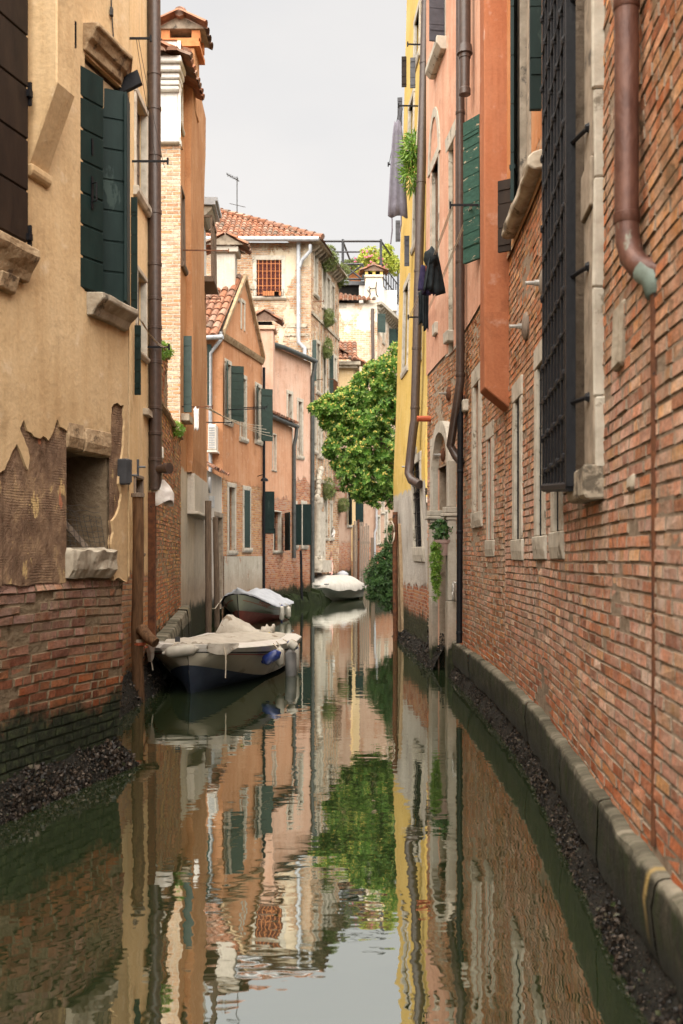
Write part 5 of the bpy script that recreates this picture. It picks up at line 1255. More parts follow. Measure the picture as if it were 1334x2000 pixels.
mb.build('portal', MT['stone_white'], B8, smooth=True, auto=.6)
mb = MB(); mb.wbox(W8, up0+.15, up0+.60, .01, .03, Z(985, 43.6)+.1, Z(960, 43.6)); mb.build('portal_opening', MT['dark'], B8)
# iron balcony doors and rails
for (pa, pb, ya, yb) in ((640, 648, 745, 800), (640, 655, 895, 952)):
    ua, ub = W8.u(pa, k8, W8.L), W8.u(pb, k8, W8.L); mb = MB(); z0, z1 = Z(yb, 45.6), Z(ya, 45.6)
    for i in range(9): uu = ua+(ub-ua)*i/8; mb.tube([W8.pt(uu, z0, .28), W8.pt(uu, z1, .28)], .012, 4)
    for zz in (z0, z1): mb.tube([W8.pt(ua, zz, .28), W8.pt(ub, zz, .28)], .014, 4)
    for uu in (ua, ub): mb.tube([W8.pt(uu, z1, .28), W8.pt(uu, z1, 0)], .014, 4)
    mb.wbox(W8, ua-.05, ub+.05, 0, .34, z0-.12, z0-.01, 0); mb.build('balcony', MT['rust'], B8)
# roof aerial
T = thing('tv_aerial', (X(463, 44.5), 44.5, Z(420, 44.5)), 'thin television aerial standing on the broad tiled roof', 'aerial')
mb = MB(); x, y = X(463, 44.5), 44.5; mb.tube([(x, y, Z(425, y)), (x, y, Z(345, y))], .022, 6); mb.build('mast', MT['wire'], T)
mb = MB(); mb.tube([(X(444, y), y-.3, Z(345, y)), (X(466, y), y+.2, Z(350, y))], .016, 5)
for i in range(5): c = Vector((X(446+4.5*i, y), y-.25+.09*i, Z(345.5+i*.9, y))); mb.tube([c-Vector((.04, .25, 0)), c+Vector((.04, .25, 0))], .010, 4); mb.tube([c-Vector((0, 0, .08)), c+Vector((0, 0, .08))], .010, 4)
mb.build('antenna', MT['wire'], T); mb = MB(); mb.tube([(X(449, y), y-.1, Z(399, y)), (X(479, y), y+.1, Z(403, y))], .014, 5); mb.build('lower_bar', MT['wire'], T)

# small ochre annexe with corbelled roof
BS = thing('ochre_annexe', (.3, 50, 0), 'small pale ochre annexe with a corbelled tile roof, squeezed behind the tree', 'house')
WS.build('wall', MT['w2'], 0, Z(720, 49.6), BS)
zE = Z(720, 49.6); mb = MB(); mb.box(-.6, .78, 49.3, 49.7, zE, zE+.12); mb.box(-.6, .95, 49.15, 49.7, zE+.122, zE+.28); mb.box(.55, .9, 49.7, 53, zE+.0, zE+.2); mb.build('cornice', MT['stone'], BS, jitter=.02)
mb = MB(); tiles(mb, (-.9, 49.0, zE+.34), (1, 0, 0), (0, .8, .5), 1.7, 2.5, pitch=.24, r=.11, seed=31)
tiles(mb, (1.05, 49.2, zE+.25), Vector((.2, .98, 0)), Vector((-.8, .16, .5)), 3.5, 1.6, pitch=.24, r=.11, seed=32); mb.build('roof', MT['tile'], BS)

# far pale house with the roof terrace
B9 = thing('terrace_house', (1.8, 58, 0), 'distant pale brick house carrying a steel roof terrace and a stubby chimney', 'house')
k9 = W9.c[1]; kk = dict(rec=.15, fr=.12, mat='stone_white', pane='dark', sill=(.08, .14), ua=k9+.02)
ww = [pwin(B9, W9, a, b, c, e, **kk) for a, b, c, e in ((747, 749.5, 630, 668), (759, 762, 643, 678), (767.5, 772, 645, 683))]
for w_ in ww[1:]: shutter(w_[0], W9, w_[1], w_[3], w_[4], .5, 40, mat='green_far', n=6, o=.05)
zE = Z(592, 56)
W9.build('wall', MT['w9'], -.6, zE, B9, du=2)
ub = W9.u(736.5, k9, W9.L)
shutter(B9, W9, k9+.08, Z(650, 56.2), Z(613, 56.2), .45, 60, mat='green_far', n=5)
mb = MB(); mb.wbox(W9, 0, k9+.15, -.1, .16, zE-.30, zE+.0); mb.wbox(W9, k9+.0, W9.c[2]+10, -.1, .30, zE-.12, zE+.06); mb.build('cornice', MT['stone_white'], B9)
mb = MB()
for i in range(26): uu = k9+.3+i*.5; mb.wprism(W9, uu, uu+.2, [(-.05, zE-.42), (.10, zE-.36), (.28, zE-.2), (.28, zE-.13), (-.05, zE-.13)])
mb.build('corbel', MT['stone_white'], B9)
mb = MB(); O = Vector((-2.5, 55.6, zE+.06)); tiles(mb, O, (1, 0, 0), (0, .86, .36), 4.9, 4.2, pitch=.26, r=.115, seed=33, clip=lambda a, b: a < 4.6-b*.85)
mb.face([O, O+Vector((4.6, 0, 0)), O+Vector((1.2, 4, 1.65)), O+Vector((0, 4, 1.65))], [(9.5, 5.5)]*4)
u5 = W9.c[2]; tq = W9.tan(W9.L-1); nq = W9.nor(W9.L-1); O = W9.pt(W9.c[2]-2.0, zE+.12, .35)
tiles(mb, O, tq, (-nq*.85+Vector((0, 0, .42))), 12, 5.0, pitch=.30, row=.42, r=.13, seed=34); mb.build('roof', MT['tile'], B9)
pipe(B9, [P(727.5, 603, 55.8), P(727.5, 640, 55.8), P(729, 720, 55.8)], .09, 'pipe_brown'); pipe(B9, [P(756, 625, 60), P(757, 690, 60)], .06, 'pipe_grey')
# chimney
cx, cy = X(730, 56.8), 56.8; zt = Z(546, 56.8); zb = zE; a = .50
mb = MB(); mb.hexa([Vector((cx+sx*(a+.12), cy+sy*a, zb)) for sx, sy in ((-1, -1), (1, -1), (1, 1), (-1, 1))]+[Vector((cx+sx*(a-.03), cy+sy*a*.9, zt)) for sx, sy in ((-1, -1), (1, -1), (1, 1), (-1, 1))])
mb.box(cx-a-.03, cx+a+.03, cy-a-.03, cy+a+.03, zt, zt+.14); ch = mb.build('chimney', M_wall('cream_render', pl=((.55, .47, .38), (.66, .57, .47), (.70, .62, .53)), seed=33), B9, weld=True, bev=.03)
mb = MB(); yf = cy-a-.03
for pts in (((719, 562), (722, 560), (723, 564), (720, 570), (717, 566)), ((722, 564), (734, 563)), ((735.5, 551), (734, 563), (735, 576), (739, 580)), ((722, 569), (723, 575), (720, 581)), ((727, 583), (731, 580), (734, 583))):
    mb.tube([Vector((X(p[0], yf), yf-.05, Z(p[1], yf))) for p in pts], .03, 5)
mb.build('wall_tie', MT['iron'], ch)
mb = MB()
for sx in (-.42, 0, .42): mb.box(cx+sx-.08, cx+sx+.08, cy-.42, cy+.42, zt+.14, zt+.36)
mb.build('pot', MT['yellow'], ch); mb = MB(); mb.box(cx-.35, cx+.35, cy-.3, cy+.4, zt+.14, zt+.35); mb.build('smoke_opening', MT['dark'], ch)
mb = MB()
for sx in (-1, 1): tiles(mb, (cx+sx*.80, cy-.6, zt+.36), (0, 1, 0), Vector((-sx*.80, 0, .32)).normalized(), 1.2, .85, pitch=.28, row=.45, r=.12, seed=40+sx)
q = [(cx-.6, cy-.5, zt+.36), (cx+.6, cy-.5, zt+.36), (cx, cy-.5, zt+.66)]; mb.face(q, [(5.5, 9.5)]*3); mb.blob((cx, cy-.2, zt+.78), .16); mb.build('chimney_cap', MT['tile'], ch)
# steel terrace
mb = MB(); d0, d1 = 57.6, 62.5; zr, zm, zl, zf = Z(471, d0), Z(492, d0), Z(516, d0), Z(547, d0); xs = [X(612, d0), X(669.5, d0), X(744, d0)]; xr = 3.55
def bar(a, b, r=.06): mb.tube([a, b], r, 4)
for x in xs[1:]: bar((x, d0, zf-.3), (x, d0, zr+.1), .075)
bar((xs[0], d0, zr), (xs[2], d0, zr), .07); bar((xs[0], d0, zm), (xs[2]-1.2, d0, zm), .05); bar((xs[1], d0, zl), (X(709, d0), d0, zl), .06); bar((xs[1], d0, zf+.05), (xs[2], d0, zf+.05), .06)
bar((xs[1], d0, zf), (X(709, d0), d0, zl), .05); bar((xs[1], d0, zl), (X(709, d0), d0, zf), .05); bar((X(709, d0), d0, zf), (X(709, d0), d0, zl), .05)
bar((xs[2], d0, zr), (xr, d1, zr), .07); bar((xr, d1, zf), (xr, d1, zr), .06); bar((xs[1], d0, zr), (X(690, d1), d1, zr-.2), .06); bar((X(690, d1), d1, zf), (X(690, d1), d1, zr), .06)
for k in range(8): f = k/7; a = Vector((xs[2]+(xr-xs[2])*f, d0+(d1-d0)*f, zf-.2)); bar(a, a+Vector((0, 0, 1.25)), .03)
for zz in (zf-.15, zf+.3, zf+1.05): bar((xs[2], d0, zz), (xr, d1, zz), .045)
mb.build('terrace_frame', MT['grey_box'], B9)
mb = MB(); mb.box(xs[0]-1, xs[2]+.1, d0-.02, d1, zf-.28, zf-.06); mb.build('terrace_deck', MT['grey_box'], B9); mb = MB(); mb.box(xs[0]-1, X(701, d0), d0+.2, d1, zE+.5, zf-.3); mb.build('penthouse', MT['dark'], B9)
mb = MB(); mb.box(X(701.5, d0), X(714, d0), d0+.05, d1, zE+.4, zf-.28); mb.box(X(738, d0), xr-.3, d0+.9, d1, zE+.2, zf-.35); mb.build('penthouse_wall', MT['white_plaster'], B9)
# terrace plants
def bush(name, lobes, n, L, mat, label, cat='plant', seed=1, leavesn=5, w=.4, flowers=None, stem=None, group=None, droop=0.0, spread=.9):
    rn = random.Random(seed); c0 = Vector(lobes[0][0]); T = thing(name, (c0.x, c0.y, c0.z-lobes[0][1][2]), label, cat, group); mb = MB(); fl = MB(); tot = sum(l[1][0]*l[1][2] for l in lobes)
    for c, r in lobes:
        k = int(n*r[0]*r[2]/tot)
        for i in range(k):
            while True:
                v = Vector((rn.uniform(-1, 1), rn.uniform(-1, 1), rn.uniform(-1, 1)))
                if .1 < v.length < 1: break
            rad = v.length; v.normalize(); rad = rad**.45*(1+.30*noise.noise(v*2.3+Vector(c)*1.7)); q = Vector(c)+Vector((v.x*r[0], v.y*r[1], v.z*r[2]))*rad
            nn = (v+Vector((rn.uniform(-.5, .5), rn.uniform(-.5, .5), rn.uniform(-.1, .6)))).normalized()
            leaves(mb, q, nn, leavesn, L, L*w, spread, rn, droop)
            if flowers and rad > .6 and rn.random() < flowers[1]:
                for _ in range(flowers[3] if len(flowers) > 3 else 1): fl.blob(q+nn*L*.35+Vector((rn.uniform(-1, 1), rn.uniform(-1, 1), rn.uniform(-1, 1)))*flowers[2]*1.3, flowers[2], rn.random(), .2, 5, 3)
    mb.build('foliage', MT[mat], T)
    if flowers: o = fl.build('blossom', MT[flowers[0]], T); o['kind'] = 'stuff'
    if stem:
        sm = MB()
        for p, r in stem: sm.tube(p, r, 7)
        sm.build('stem', MT['wood_brown'], T, smooth=True)
    return T
yb = 58.6
def stem_to(p, h): p = Vector(p); return [([p-Vector((0, 0, h)), p-Vector((.05, 0, h*.5)), p], [.05, .04, .02])]
bush('terrace_shrub', [((X(722, yb), yb, Z(510, yb)), (.75, .6, .75)), ((X(705, yb), yb, Z(527, yb)), (.55, .5, .5)), ((X(733, yb), yb, Z(520, yb)), (.6, .5, .7))], 900, .16, 'leaf_yellow', 'yellow-green climbing shrub dotted with pink blossom on the steel roof terrace', 'shrub', 3, 5, .5, ('flower_pink', .10, .06, 2), stem_to((X(722, yb), yb, Z(520, yb)), 1.2))
bush('terrace_shrub', [((X(755, yb+2), yb+2, Z(505, yb+2)), (.5, .5, .8)), ((X(766, yb+2), yb+2, Z(515, yb+2)), (.45, .4, .45)), ((X(772, yb+2), yb+2, Z(528, yb+2)), (.3, .3, .3)), ((X(757, yb+2), yb+2, Z(492, yb+2)), (.3, .3, .4))], 520, .17, 'leaf_yellow', 'bright yellow-green shrub spilling over the side railing of the roof terrace', 'shrub', 4, 5, .45, None, stem_to((X(755, yb+2), yb+2, Z(515, yb+2)), 1.3))
bush('terrace_shrub', [((X(684, yb), yb, Z(528, yb)), (.5, .4, .55)), ((X(677, yb), yb, Z(520, yb)), (.35, .4, .4)), ((X(694, yb), yb, Z(520, yb)), (.4, .4, .5))], 400, .14, 'leaf_dull', 'dull green feathery shrub behind the crossed terrace railing', 'shrub', 5, 5, .3, ('flower_pink', .02, .06, 2), stem_to((X(684, yb), yb, Z(530, yb)), .8))
mb = MB(); mb.lathe((X(694, 58.2), 58.2, zf-.05), (0, 0, 1), [(0, .30), (.05, .30), (.42, .40), (.50, .44), (.52, .38), (.50, .05)], 14); tag(mb.build('flower_pot', MT['rust_orange'], smooth=True, auto=.7), 'terracotta pot standing behind the crossed terrace railing', 'flowerpot')
# tufts of weeds rooted on the palazzo eave and wall
for i, (px, py, rx, rz, lab) in enumerate(((631, 505, .42, .55, 'bushy weed tuft rooted on the palazzo cornice, the nearer of two beside the downpipe'), (664, 535, .42, .55, 'bushy weed tuft rooted at the far end of the palazzo cornice by the terrace'),
    (632, 622, .18, .40, 'trailing green weed on the palazzo wall beside an upper window'), (630, 680, .16, .42, 'hanging green weed low on the palazzo wall under a white pipe'),
    (632, 955, .22, .50, 'feathery green weed growing beside the white portal column'), (670, 985, .25, .32, 'small fern-like weed beside the tall green shutter'))):
    u = W8.u(min(px, 660), k8, W8.L); c = W8.pt(u, W8.z(py, u), .25)
    if px > 660: c = Vector((X(px, 47.2), 47.2, Z(py, 47.2)))
    bush('wall_weed', [((c.x, c.y, c.z), (rx, .35, rz)), ((c.x-.1, c.y, c.z-rz*.5), (rx*.6, .3, rz*.5))], 260 if rx > .3 else 150, .14, 'leaf_dull', lab, 'plant', 50+i, 5, .25, None, None, 'weeds growing on the palazzo wall', .3)

# far red-brick house with open green shutters
B10 = thing('red_brick_house', (.6, 50, 0), 'distant red brick and pink plaster house with open dark green shutters under the tree', 'house')
kk = dict(rec=.15, fr=.10, mat='stone_white', pane='dark', sill=(.08, .14))
w10 = pwin(B10, W10, 679, 692, 960, 1026, **kk)
shutter(w10[0], W10, w10[1], w10[3], w10[4], .55, 150, mat='green', n=7, o=.06); shutter(w10[0], W10, w10[2], w10[3], w10[4], .62, 25, mat='green', n=7, o=.06)
for a, b, c, e in ((737, 741, 1010, 1060), (752, 756, 1000, 1055), (745, 749, 970, 1000)): pwin(B10, W10, a, b, c, e, **kk)
W10.build('wall', MT['w10'], -.6, 8.6, B10, du=2)
pipe(B10, [P(735.5, 965, 53), P(735.5, 1030, 53), P(732, 1040, 53), P(732, 1100, 53)], .06, 'pipe_grey'); pipe(B10, [P(700.5, 960, 51), P(700.5, 1110, 51)], .05, 'steel')
mb = MB(); ua = W10.u(724, 0, W10.L); mb.wbox(W10, ua, ua+.5, -.05, .03, .5, Z(1050, 53)); mb.build('door', MT['wood_brown'], B10)
for i in range(3):
    pass
# boarded fence standing in the water
BF = thing('plank_fence', (.5, 49.6, 0), 'weathered upright plank screen standing in the water under the green shutters', 'fence')
mb = MB(); rf = random.Random(3)
for i in range(13):
    px = 671+i*3.9; d = 49.3+i*.10; x = X(px, d); w2 = X(px+3.5, d)-x; zt = Z(1020+rf.uniform(-3, 8), d); ln = -.18 if i < 3 else 0
    mb.hexa([Vector((x, d, -.3)), Vector((x+w2, d, -.3)), Vector((x+w2, d+.04, -.3)), Vector((x, d+.04, -.3)), Vector((x+ln, d, zt)), Vector((x+w2*.9+ln, d, zt)), Vector((x+w2*.9+ln, d+.04, zt)), Vector((x+ln, d+.04, zt))])
mb.build('boards', MT['wood_grey'], BF); mb = MB()
for zz in (1.2, 2.6): mb.box(X(671, 49.5), X(722, 50.6), 50.65, 50.72, zz, zz+.12)
mb.build('rail', MT['wood_grey'], BF)
post(700, 1015, 1120, 49.0, .06, 'rust', 'dark rusted pile standing in front of the plank screen', name='mooring_pile')
post(690.5, 1025, 1120, 49.1, .045, 'wood_brown', 'thin brown timber pile beside the rusted one at the plank screen', name='mooring_pile')
# rags hung on the far brick wall
for i, (px, py, wd, ht, m, lab) in enumerate(((647, 1038, .45, .38, 'white_plaster', 'cream rag snagged on the brick wall beside the portal'), (643, 1100, .35, .95, 'rag', 'pink and orange cloth hanging low on the brick wall behind the covered boat'))):
    if 'rag' not in MT: MT['rag'] = M_simple('pink_cloth', (.70, .30, .32), (.78, .55, .42), 3, .9, .1)
    u = W8.u(px, k8, W8.L); c = W8.pt(u, Z(py, 45), .10); mb = MB(); rows = []
    for a in range(6):
        f = a/5; rows.append([c+W8.tan(u)*wd*(b/5-.5)*(.3+.9*f if i else 1-.5*abs(f-.5))+W8.nor(u)*.05*math.sin(b*2.1+a)+Vector((0, 0, ht*(.5-f)+(.08*math.sin(b*1.5)))) for b in range(6)])
    mb.grid(rows); tag(mb.build('cloth_rag', MT[m], smooth=True), lab, 'cloth')
# low mossy ledges at the far bend
MT['moss'] = M_simple('dark_moss', (.008, .011, .005), (.022, .030, .011), 5, .95, .1, .03, c3=(.05, .045, .032), thr=.64)
WL = Wall([(-2.75, 35.3), (-1.85, 38.4), (-1.2, 40.4), (-1.0, 42.0), (.0, 47.2), (1.1, 51.2), (3.5, 56.5)], 1); mb = MB()
for i in range(40):
    a, b = WL.L*i/40, WL.L*(i+1)/40; h = .42+.12*math.sin(i*1.7); mb.wprism(WL, a, b, [(-.3, -.3), (.26, -.3), (.22, h*.5), (.12, h), (-.3, h+.1)])
tag(mb.build('ledge', MT['moss'], jitter=.08, jk=3, weld=True), kind='structure')
# garden wall on the right bank behind the yellow house
BG = thing('garden_wall', (2, 38, 0), 'low brick garden wall beyond the yellow house, mostly hidden by the tree', 'wall')
WG.build('wall', MT['w3'], -.6, 2.6, BG)
# ================================================================ right 1: long brick building with the iron cage
R1 = thing('brick_warehouse', (1.9, 7, 0), 'long red brick building with a black iron window cage and a row of narrow barred slots, nearest on the right', 'house')
R1['label'] = 'long red brick building with a black iron window cage and narrow barred slots'
def uD(W, d):
    lo, hi = 0, W.L
    for _ in range(60):
        m = (lo+hi)/2
        if W.xy(m).y < d: lo = m
        else: hi = m
    return lo
U = lambda d: uD(WR1, d)
kk = dict(rec=.06, fr=.17, fp=.02, mat='stone_white', pane='dark', sash=False, sill=(.03, .22), bars=(4, 7, -.015))
slots = []
for d, wd, z0, z1 in ((8.0, .36, 2.19, 3.75), (9.10, .34, 2.18, 3.74), (10.60, .36, 2.17, 3.66)):
    slots.append(window(R1, WR1, U(d-wd/2), U(d+wd/2), z0, z1, **kk))
bw0, bw1, bz0, bz1 = U(6.28), U(7.72), 2.54, 7.2
WR1.hole(bw0, bw1, bz0, bz1, .30)
tw = window(R1, WR1, U(9.75), U(10.2), 5.66, 8.6, rec=.06, fr=.22, fp=.04, mat='stone_grey', pane='dark', sash=False, sill=None)
WR1.build('wall', MT['mo_r1'], -.6, 9.0, R1, du=.5)
brickwork('brickwork', WR1, MT['bk_r1'], R1, uD(WR1, 2.2), WR1.L, 0.50, 7.6, side=MT['mo_r1'], bw=.25, bh=.073, joint=.010, proud=.0065, rough=.0035, wave=.008, lost=.010, seed=11, skip=lambda u, z: z > 5.55 and u > uD(WR1, 8.6))
mb = MB(); q = [WR1.pt(bw0, bz0, -.27), WR1.pt(bw1, bz0, -.27), WR1.pt(bw1, bz1, -.27), WR1.pt(bw0, bz1, -.27)]; mb.face(q); cw = R1win = mb.build('window', MT['dark'], R1)
mb = MB(); jn = U(5.93)
zz = bz0
for k, h in enumerate((1.55, .30, 1.25, .9, .9)):
    mb.wbox(WR1, jn, bw0-.004, -.2, .055+(.02 if k == 1 else 0), zz+.003, min(zz+h, bz1)-.003); zz += h
mb.wbox(WR1, bw1+.004, bw1+.22, -.2, .05, bz0, bz1); mb.build('frame', MT['stone_grey'], cw, weld=True, bev=.01, jitter=.006)
mb = MB(); zz = bz0-.05; ra = random.Random(9)
while zz < bz1:
    h = ra.uniform(.25, .7); mb.wbox(WR1, jn-.05-ra.uniform(0, .02), jn-.004, -.05, .062+ra.uniform(-.012, .012), zz, zz+h-.004); zz += h
mb.build('lit_jamb_edge', MT['stone_white'], cw, weld=True, bev=.01, jitter=.012)  # lit side face of the jamb, put in as paler stone
mb = MB(); mb.wprism(WR1, jn-.06, bw0+.30, [(-.1, bz0-.20), (.10, bz0-.20), (.12, bz0-.17), (.12, bz0-.002), (-.1, bz0-.002)], n=3); mb.build('sill', MT['stone'], cw, weld=True, bev=.012, jitter=.014)
# woven bar cage: uprights threaded through pierced flats
mb = MB(); co = .135; c0, c1 = U(6.33), U(7.78); cz0, cz1 = 2.42, 7.1; nv = 9
def bz(u): return cz0+.02+.09*(u-c0)/(c1-c0)
for i in range(nv):
    u = c0+(c1-c0)*i/(nv-1); t = WR1.tan(u); n_ = WR1.nor(u); r = .030 if i == 0 else .017
    mb.obox(WR1.pt(u, (bz(u)+cz1)/2, co), t*r, n_*r, (0, 0, (cz1-bz(u))/2))
nh = 17
for j in range(nh):
    z = cz0+.22+(cz1-cz0-.3)*j/(nh-1)
    for i in range(nv-1):
        ua, ub_ = c0+(c1-c0)*i/(nv-1), c0+(c1-c0)*(i+1)/(nv-1); dz = .05*((i % 2)*2-1)*.0
        a, b = WR1.pt(ua, z, co+.012), WR1.pt(ub_, z, co+.012); mb.tube([a, b], .011, 5)
    for i in range(1, nv):
        u = c0+(c1-c0)*i/(nv-1); q = WR1.pt(u, z, co)
        if (i+j) % 2: mb.lathe(q-Vector((0, 0, .035)), (0, 0, 1), [(0, .018), (.012, .032), (.035, .036), (.058, .032), (.07, .018)], 7)
for i in range(8):                      # heavy lower rail and near return side
    ua, ub_ = c0+(c1-c0)*i/8, c0+(c1-c0)*(i+1)/8; mb.tube([WR1.pt(ua, bz(ua), co), WR1.pt(ub_, bz(ub_), co)], .034, 7)
for z in (cz0+.55, cz0+1.35, cz0+2.2, cz0+3.1):
    mb.tube([WR1.pt(c0, z, co), WR1.pt(c0-.24, z, .06)], .014, 6); mb.lathe(WR1.pt(c0-.24, z, .05), WR1.nor(c0), [(0, .035), (.03, .02)], 8)
mb.build('cage', MT['iron'], cw)
# copper downpipe with a swan-neck into the wall, and the rust-lined chase below
ut = uD(WR1, 4.82); zp = 3.62
pipe(R1, [WR1.pt(ut, 9.0, .085), WR1.pt(ut, zp, .085), WR1.pt(ut-.015, zp-.10, .083), WR1.pt(ut-.05, zp-.19, .07), WR1.pt(ut-.10, zp-.25, .045), WR1.pt(ut-.17, zp-.30, .0), WR1.pt(ut-.22, zp-.32, -.05)], .058, 'pipe_copper', collars=[(0, .805), (0, .998)], n=18)
mb = MB(); mb.tube([WR1.pt(ut-.13, zp-.28, .028), WR1.pt(ut-.19, zp-.33, .0), WR1.pt(ut-.22, zp-.42, .0)], [.062, .058, .045], 14); mb.build('pipe_shoe', M_simple('verdigris_copper', (.10, .12, .10), (.16, .21, .18), 9, .6, .4, .003), R1, smooth=True)
mb = MB(); uq = ut-.225; mb.tube([WR1.pt(uq, zp-.38, .0), WR1.pt(uq, 2.9, .004), WR1.pt(uq+.004, 1.6, .0), WR1.pt(uq, .66, .006)], [.026, .020, .018, .017], 8)
mb.wbox(WR1, uq-.028, uq+.028, -.03, .006, 2.86, 2.90); mb.build('chase_pipe', MT['rust'], R1, smooth=True, auto=.6)
# upper orange plaster skin
WR1u = Wall([tuple(WR1.xy(U(8.5)+(WR1.L-U(8.5))*i/8)) for i in range(9)], -1); WR1u.open = [(WR1u.u(1048, 0, WR1u.L), WR1u.u(1026, 0, WR1u.L), 5.4, 8.7, .02)]
WR1u.open = [(U(9.75)-U(8.5)-.24, U(10.2)-U(8.5)+.24, 5.45, 8.85, .01)]
WR1u.build('plaster', MT['r1_top'], 5.35, 8.98, R1, o=.03)
mb = MB(); mb.wprism(WR1, U(8.75), U(10.75), [(-.1, 5.44), (.10, 5.40), (.16, 5.44), (.16, 5.52), (.10, 5.56), (-.1, 5.62)], n=8); mb.build('sill', MT['stone'], tw, weld=True, bev=.012, jitter=.018)
shutter(tw, WR1, U(8.72), 5.90, 8.6, .10, 92, mat='green', n=6, o=.05, th=.05); shutter(tw, WR1, U(10.45), 5.62, 8.6, .30, 165, mat='green', n=6, o=.05)
u = U(10.95); shutter(R1, WR1, u, 5.35, 6.15, .16, 60, mat='brown_paint', n=3, o=.02, name='wooden_flap')
# tie-rod anchors
def anchor(bld, W, u, z, r=.14, mat='wood_grey', o=.0):
    mb = MB(); n_ = W.nor(u); q = W.pt(u, z, o); mb.lathe(q, n_, [(0, r), (.02, r*1.02), (.035, r*.9), (.05, r*.55), (.06, .03)], 14); a = mb.build('anchor_plate', MT[mat], bld, smooth=True, auto=.6)
    mb = MB(); mb.lathe(q+n_*.05, n_, [(0, .028), (.05, .028), (.052, .018), (.13, .018), (.132, .001)], 8); mb.build('bolt', MT['steel'], a, smooth=True, auto=.6)
for px, py, W_, o in ((990, 577, WR1, 0), (1030, 637, WR1, 0), (1066, 552, WR1, 0)):
    u = W_.u(px, U(6), WR1.L) if W_ is WR1 else W_.u(px, 0, W_.L); anchor(R1, W_, u, W_.z(py, u))
# missing brick / putlog stones
mb = MB(); u = U(5.05); mb.wbox(WR1, u-.06, u+.06, -.05, .025, 2.33, 2.42); mb.build('patch_stone', MT['stone'], R1, weld=True, bev=.015, jitter=.03); mb = MB(); u = U(5.35); mb.wbox(WR1, u-.10, u+.10, -.04, .03, 3.0, 3.35); mb.build('patch_stone', MT['stone'], R1, weld=True, bev=.015, jitter=.03)

# projecting terracotta flue between the brick and the pink building
FLU = MB(); f0, f1, fp = U(11.28), WR1.L-.0, .285
zs_ = [0, .06, .5, 1.1, 1.8, 2.6, 3.4, 4.2, 5.0, 5.8, 6.4]; cs_ = []
for k_, zz_ in enumerate(zs_):
    row = [WR1.pt(f0, 3.66+zz_, -.02), WR1.pt(f0, (3.90 if k_ < 2 else 3.66)+zz_, fp), WR1.pt(f0+.42, (3.90 if k_ < 2 else 3.66)+zz_, fp), WR1.pt(f0+.42, 3.66+zz_, -.02)]
    cs_.append([jit(p, .012, 1.7) for p in row])
for A_, B_ in zip(cs_, cs_[1:]):
    for q_ in range(3): FLU.face([A_[q_], A_[q_+1], B_[q_+1], B_[q_]])
FLU.face(cs_[0])
FLU.build('chimney_flue', MT['flue'], R1, weld=True, bev=.012)

# ================================================================ right 2: pink house over old brick
R2 = thing('pink_brick_house', (1.85, 15, 0), 'salmon pink plaster house over worn brick with a gothic window and a stone water door', 'house')
V = lambda d: uD(WR2, d)
kk = dict(fr=.16, fp=.025, mat='stone_white', pane='dark', sash=False)
gothic = window(R2, WR2, V(17.75), V(18.5), Z(560, 18.1), Z(320, 18.1), rec=.10, sill=None, **kk)
tall = window(R2, WR2, V(16.45), V(16.9), Z(690, 16.7), Z(285, 16.7), rec=.10, sill=None, fr=.22, fp=.02, mat='stone_white', pane='stone_white', sash=False)
dk = window(R2, WR2, V(17.2), V(17.9), Z(105, 17.6), 12.6, rec=.08, sill=(.20, .22), **kk)
panel = window(R2, WR2, V(13.75), V(14.25), Z(1000, 14), Z(750, 14), rec=.03, fr=.20, fp=.03, mat='stone_white', pane='stone_white', sash=False, sill=(.04, .22))
slot0 = window(R2, WR2, V(12.65), V(12.95), 2.20, 3.50, rec=.06, fr=.17, fp=.02, mat='stone_white', pane='dark', sash=False, sill=(.03, .22), bars=(4, 6, -.015))
slotb = window(R2, WR2, V(18.1), V(18.5), Z(1035, 18.3), Z(870, 18.3), rec=.08, fr=.12, fp=.03, mat='stone_white', pane='dark', sash=False, sill=(.03, .10), bars=(3, 5, -.015))
pd0, pd1 = V(16.55), V(17.75)
WR2.hole(pd0, pd1, -.55, 3.55, .35)
WR2.build('wall', MT['mo_r2'], -.6, 13.79, R2, du=.5)
brickwork('brickwork', WR2, MT['bk_r2k'], R2, 0, V(16.28), -.2, 5.45, side=MT['mo_r2'], joint=.011, proud=.006, rough=.005, lost=.02, seed=13)
brickwork('brickwork', WR2, MT['bk_r2'], R2, V(16.28), WR2.L, -.2, 5.45, side=MT['mo_r2'], joint=.011, proud=.006, rough=.005, lost=.02, seed=12)
WR2.build('plaster', MT['r2'], 5.441, 13.8, R2, du=.5, o=.025)
def disc_arch(W, u0, u1, z0, rise, o0, o1, wth, mat, parent, name, n=10):
    mb = MB(); um = (u0+u1)/2; hw = (u1-u0)/2
    def pt_(f, r):    # pointed arch param
        s_ = -1 if f < .5 else 1; g = f*2 if f < .5 else 2-f*2
        return um+s_*(hw+r)*(1-g**1.6), z0+(rise+r)*math.sin(g*math.pi/2)
    for i in range(n):
        a, b = i/n, (i+1)/n; A0, A1, B0, B1 = pt_(a, 0), pt_(a, wth), pt_(b, 0), pt_(b, wth)
        c = [W.pt(*A0, o0), W.pt(*B0, o0), W.pt(*B1, o0), W.pt(*A1, o0), W.pt(*A0, o1), W.pt(*B0, o1), W.pt(*B1, o1), W.pt(*A1, o1)]
        mb.hexa(c)
    return mb.build(name, MT[mat], parent, weld=True, jitter=.006)
disc_arch(WR2, V(17.75)-.12, V(18.5)+.12, Z(320, 18.1), .85, -.03, .05, .16, 'stone_white', gothic, 'arch')
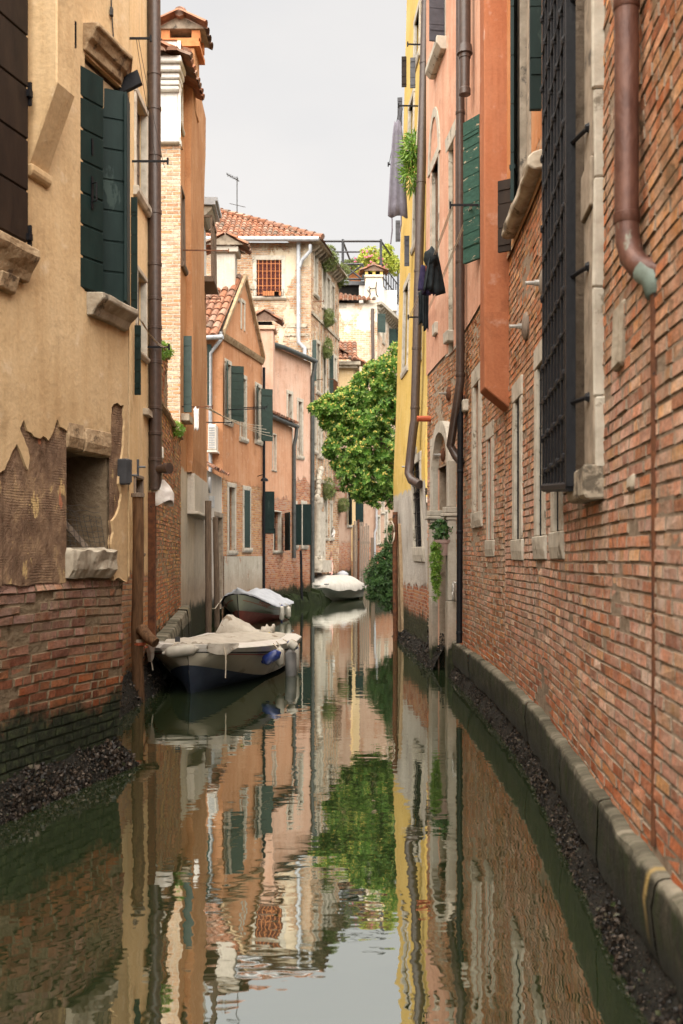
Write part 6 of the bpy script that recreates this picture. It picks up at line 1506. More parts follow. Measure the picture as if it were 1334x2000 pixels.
# water door
mb = MB(); q = [WR2.pt(pd0-.05, -.5, -.3), WR2.pt(pd1+.05, -.5, -.3), WR2.pt(pd1+.05, 3.6, -.3), WR2.pt(pd0-.05, 3.6, -.3)]; mb.face(q); door = mb.build('door', MT['dark'], R2)
MT['stone_wet'] = M_wall('portal_stone', pl=((.30, .26, .21), (.40, .36, .30), (.47, .43, .37)), wet=.48, seed=41, plkw=dict(streak=.9, stain=(.30, .26, .2)))
for a, b in ((pd0-.26, pd0-.002), (pd1+.002, pd1+.24)):
    mb = MB(); mb.wbox(WR2, a, b, -.34, .15, -.6, 1.25); mb.wbox(WR2, a, b, -.34, .145, 1.256, 2.58)
    mb.wbox(WR2, a-.02, b+.02, -.34, .17, 2.58, 2.64); mb.wbox(WR2, a-.05, b+.05, -.34, .22, 2.642, 2.70); mb.wbox(WR2, a-.03, b+.03, -.34, .19, 2.702, 2.80); mb.wbox(WR2, a+.02, b-.02, -.34, .13, 2.802, 3.56)
    mb.build('door_jamb', MT['stone_wet'], door, weld=True, bev=.012, jitter=.008)
disc_arch(WR2, pd0-.03, pd1+.03, 3.5, .62, -.34, .13, .2, 'stone_white', door, 'arch')
# shutters of flaking green planks
shutter(R2, WR2, V(13.55), Z(515, 13.8), Z(238, 13.8), .34, 32, mat='green_old', n=10, o=.03, th=.05)
shutter(R2, WR2, V(15.75), Z(560, 15.7), Z(255, 15.7), .06, 95, mat='green_old', n=3, o=.03, th=.06); shutter(R2, WR2, V(15.55), Z(556, 15.7), Z(262, 15.7), .09, 95, mat='green_far', n=3, o=.03, th=.04)
shutter(dk, WR2, V(17.1), Z(100, 17.4), 12.5, .26, 92, mat='grey_paint', n=6, o=.04)
for a, py in ((15.1, 790), (17.9, 640), (16.85, 655)):
    u = V(a); mb = MB(); mb.wbox(WR2, u-.15, u+.15, -.05, .09, WR2.z(py+15, u), WR2.z(py-8, u)); mb.build('sill_stub', MT['stone_white'], R2, weld=True, bev=.015, jitter=.02)
# downpipes
u = V(15.0); pipe(R2, [WR2.pt(u, 13.6, .12), WR2.pt(u, Z(745, 15), .12), WR2.pt(u+.15, Z(800, 15), .17), WR2.pt(u+.55, Z(868, 15.4), .20), WR2.pt(u+.50, Z(890, 15.4), .12), WR2.pt(u+.42, Z(905, 15.3), .02)], .066, 'pipe_brown', collars=[(0, f) for f in (.25, .55, .80, .99)], n=14)
u = V(15.15); pipe(R2, [WR2.pt(u, Z(690, 15.1), .10), WR2.pt(u, Z(860, 15.1), .10), WR2.pt(u+.12, .66, .10)], .046, 'iron', collars=[(1, .15), (1, .45), (1, .95)], n=10)
u = V(15.75); pipe(R2, [WR2.pt(u, Z(905, 15.6), .05), WR2.pt(u, .7, .04)], .022, 'rust', n=6)
u = V(14.2); mb = MB(); q = WR2.pt(u, 0, .16); mb.tube([Vector((q.x, q.y, 12.6)), Vector((q.x, q.y, Z(100, 14)))], .085, 12); mb.lathe(Vector((q.x, q.y, Z(75, 14))), (0, 0, -1), [(0, .10), (.12, .115), (.13, .075), (.6, .07), (.62, .085), (.7, .085), (.71, .0)], 12); mb.build('pipe_hopper', MT['pipe_brown'], R2, smooth=True, auto=.6)
for d, z, r in ((16.9, 5.0, .12), (15.3, 4.62, .10), (17.3, 4.0, .12)): anchor(R2, WR2, V(d), z-.25, r, 'rust')
mb = MB(); u = V(18.7); q = WR2.pt(u, Z(818, 18.7), .0); mb.lathe(q, WR2.nor(u), [(0, .055), (.26, .055), (.262, .042), (.02, .04)], 12); mb.build('overflow_pipe', MT['orange_pipe'], R2, smooth=True, auto=.6)
for d, py in ((16.15, 1150), (18.0, 1145)):
    mb = MB(); u = V(d); q = WR2.pt(u, WR2.z(py, u), .08)
    pts = [q+WR2.tan(u)*.10*math.cos(k*.63)*.5+Vector((0, 0, .14*math.sin(k*.63)-.05)) for k in range(11)]; mb.tube(pts, .014, 6); mb.tube([q+Vector((0, 0, .10)), WR2.pt(u, q.z+.10, -.02)], .016, 6)
    mb.build('mooring_ring', MT['steel'], R2, smooth=True)
bars_part(R2, WR2, [(V(13.55), Z(403, 13.6), .44), (V(18.9), Z(620, 18.9), .40)])

# ================================================================ right 3: yellow house
R3 = thing('yellow_house', (1.5, 22, 0), 'tall yellow house with a grey roughcast base, behind the brown swan-necked downpipe', 'house')
Y = lambda d: uD(WR3, d)
gw3 = window(R3, WR3, Y(19.75), Y(20.9), Z(1068, 20.2), Z(905, 20.2), rec=.07, fr=.16, fp=.03, mat='stone_white', pane='dark', sash=False, sill=(.05, .30), bars=(5, 6, -.01))
for d, a, b in ((20.3, 190, 290), (21.4, 350, 470), (22.7, 200, 280), (20.6, 560, 700), (22.8, 560, 720), (22.0, 30, 120)):
    window(R3, WR3, Y(d-.4), Y(d+.4), Z(b, d), Z(a, d), rec=.07, fr=.14, fp=.03, mat='stone_white', pane='dark', sash=False, sill=(.05, .15))
WR3.build('wall', MT['yellow'], 3.3, 17.5, R3, du=.5, dz=.6)
WR3.build('base_wall', MT['yellow_base'], -.6, 3.298, R3, du=.5, dz=.5)
for d, a, b, mt in ((20.9, 112, 172, 'grey_paint'), (23.2, 190, 246, 'grey_paint'), (21.9, 460, 520, 'grey_paint'), (23.6, 430, 472, 'grey_paint'), (20.1, 365, 440, 'brown_paint'), (22.4, 110, 170, 'brown_paint')):
    shutter(R3, WR3, Y(d), Z(b, d), Z(a, d), .11, 80, mat=mt, n=3, o=.04)
u = Y(19.75); pipe(R3, [WR3.pt(u, 16.5, .12), WR3.pt(u, Z(820, 19.7), .14), WR3.pt(u-.0, Z(835, 19.7), .16), WR3.pt(u, Z(890, 19.7), .20), WR3.pt(u, Z(925, 19.7), .22), WR3.pt(u-.1, Z(938, 19.7), .18), WR3.pt(u-.35, Z(948, 19.6), .05)], .088, 'pipe_brown', collars=[(0, f) for f in (.2, .4, .6, .75, .88, .98)], n=14)
mb = MB(); u = Y(19.9); pts = [WR3.pt(u, z, .20+.03*math.sin(z*2)) for z in (16, 14.5, 13, 12, 11, 10.2)]; mb.tube(pts, .014, 5); mb.build('cable', MT['rope'], R3)
for d, z in ((21.3, 3.9), (20.4, 4.1)): anchor(R3, WR3, Y(d), z, .14, 'steel')
mb = MB(); mb.wbox(WR3, Y(23.9), Y(24.45), -.1, .16, Z(1021, 24.2), Z(1012, 24.2)); mb.wbox(WR3, Y(23.2), Y(24.4), -.05, .05, -.5, Z(1025, 24.2)); mb.build('corner_stone', MT['stone_tan'], R3, weld=True, bev=.02, jitter=.03)
bars_part(R3, WR3, [(Y(21.6), Z(322, 21.6), .62), (Y(20.9), Z(207, 20.9), .50), (Y(20.2), Z(87, 20.2), .42)])
mb = MB(); zt = 16.9; tiles(mb, WR3.pt(0, zt, .28), (WR3.xy(Y(24.4))-WR3.xy(0)).to_3d(), Vector((.9, .05, .4)), 5.4, 1.6, pitch=.25, r=.11, seed=60); mb.build('roof', MT['tile'], R3)
post(772, 1000, 1255, 23.3, .06, 'rust', 'rust-red iron pile standing at the corner below the yellow house', name='mooring_pile', wob=.004, taper=1)
mb = MB(); c = P(763, 1040, 23.2); mb.tube([c+Vector((.09*math.cos(k*.63), .02, .28*math.sin(k*.63))) for k in range(11)], .014, 6); tag(mb.build('rope_loop', MT['rope'], smooth=True), 'pale rope loop hanging from the rust-red pile by the bush', 'rope')

# ================================================================ laundry
def cloth(name, c, wv, h, mat, label, w0=1.0, w1=1.0, fold=.05, n=9, m=8, cat='laundry', seed=0, strings=False, th=.012):
    c = Vector(c); wv = Vector(wv); nn = wv.cross(Vector((0, 0, 1))).normalized(); rows = []
    T = thing(name, c, label, cat)
    for a in range(m+1):
        f = a/m; k = w0+(w1-w0)*f**.7
        rows.append([c+wv*(b/n-.5)*k+nn*fold*(.3+.7*f)*math.sin(b*1.9+seed+f*1.2)+Vector((0, 0, -h*f-.03*math.sin(b*.9+seed))) for b in range(n+1)])
    mb = MB(); mb.grid(rows); rows2 = [[p+nn*th for p in r] for r in rows]; mb.grid(rows2, flip=True)
    for R_ in (0, m): mb.grid([rows[R_], rows2[R_]])
    mb.grid([[r[0] for r in rows], [r[0] for r in rows2]]); mb.grid([[r[-1] for r in rows], [r[-1] for r in rows2]])
    mb.build('cloth', MT[mat], T, smooth=True)
    if strings:
        mb = MB()
        for k, l in ((.25, .55), (.75, .36)): p = rows[-1][int(n*k)]; mb.tube([p, p+nn*.02-Vector((0, 0, l*.5)), p-Vector((.03, 0, l))], .016, 5)
        mb.build('apron_string', MT[mat], T)
    return T
MT['apron'] = M_simple('grey_lilac_cotton', (.165, .15, .185), (.22, .205, .245), 12, .95, .1, .004)
MT['black_cloth'] = M_simple('black_green_cloth', (.018, .024, .028), (.035, .042, .046), 12, .95, .1, .004)
MT['navy_cloth'] = M_simple('navy_cloth', (.02, .02, .05), (.05, .04, .09), 12, .95, .1, .004)
MT['red_cloth'] = M_simple('red_cloth', (.35, .03, .03), (.45, .12, .03), 12, .95, .1, .004)
b1, b2 = WR3.pt(Y(21.6), Z(322, 21.6), .60), WR3.pt(Y(20.9), Z(207, 20.9), .48)
clothesline([(b1, b2), (b1+Vector((.03, .03, 0)), WR3.pt(Y(20.9), Z(207, 20.9), .40))], 'thin dark line between two iron bars on the yellow house, the apron hanging on it', mat='wire', r=.006, sag=0)
at_ = b1.lerp(b2, .74)
cloth('apron', at_+Vector((.02, 0, 0)), Vector((.43, .05, 0)), 2.02, 'apron', 'long grey lilac apron hanging high against the sky by the yellow house', .35, 1.0, .022, strings=True)
la, lb_ = WR2.pt(V(13.55), Z(403, 13.6)+.0, .42), WR2.pt(V(18.9), Z(620, 18.9), .38)
lc, ld = WR2.pt(V(13.55), Z(403, 13.6)+.0, .16), WR2.pt(V(18.9), Z(620, 18.9), .10)
clothesline([(la, lb_), (la+Vector((.02, 0, 0)), lb_+Vector((.03, 0, .01))), (lc, ld), (lc+Vector((.02, 0, 0)), ld+Vector((.03, 0, .01)))], 'pale double washing line sloping along the salmon pink house between iron bars', r=.007, sag=.05)
q = la.lerp(lb_, .36)
cloth('hooded_jacket', q+Vector((.0, 0, .03)), Vector((.30, .35, 0)), .62, 'black_cloth', 'black-green hooded garment on the washing line, largest of the dark laundry', .4, 1.0, .07, seed=2)
mb = MB(); mb.blob(q+Vector((-.03, 0, -.06)), (.12, .14, .16), 3, .4, 10, 7); tag(mb.build('black_hood', MT['black_cloth'], smooth=True), 'bunched black hood draped at the top of the dark laundry', 'laundry')
q2 = la.lerp(lb_, .50); cloth('striped_shirt', q2+Vector((.0, 0, .03)), Vector((.24, .30, 0)), .42, 'navy_cloth', 'navy garment behind the black hooded one on the washing line', .8, 1.0, .06, seed=4)
q2 = la.lerp(lb_, .46); cloth('red_cloth', q2+Vector((-.02, 0, .02)), Vector((.05, .10, 0)), .36, 'red_cloth', 'small red and orange cloth between dark garments on the washing line', .8, 1.0, .03, seed=5)
q3 = la.lerp(lb_, .56)
for i in range(2): cloth('dark_sock', q3+Vector((.02-.07*i, .1*i, -.22-.0*i)), Vector((.12, .06, 0)), .66-.12*i, 'black_cloth', ('longer' if i == 0 else 'shorter')+' black spotted stocking hanging at the lower end of the dark laundry', .9, .8, .03, seed=6+i)
# laundry line of the orange houses
p0 = W4.pt(W4.u(357, k4, W4.L), Z(795, 22.4), .45); p1 = W5.pt(W5.u(470, k5, W5.L), Z(835, 33), .75)
clothesline([(p0+Vector((.05*i, 0, -.01*i)), p1+Vector((.12*i, 0, -.12*i))) for i in range(4)], 'four white washing lines fanning across the two orange houses', r=.008, sag=.10)
cloth('white_sock', W4.pt(W4.u(357, k4, W4.L), Z(797, 22.4), .30), Vector((.15, .06, 0)), .50, 'white_bag', 'pale stocking hanging from the iron bar of the tower house', .8, .6, .03, seed=8)

# ================================================================ air conditioner on the gable house
c = W5.pt(k5+.0, 0, .0); xa, da = X(415.5, 30.6), 30.6
AC = thing('air_conditioner', (xa, da, Z(880, da)), 'cream air conditioner box bracketed between the two orange houses', 'air conditioner')
mb = MB(); mb.box(X(407.5, da), X(423, da), da-.15, da+.45, Z(879, da), Z(830, da)); mb.build('case', MT['ac_white'], AC, weld=True, bev=.02)
mb = MB()
for i in range(9): zz = Z(876, da)+.075*i; mb.box(X(409, da), X(420.5, da), da-.165, da-.152, zz, zz+.035)
mb.build('grille', MT['pipe_grey'], AC); mb = MB(); mb.box(X(406, da), X(425.5, da), da-.2, da+.5, Z(884, da), Z(880.5, da)); mb.build('bracket', MT['ac_white'], AC)

# ================================================================ plants of the right bank
rt = random.Random(17); dT = 27.0
def C(px, py, d): return (X(px, d), d, Z(py, d))
lobes = [(C(752, 735, dT), (.58, .9, .52)), (C(775, 715, dT), (.40, .8, .55)), (C(728, 760, dT), (.62, .9, .42)), (C(690, 785, dT+.2), (.60, .8, .42)), (C(655, 800, dT-.2), (.52, .6, .38)), (C(628, 800, dT-.3), (.26, .4, .22)),
         (C(760, 800, dT), (.6, 1.0, .60)), (C(715, 830, dT), (.70, 1.0, .45)), (C(672, 845, dT), (.42, .6, .32)), (C(650, 868, dT), (.20, .35, .26)), (C(700, 885, dT-.1), (.66, .9, .46)), (C(745, 880, dT), (.7, 1.0, .6)),
         (C(690, 925, dT), (.46, .7, .36)), (C(735, 935, dT), (.62, .9, .50)), (C(765, 950, dT+.1), (.40, .8, .45)), (C(712, 958, dT), (.35, .6, .28))]
lobes += [(C(px, py, dT+dd), (r, r*1.3, r*.75)) for px, py, r, dd in ((616, 797, .14, 0), (640, 828, .15, -.2), (645, 884, .15, 0), (660, 908, .16, .1), (785, 692, .22, .2), (706, 742, .20, 0), (668, 772, .18, 0), (680, 948, .17, 0),
          (700, 972, .14, .1), (735, 978, .18, 0), (752, 990, .14, .1), (640, 782, .15, 0), (728, 722, .20, .1))]
TR = thing('evergreen_tree', (2.9, dT+.3, 0), 'dense evergreen tree with yellow blossom leaning out over the canal', 'tree')
lf, fw, core = MB(), MB(), MB()
vol = [l[1][0]*l[1][2]+.1 for l in lobes]; tot = sum(vol)
for li, ((cx, cy, cz), r) in enumerate(lobes):
    for i in range(int(5200*vol[li]/tot)):
        while True:
            v = Vector((rt.uniform(-1, 1), rt.uniform(-1, 1), rt.uniform(-1, 1)))
            if .15 < v.length < 1: break
        v.normalize(); rad = rt.random()**.28*(1.0+.42*noise.noise(v*2.1+Vector((li*3.1, 0, 0))))
        q = Vector((cx+v.x*r[0]*rad, cy+v.y*r[1]*rad, cz+v.z*r[2]*rad))
        if noise.noise(q*1.9+Vector((4, 1, 7))) > .36: continue
        nn = (v+Vector((rt.uniform(-.4, .4), rt.uniform(-.4, .4), rt.uniform(.0, .7)))).normalized()
        leaves(lf, q, nn, 7, .13, .046, .9, rt)
        top = (985-(HY-(cz+r[2]*v.z*rad-CZ)*F/dT))/300.0
        if v.z > -.15 and rad > .7 and rt.random() < .26+.38*max(0, min(1, top)):
            for _ in range(3): fw.blob(q+nn*.05+Vector((rt.uniform(-1, 1), rt.uniform(-1, 1), rt.uniform(-1, 1)))*.035, .022, rt.random(), .2, 5, 3)
lf.build('crown', MT['leaf'], TR); o = fw.build('blossom', MT['flower_yellow'], TR); o['kind'] = 'stuff'
mb = MB()
mb.tube([(2.9, dT+.3, 0), (2.8, dT+.25, 2.0), (2.5, dT+.15, 3.6), (2.0, dT+.1, 4.6)], [.20, .17, .14, .12], 9)
for tgt in lobes[::2]:
    c = Vector(tgt[0]); s0 = Vector((2.2, dT+.1, 4.2)); mb.tube([s0, s0.lerp(c, .5)+Vector((0, 0, .15)), c], [.09, .06, .02], 7)
mb.build('trunk', MT['wood_brown'], TR, smooth=True)
dB = 25.6
bush('canal_bush', [(C(748, 1110, dB), (.32, .35, .40)), (C(760, 1090, dB+.2), (.24, .3, .45)), (C(740, 1145, dB-.1), (.34, .35, .36)), (C(758, 1165, dB-.2), (.22, .3, .34)), (C(729, 1125, dB), (.22, .3, .25)), (C(764, 1060, dB+.3), (.16, .25, .5))], 900, .11, 'leaf_bush', 'feathery dark green bush hanging over the water beside the rust-red pile', 'bush', 71, 6, .28, None, stem_to(C(768, 1130, dB), .9), None, .25)
# pot on the water-door pillar
q = WR2.pt(V(16.42), Z(1085, 16.2), .20)
mb = MB(); mb.lathe(q, (0, 0, 1), [(0, .10), (.02, .105), (.20, .14), (.205, .155), (.26, .16), (.262, .13), (.25, .02)], 14); tag(mb.build('flower_pot', M_simple('mauve_plastic_pot', (.28, .19, .17), (.36, .25, .22), 5, .6, .3), smooth=True, auto=.6), 'mauve ribbed flower pot fixed on the stone pillar of the water door', 'flowerpot')
bush('potted_plant', [((q.x-.02, q.y, q.z+.40), (.13, .14, .16))], 40, .10, 'leaf_bush', 'dark glossy upright plant in the pot on the stone pillar', 'plant', 81, 5, .55, None, stem_to((q.x, q.y, q.z+.40), .25))
bush('trailing_plant', [((q.x-.09, q.y-.03, q.z+.14), (.09, .10, .10)), ((q.x-.13, q.y-.05, q.z-.06), (.07, .08, .20)), ((q.x-.13, q.y-.05, q.z-.32), (.05, .06, .22)), ((q.x-.12, q.y-.05, q.z-.58), (.025, .03, .15))], 260, .075, 'leaf_fern', 'bright green trailing fern spilling from the pot on the stone pillar', 'plant', 82, 6, .22, None, None, None, .5)
q = WR3.pt(Y(20.4), Z(318, 20.4), .18); bush('window_plant', [((q.x, q.y, q.z+.25), (.20, .25, .28)), ((q.x-.08, q.y, q.z-.15), (.12, .15, .35))], 130, .30, 'leaf_fern', 'spiky grass-green plant on a ledge of the yellow house beside the brown downpipe', 'plant', 83, 6, .10, None, None, None, .25)
for i, (px, py, d, lab) in enumerate(((345, 838, 19.8, 'small bright green tuft on the coping of the brick garden wall'), (318, 686, 16.6, 'little green sprig on top of the upper garden wall beside the downpipe'))):
    bush('wall_tuft', [(C(px, py, d), (.13, .2, .12))], 70, .09, 'leaf_fern', lab, 'plant', 90+i, 5, .25)

# ================================================================ boats
class Hull:
    def __init__(s, bow, yaw, L, B, zg, zc, p=2.4, rake=.35, keel=-.25, cfrac=.82, cp=1.3):
        s.bow = Vector((bow[0], bow[1], 0)); s.ax = Vector((math.sin(R(yaw)), math.cos(R(yaw)), 0)); s.sx = Vector((s.ax.y, -s.ax.x, 0))
        s.L, s.B, s.zg, s.zc, s.p, s.rake, s.keel, s.cf, s.cp = L, B, zg, zc, p, rake, keel, cfrac, cp
    def bg(s, t): t = max(0, min(1, t)); return max(.01, s.B/2*(1-(1-t)**s.p)**(1/s.p)*(1-.10*max(0, t-.6)/.4))
    def bc(s, t): t = max(0, min(1, t)); return s.B/2*s.cf*(1-(1-t)**(s.p*.8))**(1/s.cp)*(1-.08*max(0, t-.6)/.4)+.004
    def at(s, t, lat, z): 
        zz = (z-s.keel)/max(.1, s.zg(0)-s.keel); return s.bow+s.ax*(t*s.L-s.rake*(zz-.5)*max(0, 1-t*2.2))+s.sx*lat+Vector((0, 0, z))
    def side(s, t, f, sg, out=0.0):
        """f=0 chine, 1 gunwale; sg=+1 starboard (right)"""
        b = s.bc(t)+(s.bg(t)-s.bc(t))*(f**.85); z = s.zc(t)+(s.zg(t)-s.zc(t))*f; return s.at(t, sg*(b+out), z)
    def shell(s, T, mu, ml, N=22):
        up, lo = MB(), MB()
        ts = [(i/N)**1.5 for i in range(N+1)]
        for sg in (1, -1):
            up.grid([[s.side(t, f, sg) for t in ts] for f in (0, .2, .4, .6, .8, 1)])
            lo.grid([[s.at(t, sg*s.bc(t)*k, s.keel+(s.zc(t)-s.keel)*(k**1.15)) for t in ts] for k in (0, .33, .66, 1)])
        up.face([s.side(1, f, 1) for f in (0, .5, 1)]+[s.side(1, f, -1) for f in (1, .5, 0)]); lo.face([s.at(1, s.bc(1), s.zc(1)), s.at(1, 0, s.keel), s.at(1, -s.bc(1), s.zc(1))])
        h = up.build('hull', MT[mu], T, smooth=True, auto=.5); lo.build('bottom', MT[ml], T, smooth=True, auto=.5); return h
    def band(s, T, f0, f1, out, mat, name, t0=0.0, t1=1.0, N=20, sgs=(1, -1), th=.012):
        mb = MB(); ts = [t0+(t1-t0)*(i/N)**1.5 for i in range(N+1)]
        for sg in sgs:
            mb.grid([[s.side(t, f, sg, o) for t in ts] for f, o in ((f0, .001), (f0, out), (f1, out), (f1, .001))])
        return mb.build(name, MT[mat], T)
def text_on(h, T, word, t0, f0, size, sg, mat, name='name_lettering', flip=False):
    cu = bpy.data.curves.new('lettering', 'FONT'); cu.body = word; cu.size = size; cu.shear = .35; cu.offset = .004
    o = bpy.data.objects.new('lettering', cu); COL.objects.link(o); dg = bpy.context.evaluated_depsgraph_get(); me = bpy.data.meshes.new_from_object(o.evaluated_get(dg)); bpy.data.objects.remove(o)
    wd = max(v.co.x for v in me.vertices)
    for v in me.vertices:
        x, y = v.co.x, v.co.y; tt = t0+(x if sg > 0 else wd-x)/h.L; fz = f0+y/(h.zg(tt)-h.zc(tt))+(-.0 if sg > 0 else 0)
        v.co = h.side(tt, min(.98, fz), sg, .006)
    me.materials.append(MT[mat]); ob = bpy.data.objects.new(name, me); COL.objects.link(ob); ob.parent = T; ob.matrix_parent_inverse = T.matrix_basis.inverted(); return ob
MT['hull_beige'] = M_simple('beige_gelcoat', (.50, .45, .35), (.58, .52, .42), 2.5, .4, .4, .0, stretch=(1, 1, .5), c3=(.33, .28, .20), thr=.60)
MT['hull_white'] = M_simple('white_gelcoat', (.56, .525, .48), (.66, .625, .575), 3, .4, .5, .0, c3=(.50, .44, .38), thr=.68)
MT['hull_blue'] = M_simple('navy_antifouling', (.008, .014, .03), (.02, .03, .05), 4, .6, .4, .002, c3=(.10, .07, .05), thr=.72)
MT['hull_green'] = M_simple('grey_green_gelcoat', (.30, .32, .24), (.38, .40, .31), 2.5, .35, .5, .0)
MT['hull_red'] = M_simple('dark_red_antifouling', (.15, .03, .02), (.22, .055, .038), 4, .6, .4, .002)
MT['hull_sage'] = M_simple('sage_gelcoat', (.34, .37, .31), (.42, .45, .38), 2.5, .35, .5, .0)
MT['canvas'] = M_simple('cream_canvas', (.36, .32, .265), (.48, .435, .37), 4, .9, .15, .02, c3=(.20, .155, .11), thr=.60)
MT['tarp_grey'] = M_simple('pale_grey_tarp', (.30, .31, .335), (.40, .41, .435), 4, .6, .3, .015)
MT['tarp_white'] = M_simple('white_canvas_cover', (.36, .335, .295), (.48, .45, .41), 3, .85, .2, .004, stretch=(3, 3, .6))
MT['black_rub'] = M_simple('black_rubber', (.012, .012, .012), (.03, .03, .03), 8, .6, .3)
MT['red_line'] = M_simple('red_pinstripe', (.35, .03, .04), (.42, .06, .06), 8, .5, .4)
MT['red_letter'] = M_simple('red_lettering', (.40, .10, .06), (.46, .15, .10), 8, .6, .3)
MT['fender_blue'] = M_simple('blue_fender', (.008, .018, .10), (.016, .034, .16), 5, .4, .5)
MT['fender_white'] = M_simple('chalky_white_fender', (.36, .33, .27), (.48, .45, .39), 7, .6, .4, .002, c3=(.25, .21, .16), thr=.60)
MT['fender_grey'] = M_simple('grey_fender', (.15, .15, .15), (.22, .21, .20), 6, .55, .4)

def cover_sheet(h, T, prof, mat, name, over=.04, drop=.10, N=26, M=16, amp=.02, seed=0, t0=.02, t1=.99):
    """cloth over the boat; prof(t, s) gives height above the gunwale for s in -1..1"""
    rows = []
    for i in range(N+1):
        t = t0+(t1-t0)*i/N; row = []
        b = h.bg(t)+over
        for j in range(M+1):
            s = -1+2*j/M; q = h.at(t, b*s, h.zg(t)+prof(t, s)); w_ = noise.noise(Vector((t*9+seed, s*4, seed)))*amp+noise.noise(Vector((t*26, s*9+seed, 3)))*amp*.5
            row.append(q+Vector((0, 0, w_)))
        e = []
        dl = drop*(1+.6*noise.noise(Vector((t*11, seed, 1.5))))
        L_ = h.at(t, -(b+.02+.02*math.sin(t*40)), h.zg(t)-dl); R_ = h.at(t, b+.02+.02*math.sin(t*37), h.zg(t)-dl)
        rows.append([L_]+row+[R_])
    mb = MB(); mb.grid(rows); mb.face(rows[0]); mb.face(rows[-1]); return mb.build(name, MT[mat], T, smooth=True, auto=1.2)

# --- nearest boat: beige with blue bottom
H1 = Hull((-2.20, 14.4), 5.5, 4.8, 2.12, lambda t: .67-.22*min(1, t*1.3), lambda t: .05+.37*(1-min(1, t/.42))**1.35, p=3.4, rake=.25, cfrac=.86, cp=1.5)
T1 = thing('motorboat', (H1.bow.x, H1.bow.y+2.2, 0), 'beige open motorboat with navy bottom, red pinstripe and cream canvas cover', 'boat')
H1.shell(T1, 'hull_beige', 'hull_blue')
H1.band(T1, .80, .98, .028, 'hull_white', 'gunwale'); H1.band(T1, .735, .80, .036, 'black_rub', 'rub_rail'); H1.band(T1, .66, .70, .004, 'red_line', 'pinstripe', .02, .55, sgs=(1,)); H1.band(T1, .66, .70, .004, 'red_line', 'pinstripe', .02, .55, sgs=(-1,))
mb = MB(); ts = [(i/22)**1.5 for i in range(23)]
mb.grid([[H1.at(t, s*(H1.bg(t)+.024), H1.zg(t)+(.055 if abs(s) < .9 else .0)) for t in ts] for s in (-1, -.88, -.4, 0, .4, .88, 1)]); mb.build('deck', MT['hull_white'], T1, smooth=True, auto=.5)
cover_sheet(H1, T1, lambda t, s: .06+.06*(1-s*s)*min(1, t*4)+.012*math.sin(t*14+s*3), 'canvas', 'canvas_cover', over=-.26, drop=-.03, amp=.04, seed=2, t0=.04)
# cover corners hanging over the gunwale with ties
mb = MB(); tie = MB()
for t, sg, wd, h_ in ((.035, -1, .26, .28), (.02, 1, .40, .16)):
    rows = []
    for a in range(7):
        f = a/6; rows.append([H1.side(max(.002, t+(b/6-.5)*wd/H1.L*(1-f*.75)), 1.0, sg, .045+.02*math.sin(b*2+a))+Vector((0, 0, .07-h_*f)) for b in range(7)])
    mb.grid(rows); mb.build('cover_flap', MT['canvas'], T1, smooth=True); mb = MB(); p = rows[-1][3]; tie.tube([p+Vector((0, -.01, .12)), p+Vector((.02, -.02, 0)), p+Vector((.04, -.02, -.12))], .009, 5)
p = H1.side(.012, 1, 1, .06)+Vector((.08, -.02, .0)); tie.tube([p, p+Vector((.0, -.02, -.2)), p+Vector((-.005, -.02, -.42))], .009, 5)
tie.build('tie_cord', MT['rope'], T1)
# outboard under its cream hood at the stern
mo = H1.at(.93, -.20, .47)
mb = MB(); rows = []
for i in range(13):
    f = i/12; x = -.42+.92*f; hgt = .46*(math.sin(min(1, f*3.2)*1.57))*(1-.88*max(0, f-.22)/.78) if f < 1 else .02; row = []
    for j in range(11):
        th = math.pi*j/10; y = -math.cos(th)*.27*(1-.3*f); z = math.sin(th)**.7*hgt
        k = .02*noise.noise(Vector((f*7, j*.9, 5)))+.012*noise.noise(Vector((f*19, j*2, 2)))
        row.append(mo+H1.sx*(x+k)+H1.ax*y+Vector((0, 0, max(0, z+k))))
    rows.append(row)
mb.grid(rows); mb.face(rows[0]); mb.face(rows[-1]); mb.build('outboard_hood', MT['canvas'], T1, smooth=True, auto=1.0)
mb = MB(); q = mo+H1.sx*.56; mb.blob(q+Vector((0, 0, .08)), (.13, .15, .13), 3, .5, 10, 7); mb.blob(q+Vector((.12, 0, .14)), (.05, .08, .09), 5, .5, 8, 6); mb.build('hood_end', MT['canvas'], T1, smooth=True)
mb = MB(); mb.obox(q+Vector((-.02, -.15, .03)), (.10, 0, .03), (0, .02, 0), (-.01, 0, .035)); mb.build('yellow_strap', MT['flower_yellow'], T1)
mb = MB(); mb.obox(H1.side(.0, 1, -1, .0)+Vector((-.62, .34, .03)), (.03, 0, 0), (0, .02, 0), (0, 0, .012)); mb.build('cleat', MT['flower_yellow'], T1)
mb = MB()
for t in (.10, .22, .32, .42): mb.obox(H1.at(t, .0, .0)+Vector((0, 0, .0))*0+H1.at(t, .86, H1.zg(t)+.03), (.03, 0, 0), (0, .05, 0), (0, 0, .025))
mb.build('deck_cleat', MT['rope'], T1)
mb = MB(); mb.obox(H1.at(.02, -.16, .79), (.035, 0, 0), (0, .02, 0), (0, 0, .035)); mb.build('cover_buckle', MT['grey_box'], T1)
mb = MB(); a = H1.side(.05, 1, -1, .05); mb.tube([a, a.lerp(P(278, 1255, 13.6), .5)-Vector((0, 0, .04)), P(276, 1254, 13.6)], .012, 6); mb.build('mooring_line', MT['orange_pipe'], T1)
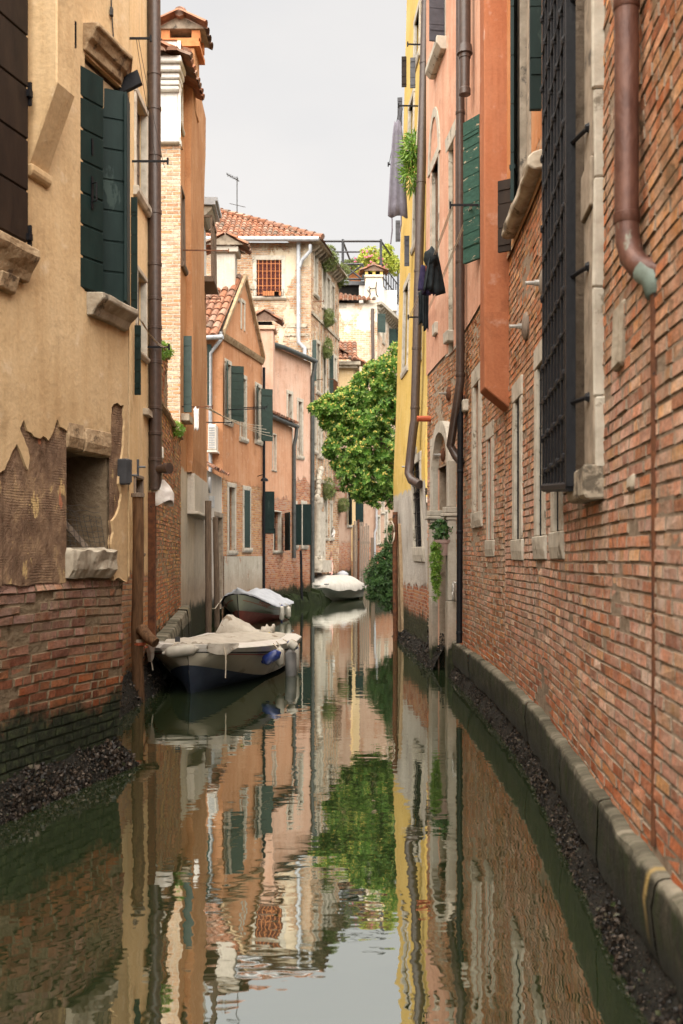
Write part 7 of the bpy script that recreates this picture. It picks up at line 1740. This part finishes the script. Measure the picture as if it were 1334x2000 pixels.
# --- middle boat: grey-green with a tented tarp
H2 = Hull((-2.92, 28.3), 6.0, 4.4, 1.92, lambda t: .47+.46*(1-min(1, t/.40))**1.5, lambda t: .12+.32*(1-min(1, t/.75))**1.3, p=2.3, rake=.45, cfrac=.84, cp=1.35, keel=-.3)
T2 = thing('motorboat', (H2.bow.x, H2.bow.y+2.2, 0), 'grey-green boat with red bottom and tented pale grey tarp behind the beige boat', 'boat')
H2.shell(T2, 'hull_green', 'hull_red'); H2.band(T2, .93, 1.0, .03, 'black_rub', 'rub_rail'); H2.band(T2, .60, .64, .004, 'red_letter', 'pinstripe', .01, .6, sgs=(1,)); H2.band(T2, .60, .64, .004, 'red_letter', 'pinstripe', .01, .6, sgs=(-1,))
mb = MB(); mb.tube([H2.at(0, 0, z)-H2.ax*.01 for z in (-.2, .1, .4, .7, .92)], .014, 6); mb.build('stem_band', MT['black_rub'], T2)
cover_sheet(H2, T2, lambda t, s: .03+(.14+.32*min(1, t*1.6)*(1 if t < .5 else 1-.3*(t-.5)))*(1-abs(s)**1.1)+.04*math.exp(-((t-.62)/.05)**2)*(1-abs(s)), 'tarp_grey', 'tarp', over=.04, drop=.02, amp=.07, seed=6, t0=.0)
for sg, t0 in ((1, .12), (-1, .135)): text_on(H2, T2, 'Woody', t0, .66, .21, sg, 'red_letter')
mb = MB(); a = H2.side(.12, 1, -1, .05); b = P(405, 1190, 25.2); mb.tube([a, a.lerp(b, .5)-Vector((0, 0, .12)), b], .012, 6); mb.build('mooring_line', MT['rope'], T2)
# --- far boat: pale cover
H3 = Hull((-1.25, 42.4), 18.0, 4.5, 2.3, lambda t: .62+.12*(1-min(1, t/.5))**1.5, lambda t: .10+.28*(1-min(1, t/.6))**1.3, p=2.5, rake=.4, cfrac=.84, cp=1.35, keel=-.3)
T3 = thing('motorboat', (H3.bow.x, H3.bow.y+2.0, 0), 'sage-hulled boat under a domed white canvas cover near the plank screen', 'boat')
H3.shell(T3, 'hull_sage', 'hull_sage'); H3.band(T3, .90, .97, .03, 'black_rub', 'rub_rail')
cover_sheet(H3, T3, lambda t, s: .02+.46*(1-abs(s)**3)*min(1, (t/.22))**.6*min(1, (1.02-t)/.18)**.6, 'tarp_white', 'canvas_cover', over=.06, drop=.16, amp=.04, seed=9, t0=.0)
mb = MB(); q = H3.at(.97, .55, .9); mb.tube([H3.at(.9, .9, .6), H3.at(.9, .9, 1.0), H3.at(.98, .9, 1.0), H3.at(.98, .9, .6)], .015, 5); mb.build('stern_rail', MT['steel'], T3)
mb = MB(); mb.blob(H3.at(1.0, -.1, 1.10), (.28, .22, .18), 2, .2, 10, 7); mb.build('outboard_hood', MT['tarp_grey'], T3, smooth=True)
mb = MB()
for t, sg in ((.03, -1), (.06, 1)): mb.obox(H3.side(t, 1, sg, .08)+Vector((0, 0, .06)), (.10, 0, 0), (0, .01, 0), (0, 0, .02))
mb.build('cover_buckle', MT['grey_box'], T3)
FLT = MB(); c = P(472, 1456, 10.48); FLT.face([(c.x-.03, c.y, .004), (c.x, c.y-.03, .012), (c.x+.035, c.y, .006), (c.x, c.y+.03, .010)]); tag(FLT.build('floating_leaf', MT['leaf_dull']), 'small pale leaf floating on the water before the beige boat', 'leaf')
# --- fenders, each its own thing
def fender(top, axis, L, r, mat, endmat, label, name='fender', rope=None, grp=None):
    top = Vector(top); axis = Vector(axis).normalized(); T = thing(name, top, label, 'fender', grp)
    mb = MB(); mb.lathe(top, axis, [(L*.08, r*.45), (L*.13, r*.8), (L*.2, r), (L*.8, r), (L*.87, r*.8), (L*.92, r*.45)], 14); mb.build('body', MT[mat], T, smooth=True, auto=.8)
    mb = MB(); mb.lathe(top, axis, [(0, r*.25), (L*.03, r*.3), (L*.085, r*.47)], 10); mb.lathe(top, axis, [(L*.915, r*.47), (L*.97, r*.3), (L, r*.25)], 10); mb.build('end_cap', MT[endmat], T, smooth=True, auto=.8)
    if rope is not None: mb = MB(); mb.tube([Vector(rope), top], .009, 5); mb.build('lanyard', MT['rope'], T)
    return T
g = 'fenders hanging on the nearest boat'
def hang(h, t, out=.10, dz=.0): return h.side(t, 1, 1, out)+Vector((0, 0, dz))
fender(hang(H1, .27, .10, -.10)+Vector((.10, 0, .0)), (-1, .0, -.55), .34, .085, 'fender_blue', 'fender_blue', 'dark blue fender lying tilted under the rail of the beige boat', rope=hang(H1, .30, .04, .03), grp=g)
fender(hang(H1, .34, .09, -.02), (0, 0, -1), .34, .072, 'fender_white', 'fender_white', 'chalky white fender hanging beside the tilted dark blue one on the beige boat', rope=hang(H1, .34, .03, .06), grp=g)
F3 = fender(hang(H1, .47, .12, -.06), (.02, 0, -1), .56, .095, 'fender_grey', 'fender_grey', 'long grey fender reaching lowest beside the beige boat', rope=hang(H1, .47, .03, .06), grp=g)
fender(hang(H1, .44, .10, .04), (.7, 0, -.5), .20, .075, 'fender_white', 'fender_blue', 'short white fender with a blue end at the rail above the long grey one', rope=hang(H1, .44, .02, .08), grp=g)
fender(hang(H1, .60, .10, .02), (0, 0, -1), .52, .06, 'fender_white', 'fender_white', 'narrow white fender hung just astern of the long grey one on the beige boat', rope=hang(H1, .60, .02, .06), grp=g)
p = H1.side(.004, 1, -1, .05); pa = H1.at(.0, -.34, .60)-H1.ax*.10; fender(pa, (1, .05, .14), .52, .085, 'fender_white', 'fender_white', 'stained cream fender lying along the bow edge of the beige boat', rope=pa+Vector((.2, .1, .15)), grp=g)
g2 = 'fenders hanging on the middle boat'
fender(hang(H2, .42, .10, .05), (0, 0, -1), .52, .075, 'fender_white', 'fender_blue', 'white fender with bright blue ends on the grey-green boat', rope=hang(H2, .42, .02, .08), grp=g2)
fender(hang(H2, .56, .14, -.02), (0, 0, -1), .40, .075, 'fender_white', 'fender_white', 'plain white fender behind the blue-ended one on the grey-green boat', rope=hang(H2, .56, .02, .06), grp=g2)
# --- mooring posts in mid-canal
post(407, 978, 1238, 25.0, .085, 'wood_brown', 'straight brown mooring post standing in front of the tower house', wob=.006, taper=.95)
post(425, 1010, 1200, 28.0, .085, 'wood_brown', 'leaning brown mooring post beside the grey yard door', lean=-.06, wob=.006, taper=.9)
